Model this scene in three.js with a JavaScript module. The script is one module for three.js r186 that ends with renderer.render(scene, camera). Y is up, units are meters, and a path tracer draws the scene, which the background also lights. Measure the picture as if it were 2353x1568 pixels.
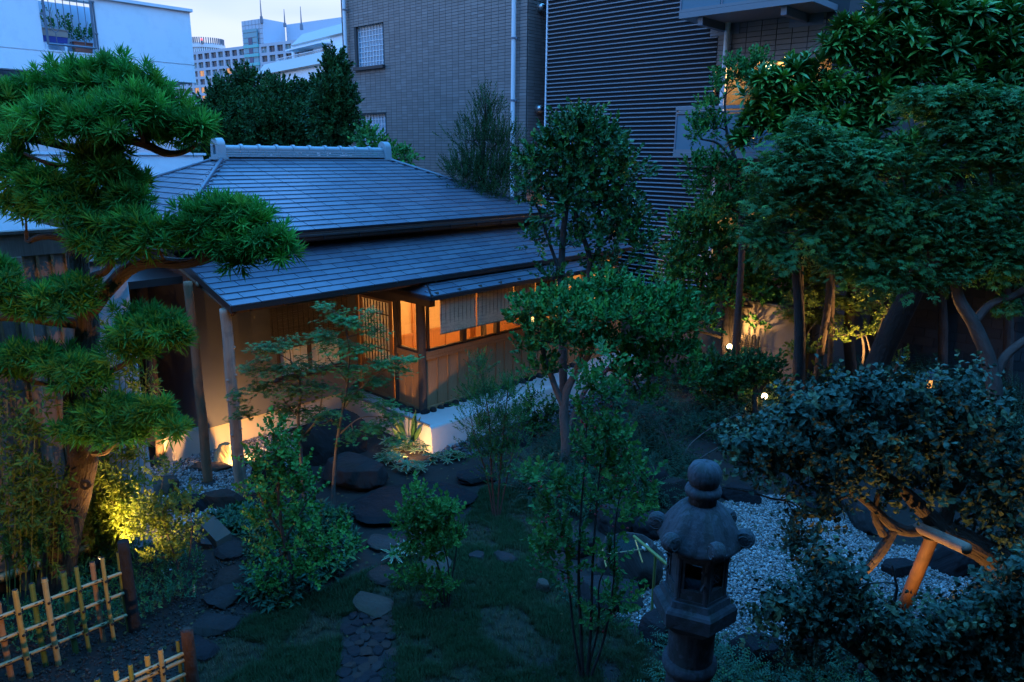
import * as THREE from 'three';
import { mergeGeometries, mergeVertices } from 'three/addons/utils/BufferGeometryUtils.js';

// ---------- camera, sky, light, exposure ----------
const scene = new THREE.Scene();
const EYE = new THREE.Vector3(0, 4.6, 0), PITCH = 14.4 * Math.PI / 180, ROLL = 0.6 * Math.PI / 180;
const F = 1673, CX = 1176.5, CY = 784;                         // measured on a 2353 x 1568 print of the photograph
const camera = new THREE.PerspectiveCamera(2 * Math.atan(CY / F) * 180 / Math.PI, 1.5, 0.1, 900);
camera.rotation.order = 'YXZ';
camera.position.copy(EYE); camera.rotation.set(-PITCH, 0, ROLL);
camera.updateMatrixWorld(true);
const renderer = new THREE.WebGLRenderer({ antialias: true });
renderer.toneMapping = THREE.LinearToneMapping;
renderer.toneMappingExposure = 1.0;
renderer.shadowMap.enabled = true;

// small deterministic noise
function rng(seed) { let s = seed >>> 0; return () => { s = (s + 0x6d2b79f5) | 0; let t = Math.imul(s ^ (s >>> 15), 1 | s); t = (t + Math.imul(t ^ (t >>> 7), 61 | t)) ^ t; return ((t ^ (t >>> 14)) >>> 0) / 4294967296; }; }
const R0 = rng(7), rnd = (a = 1, b) => b === undefined ? R0() * a : a + R0() * (b - a);
const hash = (x, y, z = 0) => { let h = Math.imul(x | 0, 374761393) ^ Math.imul(y | 0, 668265263) ^ Math.imul(z | 0, 2147483647 - 1013); h = Math.imul(h ^ (h >>> 13), 1274126177); h ^= h >>> 16; return (h >>> 0) / 4294967296; };
const sm = (t) => t * t * (3 - 2 * t), lerp = (a, b, t) => a + (b - a) * t, clamp = (x, a = 0, b = 1) => Math.min(b, Math.max(a, x));
function n2(x, y, p = 0, k = 0) { const ix = Math.floor(x), iy = Math.floor(y), fx = sm(x - ix), fy = sm(y - iy), w = (i) => p ? ((i % p) + p) % p : i; return lerp(lerp(hash(w(ix), w(iy), k), hash(w(ix + 1), w(iy), k), fx), lerp(hash(w(ix), w(iy + 1), k), hash(w(ix + 1), w(iy + 1), k), fx), fy); }
function n3(x, y, z) { const iz = Math.floor(z), f = sm(z - iz); return lerp(n2(x, y, 0, iz * 7 + 1), n2(x, y, 0, iz * 7 + 8), f); }
const fbm = (x, y, p, o = 4, k = 0) => { let s = 0, a = 0.5, t = 0; for (let i = 0; i < o; i++) { s += a * n2(x, y, p, k + i); t += a; x *= 2; y *= 2; p *= 2; a *= 0.5; } return s / t; };
const f3 = (x, y, z, o = 3) => { let s = 0, a = 0.5, t = 0; for (let i = 0; i < o; i++) { s += a * n3(x, y, z); t += a; x *= 2.1; y *= 2.1; z *= 2.1; a *= 0.5; } return s / t; };

{ // the sky after sunset: pale near the horizon, saturated blue above, thin cloud streaks
  const W = 1024, H = 512, d = new Float32Array(W * H * 4);
  for (let r = 0; r < H; r++) for (let c = 0; c < W; c++) {
    const up = ((r + 0.5) / H - 0.5) * Math.PI, el = Math.max(0, up), az = (c / W) * 24;
    const t = sm(clamp((el - 0.09) / 0.8));
    let col = [lerp(0.86, 0.14, t), lerp(0.96, 1.55, t), lerp(1.2, 4.7, t)];
    const streak = clamp((fbm(az * 0.9, el * 34 + n2(az * 0.5, 3, 12) * 2.4, 0, 4, 3) - 0.47) * 4.2) * clamp(1 - el / 0.6);
    col = [lerp(col[0], 0.5, streak * 0.7), lerp(col[1], 0.7, streak * 0.7), lerp(col[2], 1.0, streak * 0.7)];
    const i = (r * W + c) * 4; d[i] = col[0]; d[i + 1] = col[1]; d[i + 2] = col[2]; d[i + 3] = 1;
  }
  const sky = new THREE.DataTexture(d, W, H, THREE.RGBAFormat, THREE.FloatType);
  sky.mapping = THREE.EquirectangularReflectionMapping; sky.magFilter = THREE.LinearFilter; sky.needsUpdate = true;
  scene.background = sky; scene.environment = sky;
  const dusk = new THREE.DirectionalLight(0x9adcff, 1.1);      // what is left of the glow overhead, very soft
  dusk.name = 'dusk_glow'; dusk.position.set(3, 16, -7); dusk.target.position.set(0, 0, -10); dusk.shadow.radius = 130; dusk.castShadow = true;
  Object.assign(dusk.shadow.camera, { left: -25, right: 25, top: 25, bottom: -25, near: 0.5, far: 80 });
  scene.add(dusk, dusk.target);
}

// ---------- placing: pixels of the print to points on real planes ----------
const Rm = camera.matrixWorld.clone().setPosition(0, 0, 0);
const V3 = (x, y, z) => new THREE.Vector3(x, y, z);
const ray = (px, py) => V3((px - CX) / F, -(py - CY) / F, -1).applyMatrix4(Rm);
const AX = V3(0, 0, -1).applyMatrix4(Rm);
const onPlane = (px, py, p, n) => { const d = ray(px, py); return EYE.clone().addScaledVector(d, p.clone().sub(EYE).dot(n) / d.dot(n)); };
const atY = (px, py, h = 0) => onPlane(px, py, V3(0, h, 0), V3(0, 1, 0));
const atZ = (px, py, z) => onPlane(px, py, V3(0, 0, z), V3(0, 0, 1));
const depthOf = (p) => p.clone().sub(EYE).dot(AX);
const O = V3(-3.69, 0, -9.14), TH = 43 * Math.PI / 180;          // the tea house's front post and the bearing of its long side
const U = V3(Math.sin(TH), 0, -Math.cos(TH)), Vv = V3(-Math.cos(TH), 0, -Math.sin(TH));
const hw = (u, v, y = 0) => O.clone().addScaledVector(U, u).addScaledVector(Vv, v).setY(y);
const atU = (px, py, u) => { const p = onPlane(px, py, hw(u, 0), U); return [p.clone().sub(O).dot(Vv), p.y]; };
const atV = (px, py, v) => { const p = onPlane(px, py, hw(0, v), Vv); return [p.clone().sub(O).dot(U), p.y]; };
const HROT = Math.PI / 2 - TH, FROT = -TH;                       // house frame (x = u, z = -v); frame of walls that face the house's gable end

// ---------- building helpers ----------
const used = new Map();
function numbered(name) { const n = used.get(name) ?? 0; used.set(name, n + 1); return n ? name + '_' + String(n).padStart(3, '0') : name; }
function tag(o, label, category, group, kind) { if (label) o.userData.label = label; if (category) o.userData.category = category; if (group) o.userData.group = group; if (kind) o.userData.kind = kind; return o; }
function thing(name, label, category, pos = [0, 0, 0], turn = 0, group) {
  const o = new THREE.Group(); o.name = numbered(name); o.position.set(...(pos.isVector3 ? pos.toArray() : pos)); o.rotation.y = turn; scene.add(o);
  return tag(o, label, category, group);
}
function part(name, geo, m, parent, kind) {
  const g = Array.isArray(geo) ? merge(geo) : geo, o = new THREE.Mesh(g, m);
  o.name = name; o.castShadow = o.receiveShadow = true; if (kind) o.userData.kind = kind; (parent ?? scene).add(o); return o;
}
function struct(name, geo, m) { const o = part(numbered(name), geo, m); o.userData.kind = 'structure'; return o; }
function sub(name, parent) { const o = new THREE.Group(); o.name = name; parent.add(o); return o; }
function merge(list) { const l = list.map((g) => g.index ? g.toNonIndexed() : g); return mergeGeometries(l.map((g) => { for (const k of Object.keys(g.attributes)) if (!['position', 'normal', 'uv'].includes(k)) g.deleteAttribute(k); return g; })); }
const E0 = new THREE.Euler();
function place(g, x, y, z, rx = 0, ry = 0, rz = 0) { g.applyMatrix4(new THREE.Matrix4().makeRotationFromEuler(new THREE.Euler(rx, ry, rz))); g.translate(x, y, z); return g; }
// a box with uv in metres; (x, y, z) is its centre
function box(w, h, d, x = 0, y = 0, z = 0, rx = 0, ry = 0, rz = 0) {
  const g = new THREE.BoxGeometry(w, h, d), uv = g.attributes.uv, p = g.attributes.position, n = g.attributes.normal, o = hash(Math.round(x * 97), Math.round(y * 89), Math.round(z * 83)) * 3;
  for (let i = 0; i < uv.count; i++) { const a = Math.abs(n.getX(i)) > 0.5, b = Math.abs(n.getY(i)) > 0.5; uv.setXY(i, (a ? p.getZ(i) : p.getX(i)) + o, (b ? p.getZ(i) : p.getY(i)) + o); }
  return place(g, x, y, z, rx, ry, rz);
}
// box with a small chamfer on the long edges (extruded along y)
function cbox(w, h, d, x = 0, y = 0, z = 0, c = 0.006) {
  const s = new THREE.Shape(), a = w / 2, b = d / 2; s.moveTo(-a + c, -b); s.lineTo(a - c, -b); s.lineTo(a, -b + c); s.lineTo(a, b - c); s.lineTo(a - c, b); s.lineTo(-a + c, b); s.lineTo(-a, b - c); s.lineTo(-a, -b + c); s.closePath();
  const g = new THREE.ExtrudeGeometry(s, { depth: h, bevelEnabled: false }); g.rotateX(-Math.PI / 2); g.translate(x, y - h / 2, z); return g;
}
const cyl = (r0, r1, h, x = 0, y = 0, z = 0, n = 16, rx = 0, ry = 0, rz = 0) => place(new THREE.CylinderGeometry(r1, r0, h, n), x, y, z, rx, ry, rz);
// tapered tube through [Vector3, radius] pairs
function tube(pts, { radial = 8, step = 0.12, lump = 0, smooth = true, cap = true } = {}) {
  let P = pts.map((p) => p[0]), Rr = pts.map((p) => p[1]);
  if (smooth && P.length > 2) {
    const c = new THREE.CatmullRomCurve3(P, false, 'centripetal'), L = c.getLength(), n = Math.max(P.length * 2, Math.ceil(L / step)), q = [], r = [];
    for (let i = 0; i <= n; i++) { const t = i / n, k = t * (P.length - 1), j = Math.min(P.length - 2, Math.floor(k)); q.push(c.getPoint(t)); r.push(lerp(Rr[j], Rr[j + 1], k - j)); }
    P = q; Rr = r;
  }
  const n = P.length, pos = [], uv = [], idx = []; let T = V3(), N = V3(), B = V3(), len = 0;
  for (let i = 0; i < n; i++) {
    T.copy(P[Math.min(n - 1, i + 1)]).sub(P[Math.max(0, i - 1)]).normalize();
    if (i === 0) N.set(Math.abs(T.y) > 0.9 ? 1 : 0, Math.abs(T.y) > 0.9 ? 0 : 1, 0);
    N.addScaledVector(T, -N.dot(T)).normalize(); B.crossVectors(T, N);
    if (i) len += P[i].distanceTo(P[i - 1]);
    for (let k = 0; k <= radial; k++) {
      const a = (k % radial) / radial * Math.PI * 2; let r = Rr[i];
      if (lump) r *= 1 + lump * (f3(P[i].x * 4 + Math.cos(a) * 1.4, P[i].y * 3.2, P[i].z * 4 + Math.sin(a) * 1.4) - 0.5) * 2;
      pos.push(P[i].x + (N.x * Math.cos(a) + B.x * Math.sin(a)) * r, P[i].y + (N.y * Math.cos(a) + B.y * Math.sin(a)) * r, P[i].z + (N.z * Math.cos(a) + B.z * Math.sin(a)) * r);
      uv.push(k / radial * Math.max(0.03, Rr[0] * 6.28), len);
    }
  }
  const w = radial + 1;
  for (let i = 0; i < n - 1; i++) for (let k = 0; k < radial; k++) { const a = i * w + k, b = a + w; idx.push(a, a + 1, b, b, a + 1, b + 1); }
  if (cap) for (const [e, fl] of [[0, 0], [n - 1, 1]]) { const c0 = pos.length / 3; pos.push(P[e].x, P[e].y, P[e].z); uv.push(0, 0); for (let k = 0; k < radial; k++) { const a = e * w + k; fl ? idx.push(a, a + 1, c0) : idx.push(a + 1, a, c0); } }
  const g = new THREE.BufferGeometry(); g.setAttribute('position', new THREE.Float32BufferAttribute(pos, 3)); g.setAttribute('uv', new THREE.Float32BufferAttribute(uv, 2)); g.setIndex(idx); g.computeVertexNormals();
  return g.toNonIndexed();
}
const bar = (a, b, r, n = 8) => tube([[a, r], [b, r]], { radial: n, smooth: false });
// shape with rectangular holes, extruded; used for facades. Holes: [x0, y0, x1, y1]
function facade(x0, y0, x1, y1, depth, holes = []) {
  const s = new THREE.Shape(); s.moveTo(x0, y0); s.lineTo(x1, y0); s.lineTo(x1, y1); s.lineTo(x0, y1); s.closePath();
  for (const [a, b, c, d] of holes) { const h = new THREE.Path(); h.moveTo(a, b); h.lineTo(a, d); h.lineTo(c, d); h.lineTo(c, b); h.closePath(); s.holes.push(h); }
  const g = new THREE.ExtrudeGeometry(s, { depth, bevelEnabled: false }); g.translate(0, 0, -depth); return g;
}
function copies(name, geo, m, mats, cols, parent, kind = 'stuff') {
  const o = new THREE.InstancedMesh(geo, m, mats.length); mats.forEach((x, i) => o.setMatrixAt(i, x)); if (cols) cols.forEach((c, i) => o.setColorAt(i, c));
  o.name = name; o.castShadow = o.receiveShadow = true; o.userData.kind = kind; (parent ?? scene).add(o); return o;
}
const lin = (r, g, b) => new THREE.Color().setRGB(r, g, b);
const M4 = (p, q, s) => new THREE.Matrix4().compose(p, q, typeof s === 'number' ? V3(s, s, s) : s);

// ---------- textures and materials ----------
const srgb = (x) => Math.round(255 * (x <= 0.0031308 ? 12.92 * x : 1.055 * Math.pow(x, 1 / 2.4) - 0.055));
function texture(n, rep, fn, color = true) {
  const d = new Uint8Array(n * n * 4);
  for (let y = 0; y < n; y++) for (let x = 0; x < n; x++) { const c = fn(x / n, y / n), i = (y * n + x) * 4; for (let k = 0; k < 3; k++) { const v = clamp(Array.isArray(c) ? c[k] : c); d[i + k] = color ? srgb(v) : Math.round(v * 255); } d[i + 3] = 255; }
  const t = new THREE.DataTexture(d, n, n); t.wrapS = t.wrapT = THREE.RepeatWrapping; t.magFilter = THREE.LinearFilter; t.minFilter = THREE.LinearMipmapLinearFilter; t.generateMipmaps = true; if (color) t.colorSpace = THREE.SRGBColorSpace;
  t.repeat.set(1 / rep, 1 / rep); t.needsUpdate = true; return t;
}
const mix3 = (a, b, t) => [lerp(a[0], b[0], t), lerp(a[1], b[1], t), lerp(a[2], b[2], t)];
const grey = (a, b, s, o = 4, k = 0) => (u, v) => lerp(a, b, fbm(u * s, v * s, s, o, k));
const T = {
  mottle: texture(256, 1.3, (u, v) => { const f = 0.78 + 0.34 * fbm(u * 6, v * 6, 6, 5); return [f, f, f]; }),
  bumpFine: texture(256, 0.25, grey(0, 1, 24, 3), false),
  bumpRock: texture(512, 0.9, (u, v) => clamp(0.7 * fbm(u * 8, v * 8, 8, 6, 2) + 0.3 * Math.abs(fbm(u * 12, v * 12, 12, 4, 9) * 2 - 1)), false),
  rock: texture(512, 1.1, (u, v) => { const f = fbm(u * 7, v * 7, 7, 6, 4), g = n2(u * 90, v * 90, 90, 2), m = clamp((fbm(u * 5, v * 5, 5, 4, 21) - 0.55) * 5); return mix3(mix3([0.55, 0.55, 0.58], [1.15, 1.1, 1.05], f * 0.8 + g * 0.2), [0.62, 0.72, 0.5], m * 0.5); }),
  bark: texture(512, 0.55, (u, v) => { const f = fbm(u * 10 + 1.4 * fbm(u * 4, v * 4, 4, 3, 5), v * 3, 0, 5, 1), g = n2(u * 60, v * 24, 0, 2); const e = Math.min(1, Math.min(u, 1 - u, v, 1 - v) * 12), h = fbm(u * 10, v * 4, 10, 4, 6); const q = lerp(h, f * 0.8 + g * 0.2, e); return mix3([0.45, 0.42, 0.42], [1.25, 1.15, 1.05], q); }),
  barkB: texture(512, 0.55, (u, v) => { const f = Math.abs(fbm(u * 12, v * 4, 12, 5, 13) * 2 - 1); return clamp(f * 1.6); }, false),
  wood: texture(512, 0.5, (u, v) => { const w = u * 16 + 2.6 * fbm(u * 3, v * 1, 3, 3, 8), r = w - Math.floor(w), f = n2(u * 130, v * 5, 130, 3), l = Math.pow(Math.sin(r * Math.PI), 0.6); return mix3([0.55, 0.47, 0.42], [1.12, 1.06, 1], l * 0.65 + f * 0.35); }),
  weather: texture(512, 0.8, (u, v) => { const f = n2(u * 120, v * 6, 120, 3) * 0.5 + fbm(u * 20, v * 4, 20, 4, 4) * 0.5, s = clamp((fbm(u * 7, v * 7, 7, 5, 31) - 0.52) * 5); return mix3(mix3([0.62, 0.6, 0.6], [1.15, 1.12, 1.1], f), [0.5, 0.5, 0.55], s * 0.55); }),
  plaster: texture(256, 0.9, (u, v) => { const f = 0.86 + 0.24 * fbm(u * 5, v * 5, 5, 5, 3) + 0.04 * n2(u * 100, v * 100, 100, 7); return [f, f, f]; }),
  soil: texture(512, 1.6, (u, v) => { const f = fbm(u * 9, v * 9, 9, 6, 14), g = n2(u * 120, v * 120, 120, 5); return mix3([0.4, 0.4, 0.42], [1.3, 1.2, 1.1], f * 0.6 + g * 0.4); }),
  streak: texture(512, 0.8, (u, v) => { const f = fbm(u * 26, v * 3, 26, 5, 4), g = n2(u * 120, v * 120, 120, 2), m = clamp((fbm(u * 7, v * 5, 0, 5, 21) - 0.5) * 6), l = clamp((fbm(u * 16, v * 16, 16, 4, 41) - 0.6) * 9); return mix3(mix3(mix3([0.35, 0.36, 0.4], [1.35, 1.3, 1.25], f * 0.75 + g * 0.25), [0.42, 0.5, 0.34], m * 0.55), [1.9, 1.95, 1.9], l * 0.45); }),
  bamboo: texture(256, 0.4, (u, v) => { const f = fbm(u * 3, v * 6, 0, 4, 3), g = n2(u * 90, v * 4, 90, 1); const e = clamp((fbm(u * 5, v * 9, 0, 4, 17) - 0.55) * 6); return mix3(mix3([0.8, 0.8, 0.75], [1.12, 1.12, 1.05], f * 0.5 + g * 0.5), [0.75, 0.62, 0.45], e * 0.6); }),
};
function mat(color, o = {}) { const { phys, ...r } = o; return new (phys ? THREE.MeshPhysicalMaterial : THREE.MeshStandardMaterial)({ color: Array.isArray(color) ? lin(...color) : color, roughness: 0.85, side: THREE.DoubleSide, ...r }); }
const MT = {
  white: mat([0.74, 0.75, 0.77], { map: T.plaster, bumpMap: T.bumpFine, bumpScale: 0.0015, roughness: 0.8 }),
  whiteTrim: mat([0.62, 0.66, 0.7], { roughness: 0.5 }),
  steel: mat([0.12, 0.15, 0.19], { roughness: 0.45, metalness: 0.2 }),
  pipe: mat([0.6, 0.63, 0.66], { roughness: 0.4 }),
  dark: mat([0.02, 0.02, 0.022], { roughness: 0.55 }),
  glassDark: mat([0.03, 0.05, 0.07], { roughness: 0.12, phys: true, specularIntensity: 1 }),
  mortar: mat([0.055, 0.05, 0.05], { roughness: 0.95 }),
  slat: mat([0.3, 0.31, 0.33], { roughness: 0.45 }),
  slatBack: mat([0.01, 0.011, 0.014], { roughness: 0.9 }),
  roofTile: [0, 1, 2, 3].map((i) => mat([0.075 + i * 0.008, 0.082 + i * 0.007, 0.105 + i * 0.006], { map: T.mottle, roughness: 0.3 + i * 0.02, bumpMap: T.bumpFine, bumpScale: 0.0006 })),
  ridge: mat([0.24, 0.28, 0.3], { map: T.mottle, roughness: 0.42 }),
  gutter: mat([0.045, 0.03, 0.028], { roughness: 0.3, metalness: 0.3 }),
  wood: [0, 1, 2].map((i) => mat([0.33 + i * 0.03, 0.18 + i * 0.02, 0.085 + i * 0.012], { map: T.wood, roughness: 0.75 })),
  woodDark: mat([0.075, 0.05, 0.036], { map: T.wood, roughness: 0.75 }),
  log: mat([0.075, 0.052, 0.04], { map: T.bark, bumpMap: T.barkB, bumpScale: 0.006, roughness: 0.9 }),
  logPale: mat([0.34, 0.24, 0.17], { map: T.weather, roughness: 0.72 }),
  logBrown: mat([0.2, 0.1, 0.048], { map: T.weather, roughness: 0.72 }),
  greyPlaster: mat([0.125, 0.12, 0.125], { map: T.plaster, bumpMap: T.bumpFine, bumpScale: 0.001, roughness: 0.95 }),
  beige: mat([0.5, 0.42, 0.33], { map: T.plaster, bumpMap: T.bumpFine, bumpScale: 0.0015, roughness: 0.92 }),
  plinth: mat([0.44, 0.42, 0.39], { map: T.plaster, bumpMap: T.bumpFine, bumpScale: 0.0015, roughness: 0.9 }),
  paper: mat([0.72, 0.7, 0.68], { roughness: 0.95 }),
  paperThin: mat([0.78, 0.74, 0.68], { phys: true, roughness: 0.95, transmission: 0.35 }),
  reed: mat([0.56, 0.44, 0.27], { map: T.weather, phys: true, roughness: 0.92, transmission: 0.22 }),
  reedDark: mat([0.13, 0.10, 0.06], { map: T.weather, roughness: 0.8 }),
  cord: mat([0.02, 0.018, 0.016], { roughness: 0.9 }),
  pane: mat([1, 1, 1], { phys: true, transmission: 1, roughness: 0.02, thickness: 0 }),
  rock: [[0.02, 0.018, 0.02], [0.032, 0.028, 0.028], [0.05, 0.045, 0.043], [0.042, 0.028, 0.024], [0.07, 0.055, 0.043]].map((c) => mat(c, { map: T.rock, bumpMap: T.bumpRock, bumpScale: 0.025, roughness: 0.95, phys: true, specularIntensity: 0.4 })),
  goldRock: mat([0.5, 0.37, 0.2], { map: T.rock, bumpMap: T.bumpRock, bumpScale: 0.03, roughness: 0.9 }),
  granite: mat([0.06, 0.064, 0.072], { map: T.streak, bumpMap: T.bumpRock, bumpScale: 0.016, roughness: 0.92 }),
  soil: mat([0.02, 0.0155, 0.0125], { map: T.soil, bumpMap: T.bumpRock, bumpScale: 0.02, roughness: 1 }),
  turf: mat([0.016, 0.02, 0.008], { map: T.soil, roughness: 1 }),
  gravelBed: mat([0.06, 0.055, 0.05], { map: T.soil, roughness: 1 }),
  pebble: mat([1, 1, 1], { roughness: 0.85 }),
  bark: mat([0.11, 0.085, 0.07], { map: T.bark, bumpMap: T.barkB, bumpScale: 0.012, roughness: 0.95 }),
  barkPine: mat([0.12, 0.085, 0.065], { map: T.bark, bumpMap: T.barkB, bumpScale: 0.016, roughness: 0.95 }),
  barkPale: mat([0.13, 0.115, 0.105], { map: T.bark, bumpMap: T.barkB, bumpScale: 0.006, roughness: 0.9 }),
  barkDark: mat([0.05, 0.043, 0.04], { map: T.bark, bumpMap: T.barkB, bumpScale: 0.01, roughness: 0.95 }),
  leaf: mat([1, 1, 1], { roughness: 0.6, phys: true, specularIntensity: 0.35 }),
  leafGloss: mat([1, 1, 1], { roughness: 0.4, phys: true, specularIntensity: 0.6 }),
  leafYew: mat([1, 1, 1], { phys: true, roughness: 0.9, transmission: 0.25, thickness: 0, specularIntensity: 0.4 }),
  leafThin: mat([1, 1, 1], { phys: true, roughness: 0.9, transmission: 0.35, thickness: 0, specularIntensity: 0.4 }),
  bambooPole: [[0.36, 0.28, 0.1], [0.1, 0.16, 0.05], [0.32, 0.19, 0.11], [0.36, 0.3, 0.15], [0.16, 0.19, 0.055]].map((c) => mat(c, { map: T.bamboo, roughness: 0.38 })),
  charred: mat([0.022, 0.018, 0.016], { map: T.bark, bumpMap: T.barkB, bumpScale: 0.008, roughness: 0.9 }),
  charredBrown: mat([0.075, 0.042, 0.026], { map: T.bark, bumpMap: T.barkB, bumpScale: 0.008, roughness: 0.85 }),
};
const glowMat = (r, g, b, k) => new THREE.MeshStandardMaterial({ color: 0x111111, emissive: lin(r, g, b), emissiveIntensity: k, roughness: 0.6 });
const WARM = lin(1, 0.51, 0.15);
// ---------- the buildings behind the garden ----------
const UB = 9.9;                                                   // plane of the facades that close the garden on the far side
const fs_ = (px, py, n = 0) => { const [v, h] = atU(px, py, UB - n); return [-v, h]; };
const FW = (s, h, n) => hw(UB, 0).addScaledVector(Vv, -s).addScaledVector(U, -n).setY(h);
{ // brown tiled block
  const sL = fs_(787, 100)[0], sR = fs_(1211, 150)[0], H = 11, tw = 0.245, th = 0.076;
  const b = thing('tiled_building', 'brown tile-clad building with two glass block windows and a white downpipe at each end', 'building', hw(UB, 0), FROT);
  const w1a = fs_(817, 62), w1b = fs_(882, 149), w2a = fs_(825, 264);
  const wins = [[w1a[0], w1b[1], w1b[0], w1a[1]], [w1a[0], w2a[1] - (w1a[1] - w1b[1]), w1b[0], w2a[1]]];
  part('wall', [facade(sL, 0, sR, H, 0.25, wins), box(0.25, H, 5, sR - 0.125, H / 2, -2.755), box(0.25, H, 5, sL + 0.125, H / 2, -2.755)], MT.mortar, b);
  const tm = [[0.18, 0.155, 0.145], [0.2, 0.172, 0.16], [0.165, 0.142, 0.133], [0.215, 0.19, 0.18]].map((c) => mat(c, { roughness: 0.5, bumpMap: T.bumpFine, bumpScale: 0.0006 }));
  const tg = box(tw - 0.012, th - 0.011, 0.014), groups = [[], [], [], []], nC = Math.floor((sR - sL) / tw), bond = b; let single = 0;
  const cells = [];
  for (let c = 0; c < nC; c++) for (let r = 40; r < 143; r++) {
    const s = sR - (c + 0.5) * tw, h = r * th + 0.04;
    if (wins.some(([x0, y0, x1, y1]) => s > x0 - tw * 0.45 && s < x1 + tw * 0.45 && h > y0 - th * 0.7 && h < y1 + th * 0.4)) continue;
    cells.push([s, h, c, r]);
  }
  for (const [s, h, c, r] of cells) {
    const k = hash(c, r, 5) < 0.04 ? 3 : Math.floor(hash(c, r, 2) * 2.99);
    if (c < 6 && r >= 66 && r < 116 && single < 300) { const t = part('tile', tg, tm[k], bond); t.position.set(s, h, 0.007); single++; } else groups[k].push(new THREE.Matrix4().makeTranslation(s, h, 0.007));
  }
  for (let c = 0; c < 20; c++) for (let r = 40; r < 143; r++) groups[Math.floor(hash(c, r, 8) * 2.99)].push(new THREE.Matrix4().makeRotationY(Math.PI / 2).setPosition(sR + 0.007, r * th + 0.04, -0.02 - (c + 0.5) * tw));
  const cols = [], all = []; groups.forEach((g, k) => g.forEach((m) => { all.push(m); cols.push(lin(...[[0.18, 0.155, 0.145], [0.2, 0.172, 0.16], [0.165, 0.142, 0.133], [0.215, 0.19, 0.18]][k])); }));
  copies('tiles', tg, mat([1, 1, 1], { roughness: 0.5, bumpMap: T.bumpFine, bumpScale: 0.0006 }), all, cols, b);
  const blockM = mat([0.17, 0.27, 0.34], { roughness: 0.14 });
  wins.forEach(([x0, y0, x1, y1]) => {
    const w = part('window', [box(x1 - x0, y1 - y0, 0.04, (x0 + x1) / 2, (y0 + y1) / 2, -0.16), box(x1 - x0 + 0.16, 0.09, 0.16, (x0 + x1) / 2, y0 - 0.045, 0.03)], MT.dark, b);
    const nx = 9, ny = 8, bw = (x1 - x0) / nx, bh = (y1 - y0) / ny, g = box(bw * 0.86, bh * 0.86, 0.06); const g2 = merge([g, box(bw * 0.6, bh * 0.6, 0.012, 0, 0, 0.03)]);
    for (let i = 0; i < nx; i++) for (let j = 0; j < ny; j++) part('glass_block', g2, blockM, w).position.set(x0 + (i + 0.5) * bw, y0 + (j + 0.5) * bh, -0.125);
    const bars = []; for (let i = 0; i <= nx; i++) bars.push(box(0.02, y1 - y0, 0.05, x0 + i * bw, (y0 + y1) / 2, -0.1)); for (let j = 0; j <= ny; j++) bars.push(box(x1 - x0, 0.02, 0.046, (x0 + x1) / 2, y0 + j * bh, -0.1)); part('mortar_grid', bars, MT.pipe, w);
  });
  for (const [y0, y1, x] of [[33, 131, 0], [282, 420, 0]]) { // window boxes on the return
    const a = fs_(1226, y0), c = fs_(1226, y1), f = part('projecting_window', [box(0.5, 0.07, 1.3, sR + 0.26, a[1], -1.5), box(0.5, 0.07, 1.3, sR + 0.26, c[1], -1.5), box(0.06, a[1] - c[1], 0.07, sR + 0.48, (a[1] + c[1]) / 2, -0.87), box(0.06, a[1] - c[1], 0.07, sR + 0.48, (a[1] + c[1]) / 2, -2.13)], MT.steel, b);
    part('pane', box(0.02, a[1] - c[1] - 0.08, 1.2, sR + 0.49, (a[1] + c[1]) / 2, -1.5), mat([0.2, 0.19, 0.19], { roughness: 0.35 }), f);
    part('side_pane', box(0.42, a[1] - c[1] - 0.08, 0.02, sR + 0.25, (a[1] + c[1]) / 2, -0.87), mat([0.2, 0.19, 0.19], { roughness: 0.35 }), f);
  }
  for (const [py, lab] of [[6, 'round steel vent hood high on the return of the brown tiled building'], [247, 'round steel vent hood on the warm lit return of the brown tiled building']]) {
    const a = fs_(1245, py), v = thing('vent_hood', lab, 'vent hood', FW(sR + 0.02, a[1], -0.42), FROT, 'vent hoods on the tiled building');
    part('collar', cyl(0.12, 0.12, 0.05, 0.03, 0, 0, 20, 0, 0, Math.PI / 2), mat([0.5, 0.5, 0.5], { metalness: 0.9, roughness: 0.3 }), v);
    part('cap', place(new THREE.SphereGeometry(0.1, 18, 10, 0, Math.PI * 2, 0, Math.PI / 2), 0.05, 0, 0, 0, 0, -Math.PI / 2), mat([0.45, 0.45, 0.45], { metalness: 0.9, roughness: 0.3 }), v);
    part('opening', cyl(0.05, 0.05, 0.03, 0.14, 0, 0, 16, 0, 0, Math.PI / 2), MT.dark, v);
  }
  const pipe = (px, py, lab, n, h0 = 2.4) => {
    const s = fs_(px, py, n)[0], p = thing('downpipe', lab, 'downpipe', FW(s, 0, n), FROT, 'white downpipes on the facades');
    part('pipe', cyl(0.055, 0.055, 8.2, 0, h0 + 4.1, 0, 14), MT.pipe, p);
    for (let h = h0 + 0.6; h < 10; h += 1.45) { part('clamp', [cyl(0.064, 0.064, 0.05, 0, h, 0, 14), box(0.025, 0.025, n, 0.03, h, -n / 2), cyl(0.03, 0.03, 0.02, 0.09, h, 0, 8, Math.PI / 2)], MT.steel, p); }
    return p;
  };
  pipe(796, 150, 'white downpipe at the left edge of the brown tiled building', 0.12);
  pipe(1179, 200, 'white downpipe near the right corner of the brown tiled building', 0.12);
  // slatted block
  const s2 = fs_(1257, 200)[0], s3 = fs_(1650, 100)[0];
  const c = thing('slatted_building', 'dark building clad in narrow horizontal metal ribs beside the brown tiled one', 'building', hw(UB, 0), FROT);
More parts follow.
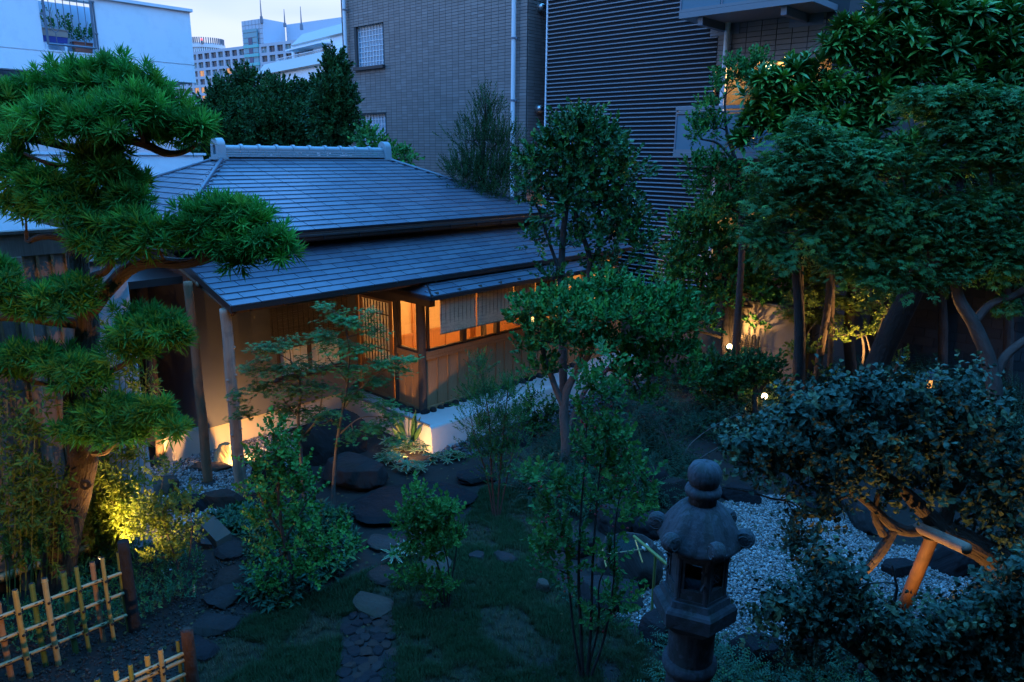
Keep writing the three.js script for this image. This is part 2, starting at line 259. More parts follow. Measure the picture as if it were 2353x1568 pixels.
  part('wall', [box(s3 - s2, 11, 0.2, (s2 + s3) / 2, 5.5, -0.1), box(0.2, 11, 5, s2 + 0.1, 5.5, -2.705)], MT.slatBack, c);
  part('edge_trim', box(0.035, 11, 0.08, s2 - 0.0175, 5.5, -0.005), MT.whiteTrim, c);
  const sp = new THREE.Shape(); sp.moveTo(0, -0.014); sp.lineTo(-0.042, -0.008); sp.lineTo(-0.044, 0.008); sp.lineTo(0, 0.015); sp.closePath();
  const sg = new THREE.ExtrudeGeometry(sp, { depth: s3 - s2, bevelEnabled: false }); sg.rotateY(Math.PI / 2); sg.translate(s2, 0, 0);
  const sg2 = sg; // profile: x -> outward
  for (let h = 0.6; h < 10.4; h += 0.0925) part('rib', sg2, MT.slat, c).position.y = h;
  // right tiled block with balconies
  const e = thing('balcony_building', 'tile-clad apartment block with glazed balconies behind the trees at the right', 'building', hw(UB, 0), FROT);
  const s4 = 3.6, so1 = fs_(1660, 150)[1], so2 = fs_(1742, 466)[1];
  const bands = [[so1, so1 + 4], [so2, so2 + 0.95]];
  part('wall', [...bands.map(([a, d]) => box(s4 - s3, d - a, 0.25, (s3 + s4) / 2, (a + d) / 2, -0.125)), box(s4 - s3, 11, 0.2, (s3 + s4) / 2, 5.5, -1.7), box(0.2, 11, 1.6, s3 + 0.1, 5.5, -0.95), box(0.2, 11, 6, s4 + 0.1, 5.5, -3)], MT.mortar, e);
  part('ceiling', [box(s4 - s3 - 0.2, 0.16, 1.4, (s3 + s4) / 2 + 0.1, so1 + 0.1, -0.9), box(s4 - s3 - 0.2, 0.16, 1.4, (s3 + s4) / 2 + 0.1, so2 + 0.1, -0.9)], MT.beige, e);
  const t2 = 0.3, h2 = 0.094, tg2 = box(t2 - 0.014, h2 - 0.012, 0.014); let k2 = 0; const rest = [];
  for (const [a, d] of bands) for (let i = 0; i < Math.floor((s4 - s3) / t2); i++) for (let j = 0; j < Math.min(22, Math.floor((d - a) / h2)); j++) {
    if (i < 13 && k2 < 300) { part('tile', tg2, tm[Math.floor(hash(i, j, 4) * 2.99)], e).position.set(s3 + (i + 0.5) * t2, a + (j + 0.5) * h2, 0.007); k2++; } else rest.push(new THREE.Matrix4().makeTranslation(s3 + (i + 0.5) * t2, a + (j + 0.5) * h2, 0.007));
  }
  for (let i = 0; i < Math.floor((s4 - s3 - 0.3) / 0.3); i++) for (let j = 0; j < 110; j++) rest.push(new THREE.Matrix4().makeTranslation(s3 + 0.2 + (i + 0.5) * 0.3, (j + 0.5) * h2, -1.593));
  copies('tiles', tg2, tm[0], rest, null, e);
  const frost = mat([0.07, 0.15, 0.19], { roughness: 0.5 });
  for (const [xl, yb, lo] of [[1563, 44, 0], [1549, 362, 1]]) {
    const [a, hb] = fs_(xl, yb, 1.05), ht = lo ? fs_(1555, 247, 1.05)[1] : hb + 1.3, L = s4 - a;
    const bal = part('balcony', [box(L, 0.1, 1.1, a + L / 2, hb + 0.05, 0.55), box(L, 0.05, 0.07, a + L / 2, hb + 0.13, 1.06), box(L, 0.06, 0.08, a + L / 2, ht - 0.03, 1.06), box(L, 0.035, 0.06, a + L / 2, ht - 0.11, 1.06)], MT.whiteTrim.clone(), e);
    bal.material.color.setRGB(0.15, 0.165, 0.18);
    for (let i = 0; i < 3; i++) { part('pane', box(L / 3 - 0.04, ht - hb - 0.3, 0.02, a + (i + 0.5) * L / 3, (ht + hb) / 2, 1.06), frost, bal); part('post', box(0.03, ht - hb, 0.05, a + 0.015 + i * L / 3, (ht + hb) / 2, 1.06), MT.steel, bal); }
    part('side_pane', box(0.02, ht - hb - 0.3, 0.95, a + 0.01, (ht + hb) / 2, 0.55), frost, bal);
    for (let i = 0; i < 3; i++) part('bracket', [box(0.1, 0.14, 1.0, a + 0.4 + i * 1.6, hb - 0.07, 0.5), box(0.62, 0.2, 0.02, a + 0.4 + i * 1.6, hb - 0.1, 0.02)], i % 2 ? MT.steel : MT.steel, bal);
  }
  pipe(1668, 120, 'white downpipe at the left edge of the tiled balcony block', 0.12, 1.5);
  // lamps of the loggias
  const lamps = [[1765, 152, so1, 'glowing rectangular ceiling lamp of the upper loggia behind the leaves', 26], [1742, 475, so2, 'small bright ceiling lamp of the lower loggia among the branches', 20]];
  for (const [px, py, hh, lab, I] of lamps) {
    const s = fs_(px, py, -0.5)[0], l = thing('ceiling_lamp', lab, 'lamp', FW(s, hh - 0.03, -0.5), FROT, 'ceiling lamps of the balcony block');
    part('lamp_base', box(0.3, 0.03, 0.18, 0, 0.035, 0), MT.whiteTrim, l);
    part('lamp_cover', cbox(0.26, 0.09, 0.15, 0, -0.03, 0, 0.03), glowMat(1, 0.72, 0.34, 9), l);
    const p = new THREE.PointLight(WARM.clone(), I * 0.35); p.name = 'loggia_light'; p.position.set(0, -0.16, 0); p.shadow.radius = 5; p.castShadow = true; l.add(p);
  }
  const wl = thing('wall_lamp', 'small wall lamp in the gap between the tiled and the ribbed building', 'lamp', FW(sR, 2.7, -0.55), FROT);
  part('lamp_base', box(0.03, 0.16, 0.1, 0.03, 0, 0), MT.steel, wl); part('lamp_cover', cyl(0.05, 0.05, 0.12, 0.1, 0, 0, 14), glowMat(1, 0.6, 0.2, 5), wl);
  const p = new THREE.PointLight(WARM.clone(), 3.2); p.name = 'gap_light'; p.position.set(0.2, 0.1, 0); p.shadow.radius = 3; p.castShadow = true; wl.add(p);
}
{ // garden wall in front of those facades
  const UG = 9.45, top = atU(1708, 694, UG)[1], w = thing('garden_wall', 'pale rendered garden wall behind the tree trunks, lit yellow by a spotlight', 'wall', hw(UG, 0), FROT);
  part('wall', [facade(-0.8, 0, 3.7, top, 0.16), box(0.16, top, 3.9, 3.62, top / 2, -2.11)], mat([0.17, 0.15, 0.125], { map: T.plaster, bumpMap: T.bumpFine, bumpScale: 0.002, roughness: 0.95 }), w);
  part('coping', box(4.5, 0.05, 0.24, 1.45, top + 0.025, -0.08), MT.granite, w);
  const s0 = 3.75, blk = thing('block_wall', 'dark concrete block wall at the far right end of the garden', 'wall', hw(13.4, 0), FROT);
  part('wall', box(9, top + 0.6, 0.14, s0 + 4.5, (top + 0.6) / 2, -0.09), MT.mortar, blk);
  const nb = thing('grey_building', 'plain grey building glimpsed through the trees above the block wall', 'building', hw(16, 0), FROT); part('wall', box(16, 12, 0.3, 9.5, 6, -0.2), mat([0.16, 0.15, 0.155], { map: T.plaster }), nb); part('parapet', box(16.2, 0.3, 0.5, 9.5, 12.1, -0.2), MT.granite, nb);
  const bg = cbox(0.39, 0.19, 0.03, 0, 0, 0, 0.006), bm = [0.05, 0.06, 0.07].map((x) => mat([x, x, x * 1.02], { map: T.mottle, roughness: 0.95 }));
  for (let i = 0; i < 22; i++) for (let j = 0; j < Math.floor((top + 0.6) / 0.2); j++) part('block', bg, bm[Math.floor(hash(i, j) * 2.99)], blk).position.set(s0 + 0.2 + i * 0.4 + (j % 2) * 0.2, 0.1 + j * 0.2, -0.012);
}
{ // white building at the left
  const VW = 11, vs = (x, y, d = 0) => atV(x, y, VW + d);
  const b = thing('white_building', 'white rendered house with a barred balcony opening behind the clipped pine', 'house', hw(0, VW), HROT);
  const uR = vs(438, 60)[0], hT = vs(437, 28)[1], hB = vs(441, 190)[1], hG = vs(443, 150)[1];
  const o0 = vs(100, 100), o1 = vs(228, 120), hole = [vs(88, 10)[0] + 0.03, vs(200, 122)[1], o1[0], hT - 0.1];
  hole[0] = vs(102, 114)[0]; 
  part('wall', [facade(-7, hG + 0.012, uR, hT, 0.3, [hole]), facade(-7, hB, uR, hG - 0.012, 0.3), box(uR + 6.9, 0.024, 0.28, (uR - 7) / 2, hG, -0.16), box(0.3, hT - hB, 5, uR - 0.15, (hT + hB) / 2, -2.805)], MT.white, b);
  part('coping', [box(uR + 7.06, 0.07, 0.42, (uR - 7) / 2 + 0.03, hT + 0.035, -0.15), box(0.42, 0.07, 5, uR - 0.15, hT + 0.035, -2.87)], MT.whiteTrim, b);
  part('soffit', box(uR + 6.6, 0.1, 4.6, (uR - 7) / 2 - 0.2, hB + 0.02, -2.62), MT.steel, b);
  part('lower_wall', [facade(vs(70, 350, 1.2)[0], 0, vs(215, 350, 1.2)[0], hB, 0.2).translate(0, 0, -1.2), facade(-7, 0, vs(0, 350, 1.2)[0] + 0.3, hB, 0.2).translate(0, 0, -1.2)], MT.white, b);
  part('lower_window', [box(1.3, 1.9, 0.03, vs(30, 360, 1.2)[0], vs(30, 345, 1.2)[1], -1.3)], MT.glassDark, b);
  part('window_frame', [box(0.07, 2.4, 0.1, vs(60, 360, 1.2)[0], vs(30, 345, 1.2)[1], -1.23)], MT.whiteTrim, b);
  const fr = part('balcony_screen', box(hole[2] - hole[0] + 0.4, hole[3] - hole[1], 0.03, (hole[0] + hole[2]) / 2, (hole[1] + hole[3]) / 2, -0.75), mat([0.4, 0.5, 0.6], { roughness: 0.3 }), b);
  part('balcony_floor', box(hole[2] - hole[0] + 0.4, 0.08, 0.5, (hole[0] + hole[2]) / 2, hole[1] - 0.041, -0.55), MT.white, b);
  const W = hole[2] - hole[0], r = part('railing', [bar(V3(hole[0] + 0.08, hole[1] + 0.1, 0.05), V3(hole[0] + 0.08, hole[3], 0.05), 0.028), bar(V3(hole[2] - 0.09, hole[1] + 0.1, 0.05), V3(hole[2] - 0.09, hole[3], 0.05), 0.028), bar(V3(hole[0] + 0.08, hole[1] + 0.12, 0.05), V3(hole[2] - 0.09, hole[1] + 0.12, 0.05), 0.026), bar(V3(hole[2] - 0.02, hole[1] + 0.1, 0.02), V3(hole[2] - 0.02, hole[3], 0.02), 0.02)], MT.steel, b);
  const step = (W - 0.17) / 7; // pairs of bars that end in a U on a short stem
  for (let i = 0; i < 3; i++) {
    const x0 = hole[0] + 0.08 + step * (0.75 + i * 2.1), x1 = x0 + step * 1.05, yb = hole[1] + 0.42, pts = [[V3(x0, hole[3], 0.05), 0.009], [V3(x0, yb + 0.1, 0.05), 0.009]];
    for (let a = 0; a <= 8; a++) { const t = Math.PI + a / 8 * Math.PI; pts.push([V3((x0 + x1) / 2 + Math.cos(t) * (x1 - x0) / 2, yb + 0.06 + Math.sin(t) * 0.1, 0.05), 0.009]); }
    pts.push([V3(x1, yb + 0.1, 0.05), 0.009], [V3(x1, hole[3], 0.05), 0.009]);
    part('bar', [tube(pts, { radial: 6, smooth: false }), bar(V3((x0 + x1) / 2, yb - 0.04, 0.05), V3((x0 + x1) / 2, hole[1] + 0.12, 0.05), 0.009, 6)], MT.steel, r);
  }
  for (const [h, s] of [[0.45, 1], [1.15, 1], [0.75, -1]]) part('hinge', box(0.1, 0.04, 0.06, s > 0 ? hole[2] - 0.05 : hole[0] + 0.05, hole[1] + h, 0.03), MT.steel, r);
  // troughs on the ledge
  const trough = (name, lab, x, w, h, y, cols, z) => {
    const p = thing(name, lab, 'planter', hw(x, VW + 0.42, hole[1]).toArray(), HROT, 'planters on the balcony ledge'); p.position.y = hole[1] + y;
    const mk = (w0, w1, y0, y1, d) => { const g = box(w0, y1 - y0, d, 0, (y0 + y1) / 2, 0), q = g.attributes.position; for (let i = 0; i < q.count; i++) { const t = (q.getY(i) - y0) / (y1 - y0); q.setX(i, q.getX(i) * lerp(1, w1 / w0, t)); } g.computeVertexNormals(); return g; };
    part('trough', mk(w * 0.86, w * 0.93, 0, h * 0.45, 0.22), mat(cols[0], { roughness: 0.6 }), p); part('band', mk(w * 0.93, w, h * 0.451, h * 0.93, 0.24), mat(cols[1], { roughness: 0.6 }), p); part('rim', cbox(w * 1.06, h * 0.07, 0.28, 0, h * 0.966, 0, 0.01), mat(cols[1], { roughness: 0.6 }), p);
    part('stand', [box(0.06, Math.max(0.03, y), 0.2, -w * 0.36, -Math.max(0.03, y) / 2, 0), box(0.06, Math.max(0.03, y), 0.2, w * 0.36, -Math.max(0.03, y) / 2, 0)], MT.whiteTrim, p);
    return p;
  };
  const cx = (hole[0] + hole[2]) / 2;
  trough('planter', 'beige and blue planter trough behind the balcony bars of the white house', cx - W * 0.2, W * 0.48, 0.3, 0.2, [[0.02, 0.04, 0.22], [0.35, 0.27, 0.22]]);
  trough('planter', 'terracotta planter trough in the right corner of the balcony opening', cx + W * 0.3, W * 0.36, 0.24, 0.03, [[0.28, 0.08, 0.05], [0.3, 0.085, 0.055]]);
  const pw = thing('parapet_wall', 'low white parapet wall between the pine and the tea house roof', 'wall', hw(0, 8.6), HROT);
  const pe = atV(466, 357, 8.6), pl = atV(-60, 360, 8.6);
  part('wall', facade(pl[0], 0, pe[0], pe[1], 0.18), MT.white, pw); part('coping', box(pe[0] - pl[0] + 0.06, 0.05, 0.26, (pe[0] + pl[0]) / 2 + 0.03, pe[1] + 0.025, -0.09), MT.whiteTrim, pw);
  struct('neighbour_yard', box(14, 0.06, 9, 0, 0.03, 0).applyMatrix4(new THREE.Matrix4().makeRotationY(HROT)).translate(...hw(-1, 14).toArray()), MT.granite);
}
// a facade frame for things far away: base point, rotation, and pixel -> (s, h)
function frame(px, py, dist, rot) { const p = EYE.clone().addScaledVector(ray(px, py), dist); const n = V3(Math.sin(rot), 0, Math.cos(rot)), x = V3(Math.cos(rot), 0, -Math.sin(rot)); const o = V3(p.x, 0, p.z); return { o, rot, loc: (a, b, k = 0) => { const q = onPlane(a, b, o.clone().addScaledVector(n, k), n).sub(o); return [q.dot(x), q.y]; } }; }
{ // the long office block
  const f = frame(600, 110, 240, -34.6 * Math.PI / 180), d = (x, y) => f.loc((450 + x / 5.227) / 1.088, (y / 5.227) / 1.088);   // from a 5.227x enlargement
  const b = thing('office_building', 'long pale office block with rows of square windows and a stair tower', 'office building', f.o, f.rot);
  const holes = [], rows = [[0, 0], [1, 1], [2, 2], [3, 3]], cols = [185, 262, 345, 433, 524, 614, 708, 802], right = [1095, 1198, 1302, 1408];
  const wM = [mat([0.05, 0.12, 0.15], { roughness: 0.15 }), mat([0.03, 0.05, 0.08], { roughness: 0.15 }), mat([0.12, 0.25, 0.28], { roughness: 0.2 })], litM = glowMat(1, 0.5, 0.22, 0.75);
  const base = d(802, 682), pitchH = base[1] - d(812, 798)[1], wh = 1.9, ww = 2.9; const cells = [];
  const xs = []; for (let i = -14; i < 8; i++) xs.push(d(802, 682)[0] + (i - 7) * (d(802, 682)[0] - d(708, 693)[0]));
  for (let i = 0; i < 9; i++) xs.push(d(1095, 645)[0] + i * (d(1198, 630)[0] - d(1095, 645)[0]));
  xs.forEach((x, i) => { for (let r = 0; r < 6; r++) cells.push([x - ww / 2, base[1] - r * pitchH - wh / 2, x + ww / 2, base[1] - r * pitchH + wh / 2, i, r]); });
  const top = d(500, 640)[1], L = xs[0] - 4, Rr = d(2120, 430)[0], st0 = d(853, 700)[0], st1 = d(1030, 690)[0];
  const lay = cells.filter((c) => c[2] < st0 - 0.2 || c[0] > st1 + 0.2);
  part('wall', [facade(L, 0, st0, top, 0.6, lay.filter((c) => c[2] < st0)), facade(st1, 0, Rr, top, 0.6, lay.filter((c) => c[0] > st1)), box(Rr - L, 0.4, 14, (L + Rr) / 2, top - 0.21, -7.6), box(Rr - L, top, 0.5, (L + Rr) / 2, top / 2 - 0.3, -14)], mat([0.42, 0.43, 0.47], { roughness: 0.9, map: T.plaster }), b);
  const lit = new Set(['15,2', '15,4', '21,2', '19,2', '25,2', '14,4', '15,5']);
  lay.forEach((c) => { const on = lit.has(c[4] + ',' + c[5]), w = part('window', box(ww - 0.02, wh - 0.02, 0.1, (c[0] + c[2]) / 2, (c[1] + c[3]) / 2, -0.55), on ? litM : wM[Math.floor(hash(c[4], c[5], 3) * 2.99)], b); part('mullion', box(0.14, wh - 0.02, 0.08, (c[0] + c[2]) / 2 + 0.15, (c[1] + c[3]) / 2, -0.46), MT.steel, w); });
  // stair bay of glass with turquoise floor bands
  const g = mat([0.1, 0.3, 0.36], { roughness: 0.15 }), g2 = mat([0.02, 0.06, 0.14], { roughness: 0.15 }), stair = sub('stair_bay', b);
  part('glazing', box(st1 - st0, d(940, 380)[1], 0.3, (st0 + st1) / 2, d(940, 380)[1] / 2, 0.16), g, stair);
  part('dark_glazing', box((st1 - st0) * 0.28, d(940, 490)[1], 0.1, (st0 + st1) / 2, d(940, 490)[1] / 2, 0.37), g2, stair);
  for (let i = 0; i < 6; i++) part('floor_band', box((st1 - st0) * 1.06, 0.9, 0.5, (st0 + st1) / 2, d(940, 608)[1] - i * pitchH, 0.26), mat([0.08, 0.42, 0.42], { roughness: 0.4 }), stair);
  for (let i = 0; i < 22; i++) part('glazing_bar', box(st1 - st0, 0.12, 0.08, (st0 + st1) / 2, d(940, 380)[1] - 1 - i * 1.6, 0.35), MT.steel, stair);
  // rooftop tower
  const t0 = d(802, 500)[0], t1 = d(1072, 500)[0], tt = d(1072, 235)[1], tw = part('tower', [box(t1 - t0, tt - top + 2, 9, (t0 + t1) / 2, (tt + top) / 2 - 1, -4.95), box(30, tt - top, 8, t1 + 15, (tt + top) / 2 - 0.6, -14)], mat([0.42, 0.45, 0.5], { roughness: 0.8 }), b);
  for (let i = 1; i < 11; i++) part('joint', box(t1 - t0 + 0.04, 0.1, 0.06, (t0 + t1) / 2, tt - i * 1.5, -0.44), MT.steel, tw);
  for (let i = 1; i < 6; i++) part('joint', box(0.1, tt - top, 0.06, t0 + (t1 - t0) * i / 6, (tt + top) / 2, -0.44), MT.steel, tw);
  for (const [x, y0, y1, lab] of [[1055, 235, -60, 'tall antenna mast on the corner of the stair tower'], [1360, 285, 115, 'shorter antenna mast in the middle of the tower roof'], [1578, 320, 80, 'antenna mast with a thick foot at the right end of the tower roof']]) {
    const a = d(x, y0), c = d(x, y1), m = thing('antenna_mast', lab, 'antenna', f.o.clone().add(V3(Math.cos(f.rot), 0, -Math.sin(f.rot)).multiplyScalar(a[0])).setY(a[1] - 1.5), f.rot, 'antenna masts on the office roof');
    part('mast', tube([[V3(0, 0, -0.2), 0.3], [V3(0, (c[1] - a[1]) * 0.4, -0.2), 0.22], [V3(0, c[1] - a[1] + 1.5, -0.2), 0.08]], { radial: 6, smooth: false }), MT.steel, m); part('foot', cyl(0.55, 0.45, (c[1] - a[1]) * 0.3, 0, (c[1] - a[1]) * 0.15, -0.2, 8), MT.steel, m);
  }
}
{ // white house with a terrace in front of it
  const f = frame(720, 130, 90, -50 * Math.PI / 180), d = (x, y, k) => f.loc((450 + x / 5.227) / 1.088, (y / 5.227) / 1.088, k);
  const b = thing('terrace_house', 'white house with sloped parapets and a railed terrace beside the tiled building', 'house', f.o, f.rot);
  const a = d(1450, 600), c = d(2120, 470), e = d(1230, 980), W = MT.white, tf = d(1700, 860)[1];
  const wx0 = d(1500, 700)[0], wx1 = d(1955, 640)[0], wy0 = d(1700, 760)[1], wy1 = d(1500, 680)[1], hl = [wx0, tf, wx1, wy1];
  part('wall', [facade(a[0], tf - 0.5, c[0] + 8, a[1], 0.4, [[wx0, tf + 0.05, wx1, wy1]]), facade(e[0], 0, c[0] + 8, tf, 0.4).translate(0, 0, 2.2), box(c[0] + 8 - e[0], 0.2, 2.2, (c[0] + 8 + e[0]) / 2, tf - 0.11, 1.1)], W, b);
  part('sloped_parapet', [box(c[0] + 8 - a[0] - 0.6, 0.22, 2.2, (c[0] + 8 + a[0]) / 2 + 0.3, a[1] + 0.65, -0.6, 0.75), box(c[0] + 6 - e[0], 0.22, 1.9, (c[0] + 6 + e[0]) / 2 + 0.3, tf + 0.08, 2.0, 0.9)], mat([0.42, 0.36, 0.32]), b);
  part('canopy', box(wx1 - wx0 + 0.8, 0.18, 1.2, (wx0 + wx1) / 2, wy1 + 0.12, 0.5), W, b);
  for (let i = 0; i < 4; i++) { const w = part('window', box((wx1 - wx0) / 4 - 0.1, wy1 - tf - 0.1, 0.05, wx0 + (i + 0.5) * (wx1 - wx0) / 4, (wy1 + tf) / 2, -0.3), i === 2 ? W : MT.glassDark, b); part('window_frame', box(0.07, wy1 - tf - 0.1, 0.08, wx0 + i * (wx1 - wx0) / 4 + 0.06, (wy1 + tf) / 2, -0.24), MT.whiteTrim, w); }
  const rl = part('railing', [box(c[0] + 4 - d(1380, 800)[0], 0.07, 0.06, (c[0] + 4 + d(1380, 800)[0]) / 2, tf + 1.3, 1.2), box(c[0] + 4 - d(1380, 800)[0], 0.06, 0.05, (c[0] + 4 + d(1380, 800)[0]) / 2, tf + 0.12, 1.2)], MT.pipe, b);
  for (let i = 0; i < 46; i++) part('bar', box(0.04, 1.15, 0.04, d(1380, 800)[0] + i * 0.28, tf + 0.7, 1.2), MT.pipe, rl);
  const lr = thing('tin_roof', 'pale sloped metal roof with standing seams behind the dark hedge', 'roof', f.o, f.rot), q0 = d(1540, 1050, 5), q1 = d(1930, 980, 5);
  part('sheet', box(q1[0] - q0[0] + 3, 0.1, 7, (q0[0] + q1[0]) / 2 + 1, q0[1] - 1.2, 5, 0.52, 0, 0.12), mat([0.36, 0.31, 0.28], { roughness: 0.6 }), lr);
  for (let i = 0; i < 6; i++) part('seam', box(0.12, 0.16, 7, (q0[0] + q1[0]) / 2 + 1 - 3 + i * 1.4, q0[1] - 1.08 + (i - 2.2) * 0.17, 5, 0.52, 0, 0.12), mat([0.4, 0.44, 0.5], { roughness: 0.5 }), lr);
  part('wall', box(q1[0] - q0[0] + 2, q0[1] - 1, 5, (q0[0] + q1[0]) / 2 + 1, (q0[1] - 2.4) / 2, 4.6), W, lr);
}
{ // round glass tower far behind
  const f = frame(462, 90, 380, 0), d = (x, y) => f.loc((450 + x / 5.227) / 1.088, (y / 5.227) / 1.088);
  const R = (d(465, 560)[0] - d(130, 560)[0]) * 0.62, x0 = d(465, 560)[0] - R, ht = d(300, 480)[1], b = thing('round_tower', 'round glass-topped tower far behind the white house', 'tower', f.o, 0);
  part('drum', cyl(R, R, ht - 14, x0, (ht - 14) / 2, -R, 48), mat([0.5, 0.53, 0.56], { roughness: 0.7 }), b);
  part('glass_band', cyl(R + 0.5, R + 0.5, 9, x0, ht - 9.5, -R, 48), mat([0.1, 0.3, 0.34], { roughness: 0.15 }), b);
  part('roof_ring', cyl(R + 1.2, R + 1.2, 2.2, x0, ht - 4, -R, 48), MT.pipe, b);
  for (let i = 0; i < 26; i++) { const a = i / 26 * Math.PI - 0.02; part('mullion', box(0.6, 9, 0.6, x0 + Math.cos(a) * (R + 0.6), ht - 9.5, -R + Math.sin(a) * (R + 0.6), 0, -a), MT.pipe, b); part('fin', box(0.5, 3.2, 0.5, x0 + Math.cos(a) * (R + 1), ht - 1.8, -R + Math.sin(a) * (R + 1), 0, -a), MT.steel, b); }
  const wr = thing('warning_light', 'red warning light on the rim of the round tower', 'light', V3(f.o.x + x0 + R * 0.2, ht - 1.5, f.o.z + 1.5)); part('lens', new THREE.SphereGeometry(0.6, 10, 8), glowMat(1, 0.1, 0.16, 2.2), wr);
  part('socket', cyl(0.6, 0.6, 1.4, 0, -1.2, 0, 8), MT.steel, wr);
}
{ // the house the photograph is taken from: its wall and deep eaves keep the sky off the near garden
  const b = thing('viewing_house', 'dark two-storey house with deep eaves that the garden is seen from', 'house', [0, 0, 1.2]);
  part('wall', box(34, 13, 0.3, 0, 6.5, 0.5), MT.woodDark, b);
  part('eaves', [box(34, 0.16, 4.2, 0, 7.6, -1.6), box(34, 0.24, 0.06, 0, 7.56, -3.72)], MT.woodDark, b);
  part('side_wing', [box(0.3, 8.5, 13, 9.6, 4.25, -5.6), box(1.6, 0.16, 13, 9.2, 8.5, -5.6)], MT.woodDark, b);
  for (let i = 0; i < 36; i++) part('rafter', box(0.08, 0.1, 4.1, -16.6 + i * 0.95, 7.45, -1.6), MT.woodDark, b);
}
// ---------- the tea house (local axes: x along the front, y up, z towards the garden, z = -v) ----------
const house = thing('tea_house', 'wooden tea house with two tiers of slate-like tile roof and a lit bay of windows', 'tea house', O, HROT);
let tilesLeft = 300; const looseTiles = { main_roof: [], lower_roof: [], bay_roof: [] };
const tileG = box(1, 0.018, 0.23);
// one sloping face of tiles. P(a, t): point at a metres along the eave and t metres up the slope; a0/a1(t): ends of the course
function tileFace(holder, key, P, right, upDir, len, a0, a1, w, singles, phase = 0) {
  const nrm = right.clone().cross(upDir).normalize(); if (nrm.y < 0) nrm.negate();
  const c = 0.168, n = Math.round(len / c), tilt = 0.085, dn = upDir.clone().multiplyScalar(Math.cos(tilt)).addScaledVector(nrm, -Math.sin(tilt)), nn = nrm.clone().multiplyScalar(Math.cos(tilt)).addScaledVector(upDir, Math.sin(tilt));
  for (let i = 0; i < n; i++) {
    const t = i * c, A = a0(t + c * 0.5), B = a1(t + c * 0.5); let a = A - ((i * 0.36 + phase) % 1) * w;
    for (; a < B; a += w) {
      const l = Math.max(a, A), r = Math.min(a + w, B) - 0.011; if (r - l < 0.02) continue;
      const j = Math.floor(hash(i, Math.round(a * 50), 3) * 3.99), m = new THREE.Matrix4().makeBasis(right.clone().multiplyScalar(r - l), nn, dn.clone().negate());
      m.setPosition(P((l + r) / 2, t + 0.115).addScaledVector(nrm, 0.017 + 0.003 * hash(i, Math.round(a * 40), 9)));
      if (singles(i) && tilesLeft > 0) { tilesLeft--; const o = part('roof_tile', tileG, MT.roofTile[j], holder); o.matrixAutoUpdate = false; o.matrix.copy(m); o.matrix.decompose(o.position, o.quaternion, o.scale); o.matrixAutoUpdate = true; } else looseTiles[key].push([m, j]);
    }
  }
}
function flushTiles(key, holder) { if (looseTiles[key].length) copies('roof_tiles', tileG, mat([1, 1, 1], { map: T.mottle, roughness: 0.33, bumpMap: T.bumpFine, bumpScale: 0.0006 }), looseTiles[key].map((x) => x[0]), looseTiles[key].map((x) => MT.roofTile[x[1]].color), holder); }
const L3 = (u, v, h) => V3(u, h, -v);
function prism(top, bottom) { // convex quad sheets joined: two loops of the same length
  const pos = [], n = top.length, tri = (a, b, c) => pos.push(...a.toArray(), ...b.toArray(), ...c.toArray());
  for (let i = 1; i < n - 1; i++) { tri(top[0], top[i], top[i + 1]); tri(bottom[0], bottom[i + 1], bottom[i]); }
  for (let i = 0; i < n; i++) { const j = (i + 1) % n; tri(top[i], bottom[i], bottom[j]); tri(top[i], bottom[j], top[j]); }
  const g = new THREE.BufferGeometry(); g.setAttribute('position', new THREE.Float32BufferAttribute(pos, 3)); g.setAttribute('uv', new THREE.Float32BufferAttribute(pos.filter((_, i) => i % 3 < 2), 2)); g.computeVertexNormals(); return g;
}
const sheet = (q, t = 0.05) => prism(q, q.map((p) => p.clone().setY(p.y - t)));
{ // lower roof
  const r = sub('lower_roof', house), m = 0.316, e = [-0.2, 2.68], u0 = 0, u1 = 8.95, vt = 1.95, al = Math.atan(m), up = V3(0, Math.sin(al), -Math.cos(al)), len = (vt - e[0]) / Math.cos(al);
  part('roof_deck', sheet([L3(u0, e[0], e[1]), L3(u1, e[0], e[1]), L3(u1, vt, e[1] + m * (vt - e[0])), L3(u0, vt, e[1] + m * (vt - e[0]))], 0.045), MT.woodDark, r);
  part('verge_trim', [sheet([L3(u0 - 0.015, e[0], e[1] + 0.028), L3(u0 + 0.012, e[0], e[1] + 0.028), L3(u0 + 0.012, vt, e[1] + 0.028 + m * (vt - e[0])), L3(u0 - 0.015, vt, e[1] + 0.028 + m * (vt - e[0]))], 0.1), sheet([L3(u0, e[0] - 0.014, e[1] + 0.012), L3(u1, e[0] - 0.014, e[1] + 0.012), L3(u1, e[0], e[1] + 0.012), L3(u0, e[0], e[1] + 0.012)], 0.06)], MT.gutter, r);
  tileFace(r, 'lower_roof', (a, t) => L3(a, e[0], e[1]).addScaledVector(up, t), V3(1, 0, 0), up, len, () => u0, () => u1, 0.45, (i) => i < 8, 0.1);
  flushTiles('lower_roof', r);
  for (let i = 0; i < 19; i++) part('rafter', bar(L3(0.28 + i * 0.47, -0.15, 2.625), L3(0.28 + i * 0.47, 1.7, 2.625 + m * 1.85), 0.028), MT.logBrown, r);
}
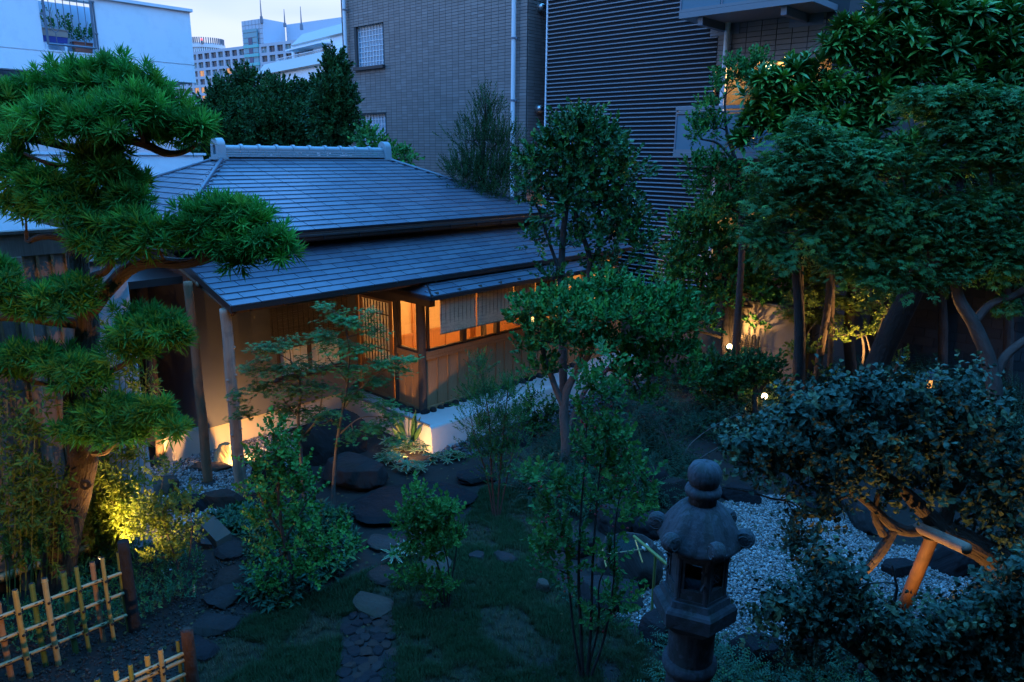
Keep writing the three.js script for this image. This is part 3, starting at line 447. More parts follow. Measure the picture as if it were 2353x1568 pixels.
{ // bay roof: a third, narrow tier with a hipped left end
  const r = sub('bay_roof', house), e = [-0.55, 2.45], m = 0.3, u0 = 3.0, u1 = 7.5, vt = 0.12, al = Math.atan(m), up = V3(0, Math.sin(al), -Math.cos(al)), ht = e[1] + m * (vt - e[0]), ins = 0.42;
  part('roof_deck', [sheet([L3(u0, e[0], e[1]), L3(u1, e[0], e[1]), L3(u1, vt, ht), L3(u0 + ins, vt, ht)], 0.04), sheet([L3(u0, e[0], e[1]), L3(u0 + ins, vt, ht), L3(u0 + ins, 0.9, ht), L3(u0, 0.9, e[1])], 0.04)], MT.woodDark, r);
  tileFace(r, 'bay_roof', (a, t) => L3(a, e[0], e[1]).addScaledVector(up, t), V3(1, 0, 0), up, (vt - e[0]) / Math.cos(al), (t) => u0 + ins * t * Math.cos(al) / (vt - e[0]), () => u1, 0.45, () => true, 0.4);
  part('hip_sheet', sheet([L3(u0 - 0.01, e[0] - 0.01, e[1] + 0.03), L3(u0 + ins, vt, ht + 0.03), L3(u0 + ins, 0.9, ht + 0.03), L3(u0 - 0.01, 0.9, e[1] + 0.03)], 0.02), MT.roofTile[0], r);
  part('hip_trim', bar(L3(u0 - 0.01, e[0] - 0.01, e[1] + 0.04), L3(u0 + ins, vt, ht + 0.035), 0.014, 6), MT.gutter, r);
  part('fascia', [box(u1 - u0, 0.06, 0.02, (u0 + u1) / 2, e[1] - 0.012, -e[0] + 0.012), box(0.02, 0.06, 1.4, u0 - 0.012, e[1] - 0.012, -(e[0] + 0.7))], MT.gutter, r);
  for (let i = 0; i < 10; i++) part('rafter', box(0.035, 0.04, 0.55, 3.15 + i * 0.47, 2.43, 0.27, -0.29), MT.woodDark, r);
  for (let i = 0; i < 7; i++) part('rafter_end', cyl(0.028, 0.028, 0.12, 3.4 + i * 0.68, 2.635, 0.14, 10, Math.PI / 2), MT.logBrown, r);
}
{ // main hipped roof with a tiled ridge
  const r = sub('main_roof', house), E = 3.41, Rh = 4.48, v0 = 1.0, vr = 3.85, v1 = 6.7, uL = -0.25, uR = 7.72, ra = 2.03, rb = 5.45;
  const c = [L3(uL, v0, E), L3(uR, v0, E), L3(uR, v1, E), L3(uL, v1, E)], A = L3(ra, vr, Rh), B = L3(rb, vr, Rh);
  part('roof_deck', [sheet([c[0], c[1], B, A], 0.05), sheet([c[1], c[2], B], 0.05), sheet([c[2], c[3], A, B], 0.05), sheet([c[3], c[0], A], 0.05)], MT.woodDark, r);
  const face = (P0, P1, Q0, Q1, singles, ph) => { // eave P0 -> P1, top Q0 -> Q1
    const right = P1.clone().sub(P0).normalize(), L = P0.distanceTo(P1), q = Q0.clone().sub(P0), a = q.dot(right), up = q.addScaledVector(right, -a), len = up.length(); up.normalize(); const b = Q1.clone().sub(P0).dot(right);
    tileFace(r, 'main_roof', (x, t) => P0.clone().addScaledVector(right, x).addScaledVector(up, t), right, up, len, (t) => lerp(0, a, clamp(t / len)), (t) => lerp(L, b, clamp(t / len)), 0.46, singles, ph);
  };
  face(c[0], c[1], A, B, (i) => i < 18, 0.2); face(c[3], c[0], A, A, () => false, 0.5); face(c[1], c[2], B, B, () => false, 0.5); face(c[2], c[3], B, A, () => false, 0.3);
  flushTiles('main_roof', r);
  for (const [p, q] of [[c[0], A], [c[3], A], [c[1], B], [c[2], B]]) part('hip_cover', bar(p.clone().setY(p.y + 0.035), q.clone().setY(q.y + 0.035), 0.036, 10), MT.roofTile[1], r);
  part('gutter', [place(new THREE.CylinderGeometry(0.055, 0.055, uR - uL + 0.1, 12, 1, true, Math.PI / 2, Math.PI), (uL + uR) / 2, E - 0.01, -v0 + 0.045, 0, 0, Math.PI / 2), box(uR - uL + 0.1, 0.012, 0.012, (uL + uR) / 2, E - 0.008, -v0 + 0.1)], MT.gutter, r);
  for (let i = 0; i < 12; i++) part('gutter_hook', box(0.015, 0.06, 0.03, uL + 0.4 + i * 0.66, E - 0.09, -v0 + 0.05), MT.gutter, r);
  part('fascia', [box(uR - uL, 0.12, 0.03, (uL + uR) / 2, E - 0.06, -v0 - 0.02), box(0.03, 0.12, v1 - v0 - 0.04, uL + 0.015, E - 0.06, -(v0 + v1) / 2)], MT.woodDark, r);
  part('soffit', box(uR - uL - 0.1, 0.03, v1 - v0 - 0.1, (uL + uR) / 2, E - 0.13, -(v0 + v1) / 2), MT.woodDark, r);
  // ridge: stacked flat tiles, a round cover with joint bands, end tiles
  const rg = sub('ridge', house), L = rb - ra + 0.06, x0 = ra - 0.03;
  for (let k = 0; k < 3; k++) for (let i = 0; i < 12; i++) { const a = Math.max(0, (i + (k % 2) * 0.5 - 0.5) * L / 11.5), b = Math.min(L, (i + (k % 2) * 0.5 + 0.5) * L / 11.5); if (b - a > 0.02) part('ridge_tile', cbox(b - a - 0.002, 0.034, 0.25 - k * 0.04, x0 + (a + b) / 2, Rh + 0.04 + k * 0.04, -vr, 0.004), MT.ridge, rg); }
  for (let i = 0; i < 10; i++) { part('ridge_cover', cyl(0.06, 0.06, L / 10 - 0.008, x0 + (i + 0.5) * L / 10, Rh + 0.165, -vr, 18, 0, 0, Math.PI / 2), MT.ridge, rg); if (i) part('joint_band', cyl(0.084, 0.084, 0.05, x0 + i * L / 10, Rh + 0.165, -vr, 18, 0, 0, Math.PI / 2), MT.ridge, rg); }
  for (const s of [-1, 1]) {
    const sh = new THREE.Shape(); sh.moveTo(-0.14, 0); sh.lineTo(0.14, 0); sh.lineTo(0.125, 0.19); sh.absarc(0, 0.19, 0.125, 0, Math.PI); sh.closePath();
    const ho = new THREE.Path(); ho.moveTo(-0.068, 0.03); ho.lineTo(-0.064, 0.16); ho.absarc(0, 0.16, 0.064, Math.PI, 0, true); ho.lineTo(0.068, 0.03); ho.closePath(); sh.holes.push(ho);
    const x = s < 0 ? x0 - 0.13 : x0 + L, g = new THREE.ExtrudeGeometry(sh, { depth: 0.13, bevelEnabled: true, bevelSize: 0.012, bevelThickness: 0.012, bevelSegments: 2, curveSegments: 14 }); g.rotateY(Math.PI / 2); g.translate(x, Rh + 0.02, -vr);
    part('ridge_end_tile', [g, box(0.06, 0.24, 0.15, x + 0.065, Rh + 0.14, -vr), cbox(0.2, 0.04, 0.34, x + 0.065, Rh - 0.002, -vr)], MT.ridge, rg);
  }
}
const BF = 0.40;                                                   // floor level of the bay and top of its plinth
{ // walls, posts, windows
  const w = house, X = (px, py, v = 0) => atV(px, py, v);
  part('plaster_wall', [facade(0.3, 0.42, 3.25, 3.3, 0.13, [[1.62, 0.92, 2.9, 2.12]]).translate(0, 0, -1.75), box(0.13, 2.9, 1.75, 0.365, 1.87, -2.756), box(0.12, 2.9, 3.2, 8.85, 1.87, -3.36), box(8.6, 2.9, 0.12, 4.55, 1.87, -5), box(0.5, 0.75, 5.5, 9.05, 3.0, -3)], MT.greyPlaster, w);
  part('base_wall', [facade(-0.12, 0, 3.22, 0.418, 0.12).translate(0, 0, -1.82), cbox(0.14, 0.76, 0.2, -0.16, 0.38, -1.9, 0.05), box(0.1, 0.418, 1.6, -0.07, 0.209, -2.75)], MT.beige, w);
  part('floor_slab', [box(5.55, 0.1, 4.8, 6.05, BF - 0.05, -2.42), box(2.9, 0.1, 3, 1.8, BF - 0.05, -3.4)], MT.woodDark, w);
  part('entrance_roof', [sheet([L3(-1.75, 1.15, 2.93), L3(-0.02, 1.15, 2.93), L3(-0.02, 4.6, 3.25), L3(-1.75, 4.6, 3.25)], 0.1)], MT.gutter, w); part('entrance_side', box(0.1, 2.9, 2.6, -1.55, 1.5, -3.2), MT.woodDark, w);
  // entrance at the left end: dark boards and a brown lattice
  const ent = part('entrance', [box(1.7, 2.9, 0.1, -0.5, 1.6, -3.65)], mat([0.02, 0.016, 0.014]), w);
  for (let i = 0; i < 9; i++) part('lattice_bar', box(0.035, 1.5, 0.04, -1.12 + i * 0.075, 2.0, -3.57), MT.wood[0], ent);
  part('lattice_rail', [box(0.75, 0.07, 0.05, -0.82, 2.78, -3.57), box(0.75, 0.07, 0.05, -0.82, 1.22, -3.57), box(0.75, 1.1, 0.03, -0.82, 0.62, -3.57)], MT.wood[0], ent);
  // log posts
  const logPost = (u, v, h, r, m, lean = 0, seed = 1) => {
    const pts = []; for (let i = 0; i <= 8; i++) pts.push([L3(u + lean * i / 8 + 0.008 * Math.sin(i * 1.7 + seed), v + 0.008 * Math.cos(i * 1.3 + seed), 0.02 + (h - 0.02) * i / 8), r * (1.06 - 0.02 * i)]);
    return tube(pts, { radial: 16, step: 0.06, lump: 0.05 });
  };
  const p1 = part('post', logPost(0, 0, 2.64, 0.075, 0, 0, 2), MT.logPale, w);
  for (const [h, a] of [[2.12, 0.3], [1.75, 1.0], [1.7, 2.6], [1.42, 3.0], [1.36, 0.4], [1.0, 0.9], [0.93, 2.8], [0.62, 1.9], [0.5, 0.5]]) part('knot', place(new THREE.SphereGeometry(0.022, 8, 6), Math.cos(a) * 0.072, h, Math.sin(a) * 0.072), MT.logPale, p1);
  part('knot_hole', place(new THREE.TorusGeometry(0.026, 0.012, 8, 14), 0.0, 0.62, 0.078), MT.logPale, p1);
  part('post', logPost(-0.13, 0.72, 2.92, 0.062, 0, 0, 4), MT.logBrown, w);
  part('post', logPost(-0.25, 2.02, 3.25, 0.075, 0, 0, 6), MT.log, w);
  for (const [u, v, r] of [[-0.02, 0, 0.14], [-0.13, 0.72, 0.11], [-0.25, 2.02, 0.17]]) part('post_stone', place(new THREE.SphereGeometry(r, 18, 10), u, 0.0, -v, 0, 0.4, 0).scale(1, 0.6, 1), MT.rock[2], w);
  part('eave_beam', [bar(L3(-0.04, 0, 2.6), L3(3.3, 0, 2.6), 0.045, 12), bar(L3(-0.02, 0.72, 2.86), L3(3.3, 0.72, 2.86), 0.045, 12), bar(L3(0.06, 2.1, 3.2), L3(0.06, -0.1, 2.58), 0.03, 10)], MT.logBrown, w);
  // shoji window under the hanging blind
  const wi = part('window', [box(1.28, 0.05, 0.09, 2.26, 0.945, -1.77), box(1.28, 0.05, 0.09, 2.26, 2.095, -1.77), box(0.05, 1.1, 0.09, 1.645, 1.52, -1.77), box(0.05, 1.1, 0.09, 2.875, 1.52, -1.77), box(0.06, 1.1, 0.06, 2.24, 1.52, -1.775), box(1.5, 0.03, 0.12, 2.26, 0.905, -1.74)], MT.woodDark, w);
  for (const x of [1.94, 2.56]) part('paper_pane', box(0.56, 1.1, 0.01, x, 1.52, -1.80), MT.paper, wi);
  for (const x of [1.94, 2.56]) for (let i = 1; i < 4; i++) part('lattice_bar', [box(0.006, 1.1, 0.006, x - 0.28 + i * 0.14, 1.52, -1.792)], MT.reed, wi);
  // the bay: posts
  const cp = [3.25, 0];
  part('post', logPost(3.25, 0, 2.36, 0.07, 0, 0, 3).translate(0, 0, 0), MT.log, w); part('post', logPost(3.25, 0.66, 2.5, 0.055, 0, 0, 5), MT.log, w); part('post', box(0.09, 2.1, 0.09, 3.25, BF + 1.05, -1.72), MT.wood[0], w);
  part('beam', [box(0.11, 0.12, 2.1, 3.25, 2.3, -0.77), box(5.4, 0.11, 0.1, 5.95, 2.37, 0)], MT.woodDark, w);
  // lattice door on the bay's left side
  const door = part('door', [box(0.035, 1.78, 0.06, 3.24, BF + 0.91, -0.8), box(0.035, 1.78, 0.06, 3.24, BF + 0.91, -1.63), box(0.035, 0.06, 0.77, 3.24, BF + 1.77, -1.215), box(0.035, 0.06, 0.77, 3.24, 0.98, -1.215), box(0.035, 0.08, 0.77, 3.24, BF + 0.06, -1.215)], MT.wood[1], w);
  for (let i = 0; i < 3; i++) part('board', box(0.02, 0.15, 0.77, 3.24, BF + 0.18 + i * 0.155, -1.215), MT.wood[i % 3], door);
  part('paper', box(0.008, 1.12, 0.77, 3.255, 1.57, -1.215), MT.paperThin, door);
  for (let i = 1; i < 9; i++) part('lattice_bar', box(0.014, 1.12, 0.014, 3.235, 1.57, -0.83 - i * 0.086), MT.woodDark, door);
  for (const h of [1.3, 1.92]) part('lattice_rail', box(0.014, 0.014, 0.77, 3.228, h, -1.215), MT.woodDark, door);
  part('door_track', [box(0.1, 0.05, 1.0, 3.25, BF + 0.01, -1.2), box(0.1, 0.06, 1.0, 3.25, 2.22, -1.2)], MT.woodDark, w);
  // boarded dado of the bay: left side and front
  const SILL = 1.43, left = sub('side_dado', w), front = sub('front_dado', w);
  for (let i = 0; i < 3; i++) part('plank', cbox(0.03, SILL - 0.14 - BF, 0.18, 3.25, (SILL - 0.14 + BF) / 2 + 0.03, -0.16 - i * 0.19, 0.004), MT.wood[i % 3], left);
  part('side_rail', [box(0.08, 0.1, 0.56, 3.25, SILL - 0.07, -0.35), box(0.07, 0.07, 0.56, 3.25, BF + 0.035, -0.35)], MT.wood[0], left);
  const pw = 0.222; for (let i = 0; i < 24; i++) { const x = 3.34 + (i + 0.5) * (pw + 0.012); part('plank', cbox(pw, SILL - 0.2 - BF, 0.025, x, (SILL - 0.13 + BF + 0.07) / 2, -0.015, 0.004), MT.wood[Math.floor(hash(i, 3) * 2.99)], front); if (i) part('batten', box(0.024, SILL - 0.2 - BF, 0.02, x - (pw + 0.012) / 2, (SILL - 0.13 + BF + 0.07) / 2, 0.006), MT.wood[0], front); }
  part('front_rail', [box(5.6, 0.075, 0.1, 6.1, SILL - 0.035, 0), box(5.6, 0.055, 0.075, 6.1, SILL - 0.105, 0.005), box(5.6, 0.075, 0.1, 6.1, BF + 0.035, 0.005), box(5.6, SILL - BF, 0.02, 6.1, (SILL + BF) / 2, -0.06)], MT.wood[0], front);
  // bay windows
  const mx = [X(1157 / 1.088, 830 / 1.088)[0], X(1241 / 1.088, 815 / 1.088)[0], 6.55, 7.5, 8.45]; let xa = 3.33;
  for (const x of mx) { const wn = part('window', [box(0.075, 0.86, 0.08, x, SILL + 0.43, 0), box(x - xa - 0.04, 0.04, 0.05, (x + xa) / 2, SILL + 0.02, 0), box(0.035, 0.84, 0.05, xa + 0.05, SILL + 0.43, 0)], MT.woodDark, w); part('pane', box(x - xa - 0.08, 0.8, 0.004, (x + xa) / 2, SILL + 0.44, -0.002), MT.pane, wn); xa = x; }
  const sw = part('window', [box(0.05, 0.05, 0.5, 3.25, SILL, -0.34), box(0.05, 0.86, 0.04, 3.25, SILL + 0.42, -0.58), box(0.05, 0.86, 0.035, 3.25, SILL + 0.42, -0.09)], MT.woodDark, w); part('pane', box(0.004, 0.8, 0.46, 3.25, SILL + 0.43, -0.34), MT.pane, sw);
  // inside: a closed room
  const room = sub('room', w), oakM = mat([0.46, 0.24, 0.1], { map: T.wood, roughness: 0.45 });
  part('floor', box(5.5, 0.03, 2.55, 6.0, BF + 0.04, -1.33), oakM, room);
  part('back_wall', [box(5.5, 2.3, 0.05, 6.0, 1.55, -2.6), box(0.05, 2.3, 2.5, 8.72, 1.55, -1.35), box(0.05, 2.3, 0.84, 3.31, 1.55, -2.18)], mat([0.62, 0.5, 0.33], { map: T.plaster, roughness: 0.9 }), room);
  part('ceiling', box(5.5, 0.04, 2.7, 6.0, 2.5, -1.3), mat([0.5, 0.34, 0.18], { map: T.wood }), room);
  for (let i = 0; i < 6; i++) { part('panel', box(0.86, 0.48, 0.03, 3.8 + i * 0.9, BF + 0.3, -2.56), oakM, room); part('room_post', box(0.07, 2.1, 0.06, 3.35 + i * 0.9, 1.5, -2.55), oakM, room); }
  part('panel_rail', box(5.3, 0.05, 0.05, 6, BF + 0.57, -2.55), oakM, room); part('bench', [box(5.2, 0.04, 0.34, 6.0, SILL - 0.2, -0.26), box(5.2, 0.3, 0.03, 6, SILL - 0.36, -0.42)], oakM, room);
  // plinth with its ledge, stones and metal edge
  const sh = new THREE.Shape(); sh.moveTo(-0.08, 0); sh.lineTo(5.9, 0); sh.lineTo(5.9, BF); sh.lineTo(0.05, BF); sh.closePath();
  const prof = new THREE.Shape(); prof.moveTo(0, 0); prof.lineTo(0.75, 0); prof.lineTo(0.66, BF - 0.05); prof.quadraticCurveTo(0.65, BF, 0.6, BF + 0.01); prof.lineTo(0, BF + 0.01); prof.closePath();
  const pg = new THREE.ExtrudeGeometry(prof, { depth: 5.95, bevelEnabled: false, steps: 1 }); pg.rotateY(-Math.PI / 2); pg.scale(-1, 1, 1); pg.index = null; const pi = pg.attributes.position; for (let i = 0; i < pi.count; i++) { const y = pi.getY(i); if (pi.getX(i) < 0.01) pi.setX(i, -0.06 * (1 - y / BF)); } pg.translate(2.86, 0, 0);
  for (let i = 0; i < pi.count; i += 3) for (const a of [pg.attributes.position, pg.attributes.normal, pg.attributes.uv]) for (let k = 0; k < a.itemSize; k++) { const t = a.array[(i + 1) * a.itemSize + k]; a.array[(i + 1) * a.itemSize + k] = a.array[(i + 2) * a.itemSize + k]; a.array[(i + 2) * a.itemSize + k] = t; }
  pg.computeVertexNormals();
  part('plinth', [pg, box(0.36, BF, 1.76, 3.03, BF / 2, -0.88)], MT.plinth, w);
  part('edge_strip', [box(0.03, 0.03, 2.2, 2.868, BF + 0.018, -0.5)], MT.steel, w);
  for (let i = 0; i < 30; i++) { const r = 0.05 + 0.035 * hash(i, 2), g = new THREE.SphereGeometry(r, 12, 8); g.scale(1.35, 0.8, 0.9); part('foundation_stone', place(g, i < 24 ? 3.22 + i * 0.17 : 3.1 + 0.03 * hash(i, 5), BF + 0.02, i < 24 ? 0.075 + 0.025 * hash(i, 4) : -0.05 - (i - 24) * 0.16, 0, i, 0), MT.rock[i % 3], w); }
}
// hanging reed blinds
const reedBlind = (lab, x0, x1, top, bot, z, m, backM) => {
  const b = thing('reed_blind', lab, 'blind', O.clone().add(V3(0, 0, 0)), HROT, 'reed blinds of the tea house'); b.position.copy(hw((x0 + x1) / 2, -z, bot)); const W = x1 - x0, h = top - bot, gs = [];
  const n = Math.round(h / 0.0085); for (let i = 0; i < n; i++) { const a = i / n; gs.push(box(W - 0.012 * hash(i, 3), 0.0074, 0.004, 0.006 * (hash(i, 7) - 0.5), a * h, 0.006 * Math.sin(a * 9) * (1 - a), 0, 0, 0.006 * (hash(i, 9) - 0.5))); }
  part('reeds', gs, m, b, 'stuff');
  for (let i = 0; i <= Math.round(W / 0.1); i++) part('cord', box(0.0035, h, 0.007, -W / 2 + 0.03 + i * (W - 0.06) / Math.round(W / 0.1), h / 2, 0.002), MT.cord, b);
  part('rod', [bar(V3(-W / 2 - 0.01, h, 0), V3(W / 2 + 0.01, h, 0), 0.013), bar(V3(-W / 2, 0, 0), V3(W / 2, 0, 0), 0.011)], MT.logBrown, b);
};
reedBlind('dark brown reed blind over the paper window of the grey wall', 1.5, 2.98, 2.2, 1.47, -1.66, MT.reedDark);
{
  const bx = (px, py) => atV(px / 1.088, py / 1.088, -0.45)[0], e = [1098, 1191, 1284, 1338, 1384], y = [760, 745, 730, 722, 715], labs = ['leftmost grey-gold reed blind of the lit bay, beside the dark corner post', 'second reed blind of the lit bay, wide, left of a lit gap', 'third reed blind of the lit bay, half behind the layered tree', 'darkest reed blind at the right end of the bay'];
  for (let i = 0; i < 4; i++) reedBlind(labs[i], bx(e[i], y[i]) + 0.012, bx(e[i + 1], y[i + 1]) - 0.012, 2.4, 1.82 + (i === 3 ? -0.1 : 0), 0.45, i === 3 ? MT.reedDark : MT.reed);
}
{ // paper lamp inside the bay
  const p = onPlane(1216, 742, hw(0, 0.75), Vv), l = thing('paper_lamp', 'glowing paper lamp hanging inside the lit bay window', 'lamp', p, 0);
  part('shade', place(new THREE.LatheGeometry([[0.03, 0.13], [0.09, 0.11], [0.16, 0.03], [0.17, -0.06], [0.13, -0.1]].map((q) => new THREE.Vector2(...q)), 24), 0, 0, 0), glowMat(1, 0.62, 0.2, 2.4), l);
  part('flex', bar(V3(0, 0.12, 0), V3(0, 2.48 - p.y, 0), 0.006, 6), MT.dark, l);
  const a = new THREE.PointLight(WARM.clone(), 9); a.name = 'room_light'; a.position.set(0, -0.02, 0); a.shadow.radius = 5; a.castShadow = true; l.add(a);
  const q = hw(4.3, 1.5, 2.3), d = thing('ceiling_lamp', 'shallow ceiling lamp of the tea room, hidden behind the reed blinds', 'lamp', q, HROT);
  part('lamp_base', cyl(0.13, 0.13, 0.03, 0, 0.16, 0, 24), MT.wood[0], d); part('lamp_cover', cyl(0.11, 0.13, 0.09, 0, 0.1, 0, 24), glowMat(1, 0.6, 0.22, 2.4), d);
  const c = new THREE.PointLight(WARM.clone(), 11); c.name = 'room_light'; c.position.set(0, 0.0, 0); c.shadow.radius = 5; c.castShadow = true; d.add(c);
}
// ---------- ground ----------
struct('ground', new THREE.PlaneGeometry(900, 900).rotateX(-Math.PI / 2).applyMatrix4(new THREE.Matrix4().identity()), (() => { const m = MT.soil.clone(); m.map = T.soil.clone(); m.map.repeat.set(560, 560); m.bumpMap = null; m.map.needsUpdate = true; return m; })());
const inside = (poly, x, z) => { let c = false; for (let i = 0, j = poly.length - 1; i < poly.length; j = i++) if ((poly[i].z > z) !== (poly[j].z > z) && x < (poly[j].x - poly[i].x) * (z - poly[i].z) / (poly[j].z - poly[i].z) + poly[i].x) c = !c; return c; };
const polyPx = (l, h = 0) => l.map(([x, y]) => atY(x, y, h));
function smoothPoly(p) { const c = new THREE.CatmullRomCurve3(p, true, 'centripetal'); return c.getPoints(p.length * 5).slice(0, -1); }
function groundSheet(name, poly, y, m) { const s = new THREE.Shape(poly.map((p) => new THREE.Vector2(p.x, -p.z))); const g = new THREE.ShapeGeometry(s); g.rotateX(-Math.PI / 2); g.translate(0, y, 0); return struct(name, g, m); }
const lawn = smoothPoly(polyPx([[380, 1720], [440, 1520], [560, 1432], [760, 1352], [850, 1312], [960, 1275], [1070, 1195], [1120, 1120], [1225, 1140], [1262, 1290], [1285, 1350], [1400, 1425], [1500, 1500], [1560, 1590], [1600, 1800], [380, 1860]]));
groundSheet('lawn', lawn, 0.004, MT.turf);
const noGrass = [];
function growGrass() { // grass tufts, thin where the photograph shows worn patches
  const bl = []; for (let i = 0; i < 8; i++) { const a = i * 2.4, t = 0.2 + 0.5 * hash(i, 1), h = 0.034 + 0.034 * hash(i, 2), x = Math.cos(a) * 0.014, z = Math.sin(a) * 0.012, ux = Math.cos(a + 1.5) * 0.0026, uz = Math.sin(a + 1.5) * 0.0026; bl.push(x - ux, 0, z - uz, x + ux, 0, z + uz, x + Math.cos(a) * h * t, h, z + Math.sin(a) * h * t); }
  const g = new THREE.BufferGeometry(); g.setAttribute('position', new THREE.Float32BufferAttribute(bl, 3)); g.computeVertexNormals();
  const r = rng(11), mats = [], cols = [], q = new THREE.Quaternion(), worn = polyPx([[1220, 1480], [1060, 1555], [700, 1470], [560, 1500], [480, 1480], [1130, 1440]]);
  const lo = V3(1e9, 0, 1e9), hi = V3(-1e9, 0, -1e9); lawn.forEach((p) => { lo.min(p); hi.max(p); });
  for (let i = 0; i < 80000; i++) {
    const x = lerp(lo.x, hi.x, r()), z = lerp(lo.z, hi.z, r()); if (!inside(lawn, x, z) || noGrass.some((k) => (x - k[0]) ** 2 + (z - k[1]) ** 2 < k[2]) || inside(cobbleBed, x, z)) continue;
    let bare = fbm(x * 2.2 + 9, z * 2.2, 0, 4, 5); for (const w of worn) bare += 0.3 * Math.exp(-((x - w.x) ** 2 + (z - w.z) ** 2) * 14); if (bare > 0.62 && r() < 0.82) continue;
    q.setFromAxisAngle(V3(0, 1, 0), r() * 6.28); mats.push(M4(V3(x, 0.003, z), q, 0.75 + 0.7 * r()));
    const dry = bare > 0.52 ? (bare - 0.5) * 4 * r() : r() < 0.05 ? 0.7 : 0; cols.push(lin(lerp(0.016, 0.12, dry), lerp(0.062, 0.1, dry), lerp(0.014, 0.05, dry)).multiplyScalar(0.75 + 0.5 * r()));
  }
  tag(copies('grass', g, mat([1, 1, 1], { roughness: 0.8 }), mats, cols), 'short patchy grass of the lawn, dry and thin in places', 'grass', null, 'stuff');
}
function pebbles(name, label, poly, n, r0, r1, cols, seed, y0 = 0, mound) {
  const g = new THREE.IcosahedronGeometry(1, 1), p = g.attributes.position; for (let i = 0; i < p.count; i++) { const k = 0.78 + 0.44 * n3(p.getX(i) * 1.3 + 5, p.getY(i) * 1.3, p.getZ(i) * 1.3 + 2); p.setXYZ(i, p.getX(i) * k, p.getY(i) * k * 0.72, p.getZ(i) * k * 0.82); } g.deleteAttribute('uv'); const gg = mergeVertices(g.deleteAttribute('normal') && g); gg.computeVertexNormals();
  const lo = V3(1e9, 0, 1e9), hi = V3(-1e9, 0, -1e9), r = rng(seed), ms = [], cs = []; poly.forEach((q) => { lo.min(q); hi.max(q); });
  for (let i = 0; i < n; i++) { const x = lerp(lo.x, hi.x, r()), z = lerp(lo.z, hi.z, r()); if (!inside(poly, x, z)) continue; const s = lerp(r0, r1, r() * r()); ms.push(M4(V3(x, y0 + s * 0.5 + r() * r() * 0.03, z), new THREE.Quaternion().setFromEuler(new THREE.Euler(r() * 0.8, r() * 6.3, r() * 0.8)), s)); const c = cols[Math.floor(r() * cols.length)], k = 0.75 + 0.5 * r(); cs.push(lin(c[0] * k, c[1] * k, c[2] * k)); }
  return tag(copies(name, gg, MT.pebble, ms, cs), label, 'gravel', null, 'stuff');
}
const PALE = [[0.27, 0.24, 0.22], [0.34, 0.31, 0.29], [0.2, 0.18, 0.17], [0.28, 0.22, 0.18], [0.13, 0.12, 0.12], [0.42, 0.39, 0.36]], POND = PALE.map((c) => c.map((x) => x * 0.85));
const dryPond = smoothPoly(polyPx([[1690, 1150], [1790, 1142], [1880, 1165], [1960, 1190], [2010, 1250], [2150, 1265], [2250, 1330], [2275, 1400], [2100, 1425], [1980, 1440], [1860, 1490], [1720, 1510], [1560, 1475], [1440, 1430], [1400, 1395], [1480, 1345], [1530, 1290], [1490, 1225], [1590, 1185]]));
groundSheet('gravel_bed', dryPond, 0.008, MT.gravelBed);
pebbles('gravel', 'pale crushed gravel of the dry pond behind the stone lantern', dryPond, 52000, 0.009, 0.021, POND, 21);
const court = smoothPoly([[-1.5, 1.9], [-1.0, 1.82], [1.5, 1.82], [1.75, 1.2], [1.1, 0.6], [0.6, 0.15], [0.0, -0.1], [-0.5, -0.25], [-0.95, -0.2], [-1.25, 0.6]].map(([a, b]) => hw(a, b, 0)));
groundSheet('court_bed', court, 0.008, MT.gravelBed);
pebbles('gravel', 'pale pebbles lit by spotlights around the log posts of the tea house', court, 14000, 0.012, 0.024, PALE, 22);
const dripline = smoothPoly([[2.75, -0.78], [2.55, -0.95], [3.4, -1.35], [5, -1.25], [8.4, -1.1], [8.5, -0.78], [5.4, -0.74]].map(([a, b]) => hw(a, b, 0)));
pebbles('gravel', 'dark grey lava gravel along the foot of the plaster plinth', dripline, 4200, 0.022, 0.05, [[0.06, 0.06, 0.065], [0.045, 0.045, 0.05], [0.09, 0.088, 0.09]], 23);

// ---------- stones ----------
function rockGeo(seed, { flat = 0.5, rough = 0.28, detail = 4, freq = 1.3 } = {}) {
  let g = new THREE.IcosahedronGeometry(1, detail > 3 ? 14 : 7); g.deleteAttribute('uv'); g.deleteAttribute('normal'); g = mergeVertices(g, 1e-4); const p = g.attributes.position, r = rng(seed * 31 + 5), cuts = [];
  for (let i = 0; i < 7; i++) { const a = r() * 6.28, y = r() * 0.9 - 0.2; cuts.push([V3(Math.cos(a), y, Math.sin(a)).normalize(), 0.6 + 0.28 * r()]); } if (flat) cuts.push([V3((r() - 0.5) * 0.12, 1, (r() - 0.5) * 0.12).normalize(), 1 - flat]);
  const v = V3(), uv = new Float32Array(p.count * 2);
  for (let i = 0; i < p.count; i++) {
    v.fromBufferAttribute(p, i); const k = 1 + rough * (f3(v.x * freq + seed, v.y * freq + seed * 2, v.z * freq, 4) - 0.5) * 2; v.multiplyScalar(k);
    for (const [n, d] of cuts) { const e = v.dot(n) - d; if (e > 0) v.addScaledVector(n, -e * 0.9); }
    v.multiplyScalar(1 + 0.07 * (f3(v.x * 5, v.y * 5 + seed, v.z * 5, 4) - 0.5));
    p.setXYZ(i, v.x, v.y, v.z);
  }
  g.computeVertexNormals(); return g;
}
function rockUv(g, sx, sy, sz) { const p = g.attributes.position, uv = new Float32Array(p.count * 2); g.scale(sx, sy, sz); for (let i = 0; i < p.count; i++) { uv[i * 2] = p.getX(i) + p.getY(i) * 0.6; uv[i * 2 + 1] = p.getZ(i) + p.getY(i) * 0.8; } g.setAttribute('uv', new THREE.BufferAttribute(uv, 2)); g.computeVertexNormals(); return g; }
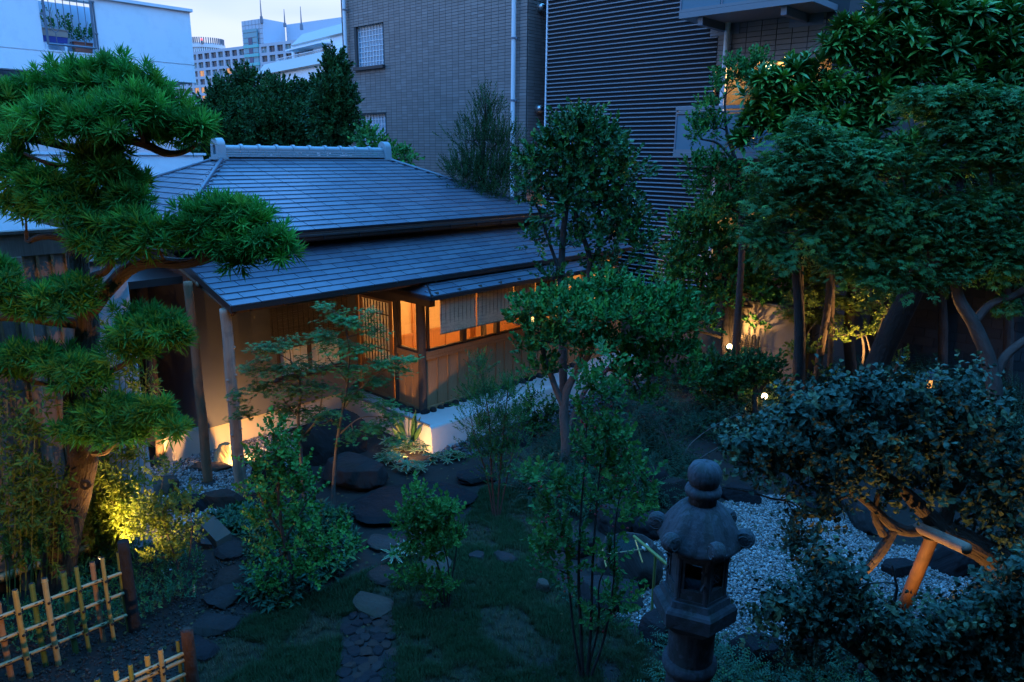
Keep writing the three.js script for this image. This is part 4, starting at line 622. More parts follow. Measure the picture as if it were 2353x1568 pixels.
// stone seen at (px, py) with a given width in pixels; len: its depth as a share of the width; h: height in metres above the ground
let rs = 1, cobbleBed = [];
function stone(name, label, category, px, py, w, len, h, m, { turn = 0, group, sink = 0.35, flat = 0.45, rough = 0.22, base = 0, detail = 4 } = {}) {
  const c = atY(px, py, base + h * 0.5), d = depthOf(c), r = w / 2 * d / F, full = h * (1 + sink);
  const o = new THREE.Mesh(rockUv(rockGeo(rs++, { flat, rough, detail }), r * 1.08, full / 1.45, r * len * 1.08), typeof m === 'number' ? MT.rock[m] : m);
  if (name === 'stepping_stone') noGrass.push([c.x, c.z, (r * Math.sqrt(len) * 0.93) ** 2]);
  o.name = numbered(name); o.position.set(c.x, base + h - full / 1.45 * (1 - flat * 0.9), c.z); o.rotation.y = turn; o.castShadow = o.receiveShadow = true; scene.add(o);
  return tag(o, label, category, group);
}
const SG = 'stepping stones through the garden';
stone('stepping_stone', 'broad black flat stone in front of the plinth, widest of all the stones', 'stepping stone', 955, 1155, 270, 0.62, 0.13, 0, { group: SG, turn: 0.3, flat: 0.7 });
stone('stepping_stone', 'thick dark slab with a lit bluish front edge, left of the widest black stone', 'stepping stone', 815, 1085, 170, 0.7, 0.3, 1, { group: SG, turn: -0.4, flat: 0.75 });
stone('stepping_stone', 'flat dark stone between the widest black stone and the red-stemmed thicket', 'stepping stone', 1092, 1095, 100, 0.7, 0.12, 0, { group: SG, flat: 0.7 });
stone('rock', 'large rounded grey boulder in the shade behind the slender maples', 'rock', 760, 1000, 170, 0.55, 0.7, 1, { group: 'boulders by the tea house', turn: 0.5, flat: 0.25 });
stone('rock', 'dark pointed boulder beside the pale front post', 'rock', 622, 1085, 80, 0.8, 0.42, 0, { group: 'boulders by the tea house', flat: 0.2 });
stone('rock', 'rough brown kerb stone at the foot of the pale front post', 'rock', 512, 1148, 100, 0.6, 0.2, 3, { group: 'kerb stones of the pebble court', flat: 0.5 });
stone('rock', 'dark kerb stone left of the brown one at the pebble court', 'rock', 425, 1158, 95, 0.6, 0.2, 0, { group: 'kerb stones of the pebble court', flat: 0.5 });
stone('rock', 'low pinkish kerb stone next to the end of the boarded fence', 'rock', 372, 1118, 70, 0.9, 0.18, 4, { group: 'kerb stones of the pebble court', flat: 0.55, turn: 0.8 });
stone('rock', 'craggy golden rock lit by the spotlight against the beige base wall', 'rock', 518, 1042, 52, 0.8, 0.3, MT.goldRock, { flat: 0.05, rough: 0.45 });
stone('stepping_stone', 'long flat stone on the lit pebbles behind the brown log post', 'stepping stone', 483, 1073, 95, 0.55, 0.07, 4, { group: SG, flat: 0.75 });
{ // cut granite slab
  const a = polyPx([[447, 1192], [484, 1178], [531, 1225], [497, 1245]], 0.1), o = new THREE.Mesh(merge([sheet(a, 0.14)]), mat([0.1, 0.08, 0.062], { map: T.rock, roughness: 0.9, bumpMap: T.bumpFine, bumpScale: 0.003 })); o.name = numbered('stepping_slab'); scene.add(o); tag(o, 'long cut slab of tan granite between the shrub and the lit bamboo', 'stepping stone', SG);
  const b = polyPx([[440, 1205], [478, 1240], [487, 1252], [462, 1250]], 0.07), q = new THREE.Mesh(merge([sheet(b, 0.12)]), MT.rock[2]); q.name = numbered('stepping_slab'); scene.add(q); tag(q, 'narrow grey slab along the left edge of the tan granite slab', 'stepping stone', SG);
}
for (const [px, py, w, l, m, t] of [[530, 1262, 85, 0.8, 1, 'dark stone just below the tan granite slab'], [535, 1322, 100, 0.75, 3, 'brown stepping stone in the dark path, second below the tan slab'], [510, 1372, 105, 0.75, 1, 'dark layered stepping stone in the path, third below the tan slab'], [490, 1432, 115, 0.7, 1, 'bluish stepping stone at the near end of the dark path'], [452, 1492, 100, 0.8, 0, 'dark stone beside the black post of the nearer bamboo fence']]) stone('stepping_stone', t, 'stepping stone', px, py, w, l, 0.07, m, { group: SG, turn: px, flat: 0.72, sink: 0.8 });
for (const [px, py, w, l, m, t] of [[893, 1250, 105, 0.7, 2, 'grey-brown stone at the top of the lawn beside the shrubs'], [882, 1322, 90, 0.75, 3, 'rust-brown stepping stone between the shrub and the cobbled strip'], [863, 1388, 118, 0.65, 4, 'large tan stepping stone at the head of the cobbled strip'], [1002, 1293, 118, 0.6, 4, 'pale stone half hidden behind the small bright bush'], [1096, 1278, 42, 0.8, 1, 'small wet dark stone in the lawn, left of the glinting pair'], [1162, 1281, 54, 0.75, 1, 'small wet dark stone in the lawn, right of the glinting pair'], [1268, 1285, 90, 0.85, 3, 'brown front stone before the water basin']]) stone('stepping_stone', t, 'stepping stone', px, py, w, l, 0.055, m, { group: SG, turn: py, flat: 0.74, sink: 1.0 });
{ // cobbled strip: each cobble a piece of the path
  const base = atY(845, 1480), s = thing('cobbled_path', 'strip of rounded dark cobbles running through the lawn', 'path', base); s.userData.kind = 'structure'; delete s.userData.category;
  const bed = smoothPoly(polyPx([[790, 1420], [880, 1405], [900, 1440], [890, 1500], [880, 1570], [880, 1680], [760, 1680], [775, 1570], [785, 1490]])), bs = (cobbleBed = bed) && new THREE.ShapeGeometry(new THREE.Shape(bed.map((p) => new THREE.Vector2(p.x - base.x, -(p.z - base.z))))); bs.rotateX(-Math.PI / 2); bs.translate(0, 0.012, 0); part('bed', bs, MT.rock[1], s);
  const vg = [0, 1, 2, 3, 4, 5].map((i) => rockGeo(60 + i, { flat: 0.55, detail: 3, rough: 0.2 }));
  for (let i = 0; i < 52; i++) { const row = Math.floor(i / 4), col = i % 4, py = 1414 + row * 17 + 9 * hash(i, 3), px = lerp(812, 790, row / 9) + col * lerp(25, 33, row / 11) + (row % 2) * 11 + 8 * (hash(i, 4) - 0.5), c = atY(px, py, 0), w = 0.062 + 0.03 * hash(i, 5), g = vg[i % 6].clone(); rockUv(g, w, 0.03, w * (0.72 + 0.3 * hash(i, 6))); const o = part('cobble', g, MT.rock[[0, 0, 3, 0, 1, 3][Math.floor(hash(i, 7) * 5.99)]], s); o.position.copy(c).sub(base).setY(0.02); o.rotation.y = hash(i, 8) * 6; }
}
const BG = 'boulders around the dry pond and the water basin';
for (const [px, py, w, l, h, m, t, fl] of [[1330, 1250, 90, 0.8, 0.22, 1, 'rock left of the water basin behind the berry shrub', 0.4], [1420, 1180, 110, 0.8, 0.35, 1, 'bluish boulder behind the water basin', 0.3], [1500, 1205, 90, 0.8, 0.25, 0, 'low dark boulder between the basin and the lantern roof', 0.4], [1495, 1110, 100, 0.9, 0.42, 0, 'large dark boulder at the back of the dry pond', 0.25], [1545, 1130, 80, 0.9, 0.36, 1, 'rounded dark boulder just left of the lantern finial', 0.2], [1400, 1360, 170, 0.6, 0.2, 1, 'flat bluish rock in front of the water basin', 0.55], [1247, 1345, 40, 0.8, 0.12, 4, 'small pale stone at the lawn edge by the berry shrub', 0.4], [1510, 1440, 90, 0.8, 0.2, 0, 'dark rock at the near left edge of the gravel', 0.4], [1570, 1435, 90, 0.8, 0.3, 1, 'mossy rock left of the lantern column', 0.3], [1750, 1510, 150, 0.7, 0.36, 0, 'round black boulder right of the lantern column', 0.25], [1870, 1480, 110, 0.8, 0.5, 0, 'tall black boulder at the near edge of the gravel', 0.15], [2200, 1420, 130, 0.7, 0.3, 1, 'boulder at the right end of the gravel below the lit log', 0.35], [2300, 1370, 120, 0.8, 0.4, 1, 'blue-grey boulder at the right edge behind the plum leaves', 0.3], [2195, 1280, 130, 0.6, 0.3, 0, 'dark boulder behind the log prop', 0.35], [2065, 1305, 95, 0.5, 0.14, 0, 'low dark stone lying in the gravel behind the log prop', 0.5], [1870, 1140, 140, 0.6, 0.3, 0, 'boulder at the back edge of the gravel under the plum branches', 0.3], [1990, 1175, 120, 0.6, 0.3, 1, 'grey boulder behind the plum fork', 0.3], [1700, 1130, 100, 0.6, 0.22, 0, 'low boulder behind the lantern at the far gravel edge', 0.35], [1395, 1090, 90, 0.8, 0.2, 0, 'flat dark rock under the layered tree', 0.5], [1190, 1010, 70, 0.8, 0.15, 0, 'small dark rock at the foot of the plinth', 0.4]]) stone('rock', t, 'rock', px, py, w, l, h, m, { group: BG, turn: px * 0.7, flat: fl });
{ // water basin with ladle and spout
  const p = atY(1440, 1290, 0.2), b = thing('water_basin', 'hollowed stone water basin with a ladle laid across it', 'water basin', p), d = depthOf(p), r = 165 / 2 * d / F;
  const g = rockGeo(77, { flat: 0.35, rough: 0.16 }); rockUv(g, r, 0.4, r * 0.78); const q = g.attributes.position; for (let i = 0; i < q.count; i++) { const x = q.getX(i) / (r * 0.62), z = q.getZ(i) / (r * 0.45), e = x * x + z * z; if (e < 1 && q.getY(i) > 0.1) q.setY(i, q.getY(i) - 0.16 * Math.pow(1 - e, 0.35)); } g.computeVertexNormals();
  part('basin', g, MT.rock[2], b);
  const top = 0.4 * 0.63; part('water', cyl(1, 1, 0.004, 0, top - 0.04, 0, 32).scale(r * 0.56, 1, r * 0.4), mat([0.02, 0.03, 0.03], { roughness: 0.04 }), b);
  b.position.y = 0.42 - top;
  const l = thing('ladle', 'bamboo water ladle resting across the stone basin', 'ladle', V3(p.x, 0.45, p.z)), A = atY(1375, 1277, 0.46).sub(l.position), B = atY(1478, 1262, 0.46).sub(l.position), C = atY(1484, 1258, 0.46).sub(l.position);
  part('handle', [bar(A.clone(), B.clone(), 0.006, 6)], MT.bambooPole[3], l); part('cup', tube([[C.clone().add(V3(-0.03, -0.02, 0.01)), 0.032], [C.clone().add(V3(0.03, 0.015, -0.005)), 0.034]], { radial: 16, smooth: false }), mat([0.5, 0.46, 0.38]), l);
  part('rest', [bar(A.clone().lerp(B, 0.12).add(V3(0, -0.012, -0.22)), A.clone().lerp(B, 0.12).add(V3(0, -0.012, 0.24)), 0.009, 6), bar(A.clone().lerp(B, 0.9).add(V3(0, -0.012, -0.22)), A.clone().lerp(B, 0.9).add(V3(0, -0.012, 0.24)), 0.009, 6)], MT.bambooPole[0], l);
  const s = thing('bamboo_spout', 'slanting bamboo spout that feeds the water basin from behind the lantern', 'spout', atY(1560, 1315, 0)), S0 = atY(1457, 1233, 0.62).sub(s.position), S1 = atY(1552, 1314, 0.7).sub(s.position);
  part('pipe', tube([[S0, 0.017], [S1, 0.021]], { radial: 12, smooth: false }), MT.bambooPole[4], s); for (const t of [0.35, 0.75]) part('node', place(new THREE.TorusGeometry(0.019, 0.004, 6, 14), 0, 0, 0).applyQuaternion(new THREE.Quaternion().setFromUnitVectors(V3(0, 0, 1), S1.clone().sub(S0).normalize())).translate(...S0.clone().lerp(S1, t).toArray()), MT.bambooPole[4], s);
  part('support', [bar(S0.clone().lerp(S1, 0.55).setY(0), S0.clone().lerp(S1, 0.55), 0.016, 8), bar(S1.clone().setY(0), S1, 0.02, 8)], MT.bambooPole[4], s);
}
// ---------- stone lantern ----------
{
  const b = thing('stone_lantern', 'tall hexagonal stone lantern with curled roof tips before the gravel', 'stone lantern', atY(1622, 1060, 2.45).setY(0), 0.12);
  const lathe = (pts, n, turn = 0) => { const g = new THREE.LatheGeometry(pts.map((q) => new THREE.Vector2(...q)), n); g.rotateY(turn); const uv = g.attributes.uv; for (let i = 0; i < uv.count; i++) uv.setXY(i, uv.getX(i) * 1.6, g.attributes.position.getY(i)); return g; };
  const hex = (pts) => { let g = lathe(pts, 6, Math.PI / 6 * 0); g = g.toNonIndexed(); g.computeVertexNormals(); return g; };
  const G = MT.granite;
  part('pedestal', [hex([[0, 0], [0.46, 0], [0.46, 0.1], [0.4, 0.13], [0.38, 0.2], [0.3, 0.26], [0, 0.26]])], G, b);
  part('column', lathe([[0.185, 0.24], [0.178, 0.4], [0.172, 0.6], [0.176, 0.7], [0.176, 1.02], [0.186, 1.1], [0.2, 1.16]], 40), G, b);
  part('column_ring', lathe([[0.17, 0.69], [0.2, 0.7], [0.212, 0.735], [0.212, 0.765], [0.2, 0.8], [0.17, 0.81]], 40), G, b);
  part('platform', [hex([[0, 1.1], [0.21, 1.1], [0.27, 1.16], [0.315, 1.2], [0.32, 1.31], [0.305, 1.33], [0.27, 1.345], [0.255, 1.39], [0, 1.39]])], G, b);
  // fire box: floor, six corner posts and, per side, sill and lintel with an opening, a lattice or a panel
  const fb = part('fire_box', hex([[0, 1.37], [0.238, 1.37], [0.232, 1.41], [0, 1.41]]), G, b), R = 0.222, ap = R * Math.cos(Math.PI / 6); part('fire_box_lintel', hex([[0, 1.74], [0.235, 1.74], [0.238, 1.8], [0, 1.8]]), G, fb);
  for (let i = 0; i < 6; i++) {
    const a = i * Math.PI / 3, c = a + Math.PI / 6, P = (g) => place(g, Math.sin(c) * ap, 0, Math.cos(c) * ap, 0, c, 0);
    part('corner_post', cbox(0.05, 0.35, 0.05, 0, 0, 0, 0.012).rotateY(a).translate(Math.sin(a) * (R - 0.02), 1.575, Math.cos(a) * (R - 0.02)), G, fb);
    const rails = [box(0.2, 0.085, 0.035, 0, 1.45, -0.015), box(0.2, 0.04, 0.035, 0, 1.73, -0.015), box(0.03, 0.25, 0.03, -0.075, 1.6, -0.015), box(0.03, 0.25, 0.03, 0.075, 1.6, -0.015)];
    part('side', P(merge(rails)), G, fb);
    if (i === 0 || i === 3) { const l = []; for (let k = -2; k <= 2; k++) for (const s of [-1, 1]) l.push(box(0.011, 0.21, 0.014, k * 0.045, 1.605, -0.02, 0, 0, s * 0.75)); l.push(); part('lattice', P(merge(l)), G, fb); part('inner_wall', P(box(0.16, 0.25, 0.01, 0, 1.6, -0.05)), MT.dark, fb); }
    else if (i !== 5 && i !== 2) part('panel', P(box(0.17, 0.25, 0.02, 0, 1.6, -0.02)), G, fb);
  }
  // roof: a ribbed dome that flares to six tips
  const hood = new THREE.BufferGeometry(), pos = [], uv = [], idx = [], nt = 26, na = 96;
  for (let i = 0; i <= nt; i++) for (let k = 0; k <= na; k++) {
    const t = i / nt, a = (k % na) / na * Math.PI * 2, tip = Math.pow(Math.abs(Math.cos(3 * a)), 6), low = t > 0.86, q = Math.min(1, t / 0.86), u = low ? (t - 0.86) / 0.14 : 0;
    let r = 0.095 + 0.165 * Math.sin(q * Math.PI * 0.5) + 0.04 * q * q * q * q + 0.035 * tip * q * q + 0.006 * Math.cos(24 * a) * q * (1 - q), y = 2.125 - 0.29 * (1 - Math.cos(q * Math.PI * 0.5)) * 0.98 - 0.03 * q + 0.03 * tip * q * q * q; if (low) { r *= 1 - 0.35 * u; y -= 0.035 * Math.sin(u * Math.PI * 0.5); }
    r *= 1 + 0.012 * (f3(Math.cos(a) * 9, y * 4, Math.sin(a) * 9) - 0.5) * 2; pos.push(Math.sin(a) * r, y, Math.cos(a) * r); uv.push(k / na * 2, t * 0.6);
  }
  for (let i = 0; i < nt; i++) for (let k = 0; k < na; k++) { const p = i * (na + 1) + k, n = p + na + 1; idx.push(p, n, p + 1, n, n + 1, p + 1); }
  hood.setAttribute('position', new THREE.Float32BufferAttribute(pos, 3)); hood.setAttribute('uv', new THREE.Float32BufferAttribute(uv, 2)); hood.setIndex(idx); hood.computeVertexNormals();
  const hd = part('roof', hood, G, b);
  for (let i = 0; i < 6; i++) { // curled tips
    const a = i * Math.PI / 3, pf = []; for (let k = 0; k <= 12; k++) { const t = k / 12 * Math.PI; pf.push(new THREE.Vector2(Math.max(0.0001, 0.03 * Math.sin(t) + 0.042 * Math.min(1, Math.sin(t) * 2.2)), -0.052 * Math.cos(t))); }
    const roll = new THREE.LatheGeometry(pf, 24), sp = []; for (let k = 0; k <= 40; k++) { const w = k / 40 * 12, q = 0.052 * (1 - k / 48); sp.push([V3(Math.cos(w) * q, 0.045, Math.sin(w) * q), 0.009 * (1 - k / 70)]); }
    const s1 = tube(sp, { radial: 6, smooth: false }), s2 = s1.clone().scale(1, 1, 1).translate(0, -0.09, 0), neck = tube([[V3(-0.14, 0.05, 0), 0.03], [V3(-0.08, 0.0, 0), 0.045], [V3(-0.02, -0.03, 0), 0.05]], { radial: 12 });
    const tip = merge([roll, s1, s2]); tip.rotateX(Math.PI / 2); part('curled_tip', merge([tip, neck]).translate(0.322, 1.9, 0).rotateY(a - Math.PI / 2), G, hd);
  }
  part('finial', [lathe([[0, 2.11], [0.105, 2.11], [0.1, 2.17], [0.128, 2.19], [0.135, 2.22], [0.125, 2.25], [0.09, 2.265]], 36), lathe([[0.07, 2.25], [0.105, 2.27], [0.123, 2.32], [0.12, 2.38], [0.095, 2.425], [0.05, 2.445], [0.02, 2.437], [0, 2.435]], 36)], G, b);
}
// ---------- bamboo lattice fences ----------
function bambooFence(label, g1, dirTo, poles, railsH, postTop, x0) {
  const o = g1.clone().setY(0), dir = dirTo.clone().sub(g1).setY(0).normalize(), nrm = V3(dir.z, 0, -dir.x); if (nrm.z < 0) nrm.negate();
  const f = thing('bamboo_fence', label, 'fence', o, 0, 'bamboo lattice fences'), at = (px, py, k = 0) => { const q = onPlane(px, py, o, nrm).sub(o); return [q.dot(dir), q.y]; };
  const P = (s, h, k = 0) => dir.clone().multiplyScalar(s).setY(h).addScaledVector(nrm, k);
  const pt = at(...postTop)[1]; const post = part('post', tube([[P(0, -0.05), 0.056], [P(0, pt * 0.5), 0.053], [P(0, pt), 0.051]], { radial: 16, lump: 0.04 }), f.userData.near ? MT.charredBrown : MT.charred, f);
  const rails = railsH.map((q) => Array.isArray(q) ? at(...q)[1] : q);
  rails.forEach((h, i) => { const rl = part('rail', bar(P(0, h), P(x0, h + 0.012), 0.017, 12), MT.bambooPole[3], f); for (let s = 0.18 + i * 0.1; s < x0; s += 0.27) part('node', cyl(0.0195, 0.0195, 0.006, 0, 0, 0, 12).applyQuaternion(new THREE.Quaternion().setFromUnitVectors(V3(0, 1, 0), dir)).translate(...P(s, h).toArray()), MT.bambooPole[0], rl); });
  poles.forEach(([px, py, m, r, bot], i) => {
    const [s, h] = at(px, py), k = i % 2 ? 0.036 : -0.036, po = part('pole', tube([[P(s, -0.03, k), r * 1.02], [P(s + 0.005, h * 0.5, k), r], [P(s, h, k), r * 0.97]], { radial: 14, smooth: false }), MT.bambooPole[m], f);
    part('pole_mouth', cyl(r * 0.72, r * 0.72, 0.004, 0, 0, 0, 12).translate(...P(s, h + 0.001, k).toArray()), MT.dark, po);
    part('node', cyl(r * 1.1, r * 1.1, 0.008, 0, 0, 0, 14).translate(...P(s, h - 0.03, k).toArray()), MT.bambooPole[m], po); for (let y = 0.14 + 0.2 * hash(i, 5); y < h - 0.12; y += 0.24 + 0.08 * hash(i, 9)) part('node', [cyl(r * 1.1, r * 1.1, 0.007, 0, 0, 0, 14).translate(...P(s, y, k).toArray())], MT.bambooPole[m], po);
    for (const rh of rails) if (rh < h) part('lashing', [place(new THREE.TorusGeometry(r + 0.008, 0.005, 6, 16), 0, 0, 0, Math.PI / 2, 0, 0.3).translate(...P(s, rh + 0.012, k * 0.5).toArray()), place(new THREE.TorusGeometry(r + 0.008, 0.005, 6, 16), 0, 0, 0, Math.PI / 2, 0, -0.3).translate(...P(s, rh - 0.012, k * 0.5).toArray()), cyl(0.012, 0.012, 0.02, 0, 0, 0, 8).translate(...P(s, rh, k + (k > 0 ? r : -r)).toArray())], MT.cord, f);
  });
  return f;
}
const zz = (x, y) => [x / 2.843, y / 2.843 + 1016.5];
bambooFence('bamboo lattice fence with a black end post in front of the pine trunk', atY(310, 1449), atY(28, 1568), [[...zz(778, 730), 4, 0.017], [...zz(657, 745), 0, 0.018], [...zz(608, 795), 2, 0.023], [...zz(488, 805), 4, 0.018], [...zz(418, 860), 1, 0.026], [...zz(280, 880), 3, 0.025], [...zz(212, 935), 1, 0.024], [...zz(88, 955), 0, 0.024], [...zz(-12, 1060), 2, 0.026]], [zz(780, 860), zz(800, 990), zz(815, 1135)], zz(808, 645), 1.55);
{ const f = bambooFence('nearer bamboo lattice fence with a brown-black post, cut off by the bottom of the picture', atY(447, 1606), atY(447, 1606).add(atY(28, 1568)).sub(atY(310, 1449)), [[...zz(1170, 1310), 4, 0.016], [...zz(1035, 1342), 3, 0.021], [...zz(970, 1408), 0, 0.022], [...zz(838, 1440), 4, 0.018], [...zz(765, 1505), 0, 0.02], [...zz(622, 1535), 1, 0.022], [...zz(480, 1600), 3, 0.022]], [zz(1160, 1442), 0.48, 0.28], zz(1205, 1228), 1.5); f.children[0].material = MT.charredBrown; }
// ---------- boarded fence at the left ----------
{
  const vF = -0.33, X = (px, py) => atV(px, py, vF), top = X(60, 588)[1], cap = X(60, 536)[1], xe = X(226, 900)[0], x2 = X(322, 900)[0], xl = -5.4;
  const f = thing('boarded_fence', 'tall weathered fence of boards and narrow battens behind the clipped pine', 'fence', hw(0, vF), HROT), bm = [0, 1, 2].map((i) => mat([0.25 + i * 0.03, 0.19 + i * 0.022, 0.16 + i * 0.018], { map: T.weather, roughness: 0.92 }));
  const n = Math.floor((xe - xl) / 0.13); for (let i = 0; i < n; i++) { const x = xl + (i + 0.5) * (xe - xl) / n; part('board', cbox((xe - xl) / n - 0.005, top - 0.24, 0.018, x, 0.24 + (top - 0.24) / 2, -0.012, 0.002), bm[Math.floor(hash(i, 2) * 2.99)], f); part('batten', cbox(0.028, top - 0.24, 0.02, x + (xe - xl) / n / 2, 0.24 + (top - 0.24) / 2, 0.008, 0.003), MT.bambooPole[2], f); }
  part('backing', box(xe - xl, top, 0.02, (xe + xl) / 2, top / 2, -0.04), MT.woodDark, f);
  part('top_board', [cbox(xe - xl + 0.05, cap - top, 0.05, (xe + xl) / 2, (cap + top) / 2, 0.0, 0.006), box(xe - xl + 0.1, 0.03, 0.14, (xe + xl) / 2, cap + 0.015, -0.02)], bm[0], f);
  part('base_board', box(xe - xl, 0.16, 0.03, (xe + xl) / 2, 0.1, -0.02), MT.woodDark, f);
  part('foot_rail', tube([[V3(xl, 0.22, 0.05), 0.05], [V3(xe - 0.1, 0.22, 0.05), 0.047]], { radial: 14, smooth: false }), MT.bambooPole[3], f); for (let i = 0; i < 7; i++) part('node', cyl(0.052, 0.052, 0.012, 0, 0, 0, 14, 0, 0, Math.PI / 2).translate(xl + 0.5 + i * 0.62, 0.22, 0.05), MT.bambooPole[0], f);
  for (const x of [X(150, 1290)[0], X(58, 1310)[0], xl + 1]) part('post', cyl(0.055, 0.05, top, x - 0.02, top / 2, 0.04, 14), MT.logPale, f);
  const e = thing('fence_end_panel', 'smooth blue-grey end panel of the boarded fence beside the dark entrance', 'wall', hw(0, vF), HROT); const et = X(270, 602)[1];
  part('panel', cbox(x2 - xe, et, 0.12, (xe + x2) / 2, et / 2, -0.02, 0.012), mat([0.34, 0.36, 0.38], { map: T.plaster, bumpMap: T.bumpFine, bumpScale: 0.001 }), e); part('cap', cbox(x2 - xe + 0.04, 0.04, 0.18, (xe + x2) / 2, et + 0.02, -0.02, 0.006), MT.gutter, e);
}
// ---------- garden lamps ----------
function spot(label, at, aim, I, angle, { body = true, r = 0.036, k = 6, group = 'garden spotlights', soft = 1.6, cast = true } = {}) {
  const p = at.clone(), l = thing('garden_spotlight', label, 'spotlight', p.clone().setY(0), 0, group), d = aim.clone().sub(p).normalize(), q = new THREE.Quaternion().setFromUnitVectors(V3(0, 1, 0), d), up = V3(0, p.y, 0);
  part('spike', bar(V3(0, -0.03, 0), V3(0, p.y - 0.02, 0), 0.009, 8), MT.dark, l);
  const bd = tube([[up.clone().addScaledVector(d, -0.075), r * 0.7], [up.clone().addScaledVector(d, -0.065), r * 0.95], [up.clone(), r], [up.clone().addScaledVector(d, 0.035), r * 1.05]], { radial: 18, smooth: false, cap: false });
  part('body', [bd, cyl(r * 0.7, r * 0.7, 0.004, 0, 0, 0, 18).applyQuaternion(q).translate(...up.clone().addScaledVector(d, -0.073).toArray())], MT.dark, l);
  part('lens', cyl(r * 0.88, r * 0.88, 0.006, 0, 0, 0, 18).applyQuaternion(q).translate(...up.clone().addScaledVector(d, 0.012).toArray()), glowMat(1, 0.7, 0.32, k), l);
  const s = new THREE.SpotLight(WARM.clone(), I, 0, angle, 0.7); s.name = 'spot_beam'; s.position.copy(up).addScaledVector(d, 0.045); s.target.position.copy(up).addScaledVector(d, 2); s.castShadow = cast; s.shadow.radius = soft; l.add(s, s.target);
  return l;
}
spot('spotlight hidden in the lit bamboo behind the black fence post', atY(226, 1290, 0.34), atY(226, 1290, 0.34).add(V3(0.85, 1.0, -0.5)), 32, 1.0);
spot('black spotlight beside the dark log post, shining on the beige wall', atY(366, 1058, 0.12), atV(0, 0, 0) && hw(-0.4, 1.95, 0.3), 4.5, 1.25);
spot('spotlight behind the pale front post, shining on the golden rock', hw(0.5, 0.85, 0.12), hw(0.62, 1.85, 0.3), 9, 1.35);
spot('black spotlight among striped bamboo grass at the plinth corner', atY(934, 1058, 0.13), hw(3.1, 0.1, 0.5), 7.0, 1.1);
{ // bare lamps among the trees: glowing globes on short stakes
  for (const [px, py, h, I, lab] of [[1677, 797, 0.95, 2.0, 'dazzling globe lamp before the yellow lit wall, in line with two thin trunks'], [1757, 911, 0.45, 1.6, 'lower dazzling globe lamp at the foot of the forked tree']]) {
    const p = atY(px, py, h), l = thing('globe_lamp', lab, 'lamp', p.clone().setY(0), 0, 'dazzling globe lamps'); part('stake', cyl(0.018, 0.016, h - 0.05, 0, (h - 0.05) / 2, 0, 10), MT.dark, l); part('socket', cyl(0.03, 0.04, 0.04, 0, h - 0.06, 0, 14), MT.dark, l);
    part('bulb', place(new THREE.SphereGeometry(0.055, 18, 12), 0, h, 0), glowMat(1, 0.74, 0.38, 14), l); const a = new THREE.PointLight(WARM.clone(), I); a.name = 'globe_light'; a.position.set(0, h, 0); a.shadow.radius = 2.5; a.castShadow = true; l.add(a);
    if (h > 0.6) { const s = new THREE.SpotLight(WARM.clone(), 14, 0, 0.55, 0.8); s.name = 'wall_beam'; s.position.set(0.05, h + 0.03, -0.07); s.target.position.copy(onPlane(1738, 742, hw(9.45, 0), U)).sub(l.position); s.castShadow = true; s.shadow.radius = 2; l.add(s, s.target); }
  }
  const p = atY(2137, 868, 0.5), b = thing('bollard_lamp', 'low bollard lamp with an orange glowing band behind the plum leaves', 'lamp', p.clone().setY(0));
  part('post', cyl(0.06, 0.06, 0.3, 0, 0.15, 0, 18), MT.dark, b); part('glowing_band', cyl(0.058, 0.058, 0.16, 0, 0.38, 0, 18), glowMat(1, 0.42, 0.1, 1.5), b); part('cap', cyl(0.065, 0.065, 0.14, 0, 0.53, 0, 18), MT.steel, b);
  const a = new THREE.PointLight(WARM.clone(), 1.3); a.name = 'bollard_light'; a.position.set(0, 0.38, 0); a.shadow.radius = 2; a.castShadow = true; b.add(a);
}
spot('spotlight buried in ferns at the lower right, lighting the log prop', atY(1985, 1530, 0.34), atY(1985, 1530, 0.34).add(V3(0.55, 0.95, -0.2)), 8, 1.25);
spot('uplight at the foot of the slim trunks behind the plum tree', atY(1985, 900, 0.5), atY(1985, 900, 0.5).add(V3(-0.25, 1.6, 0.25)), 60, 0.95);
// outside the frame, below the camera: a spotlight that lights the fence, the pine trunk and the boards from the front
spot('spotlight in front of the bamboo fence, below the picture', V3(-2.0, 0.75, -2.6), V3(-5.0, 2.1, -7.0), 26, 0.6, { soft: 1.2 });
// ---------- foliage ----------
function geoFrom(pos) { const g = new THREE.BufferGeometry(); g.setAttribute('position', new THREE.Float32BufferAttribute(pos, 3)); g.computeVertexNormals(); return g; }
// one leaf: base b, unit direction d, unit side s, length l, half width w; folded along its midrib and drooping
function leaf(pos, b, d, s, l, w, fold = 0.25, droop = 0, rows = 1) {
  const n = s.clone().cross(d).normalize(), at = (t, x) => b.clone().addScaledVector(d, l * t).addScaledVector(s, x * w).addScaledVector(n, Math.abs(x) * w * fold).add(V3(0, -droop * l * t * t, 0)), t3 = (a, c, e) => pos.push(...a.toArray(), ...c.toArray(), ...e.toArray());
  if (rows === 1) { const B = at(0, 0), M = at(0.45, 0), E = at(1, 0), L = at(0.42, -1), R = at(0.42, 1); void M; t3(B, L, E); t3(B, E, R); return; }
  const B = at(0, 0), M = at(0.5, 0), E = at(1, 0), L1 = at(0.28, -0.9), L2 = at(0.62, -0.92), R1 = at(0.28, 0.9), R2 = at(0.62, 0.92);
  t3(B, L1, M); t3(L1, L2, M); t3(L2, E, M); t3(B, M, R1); t3(R1, M, R2); t3(R2, M, E);
}
const YU = V3(0, 1, 0);
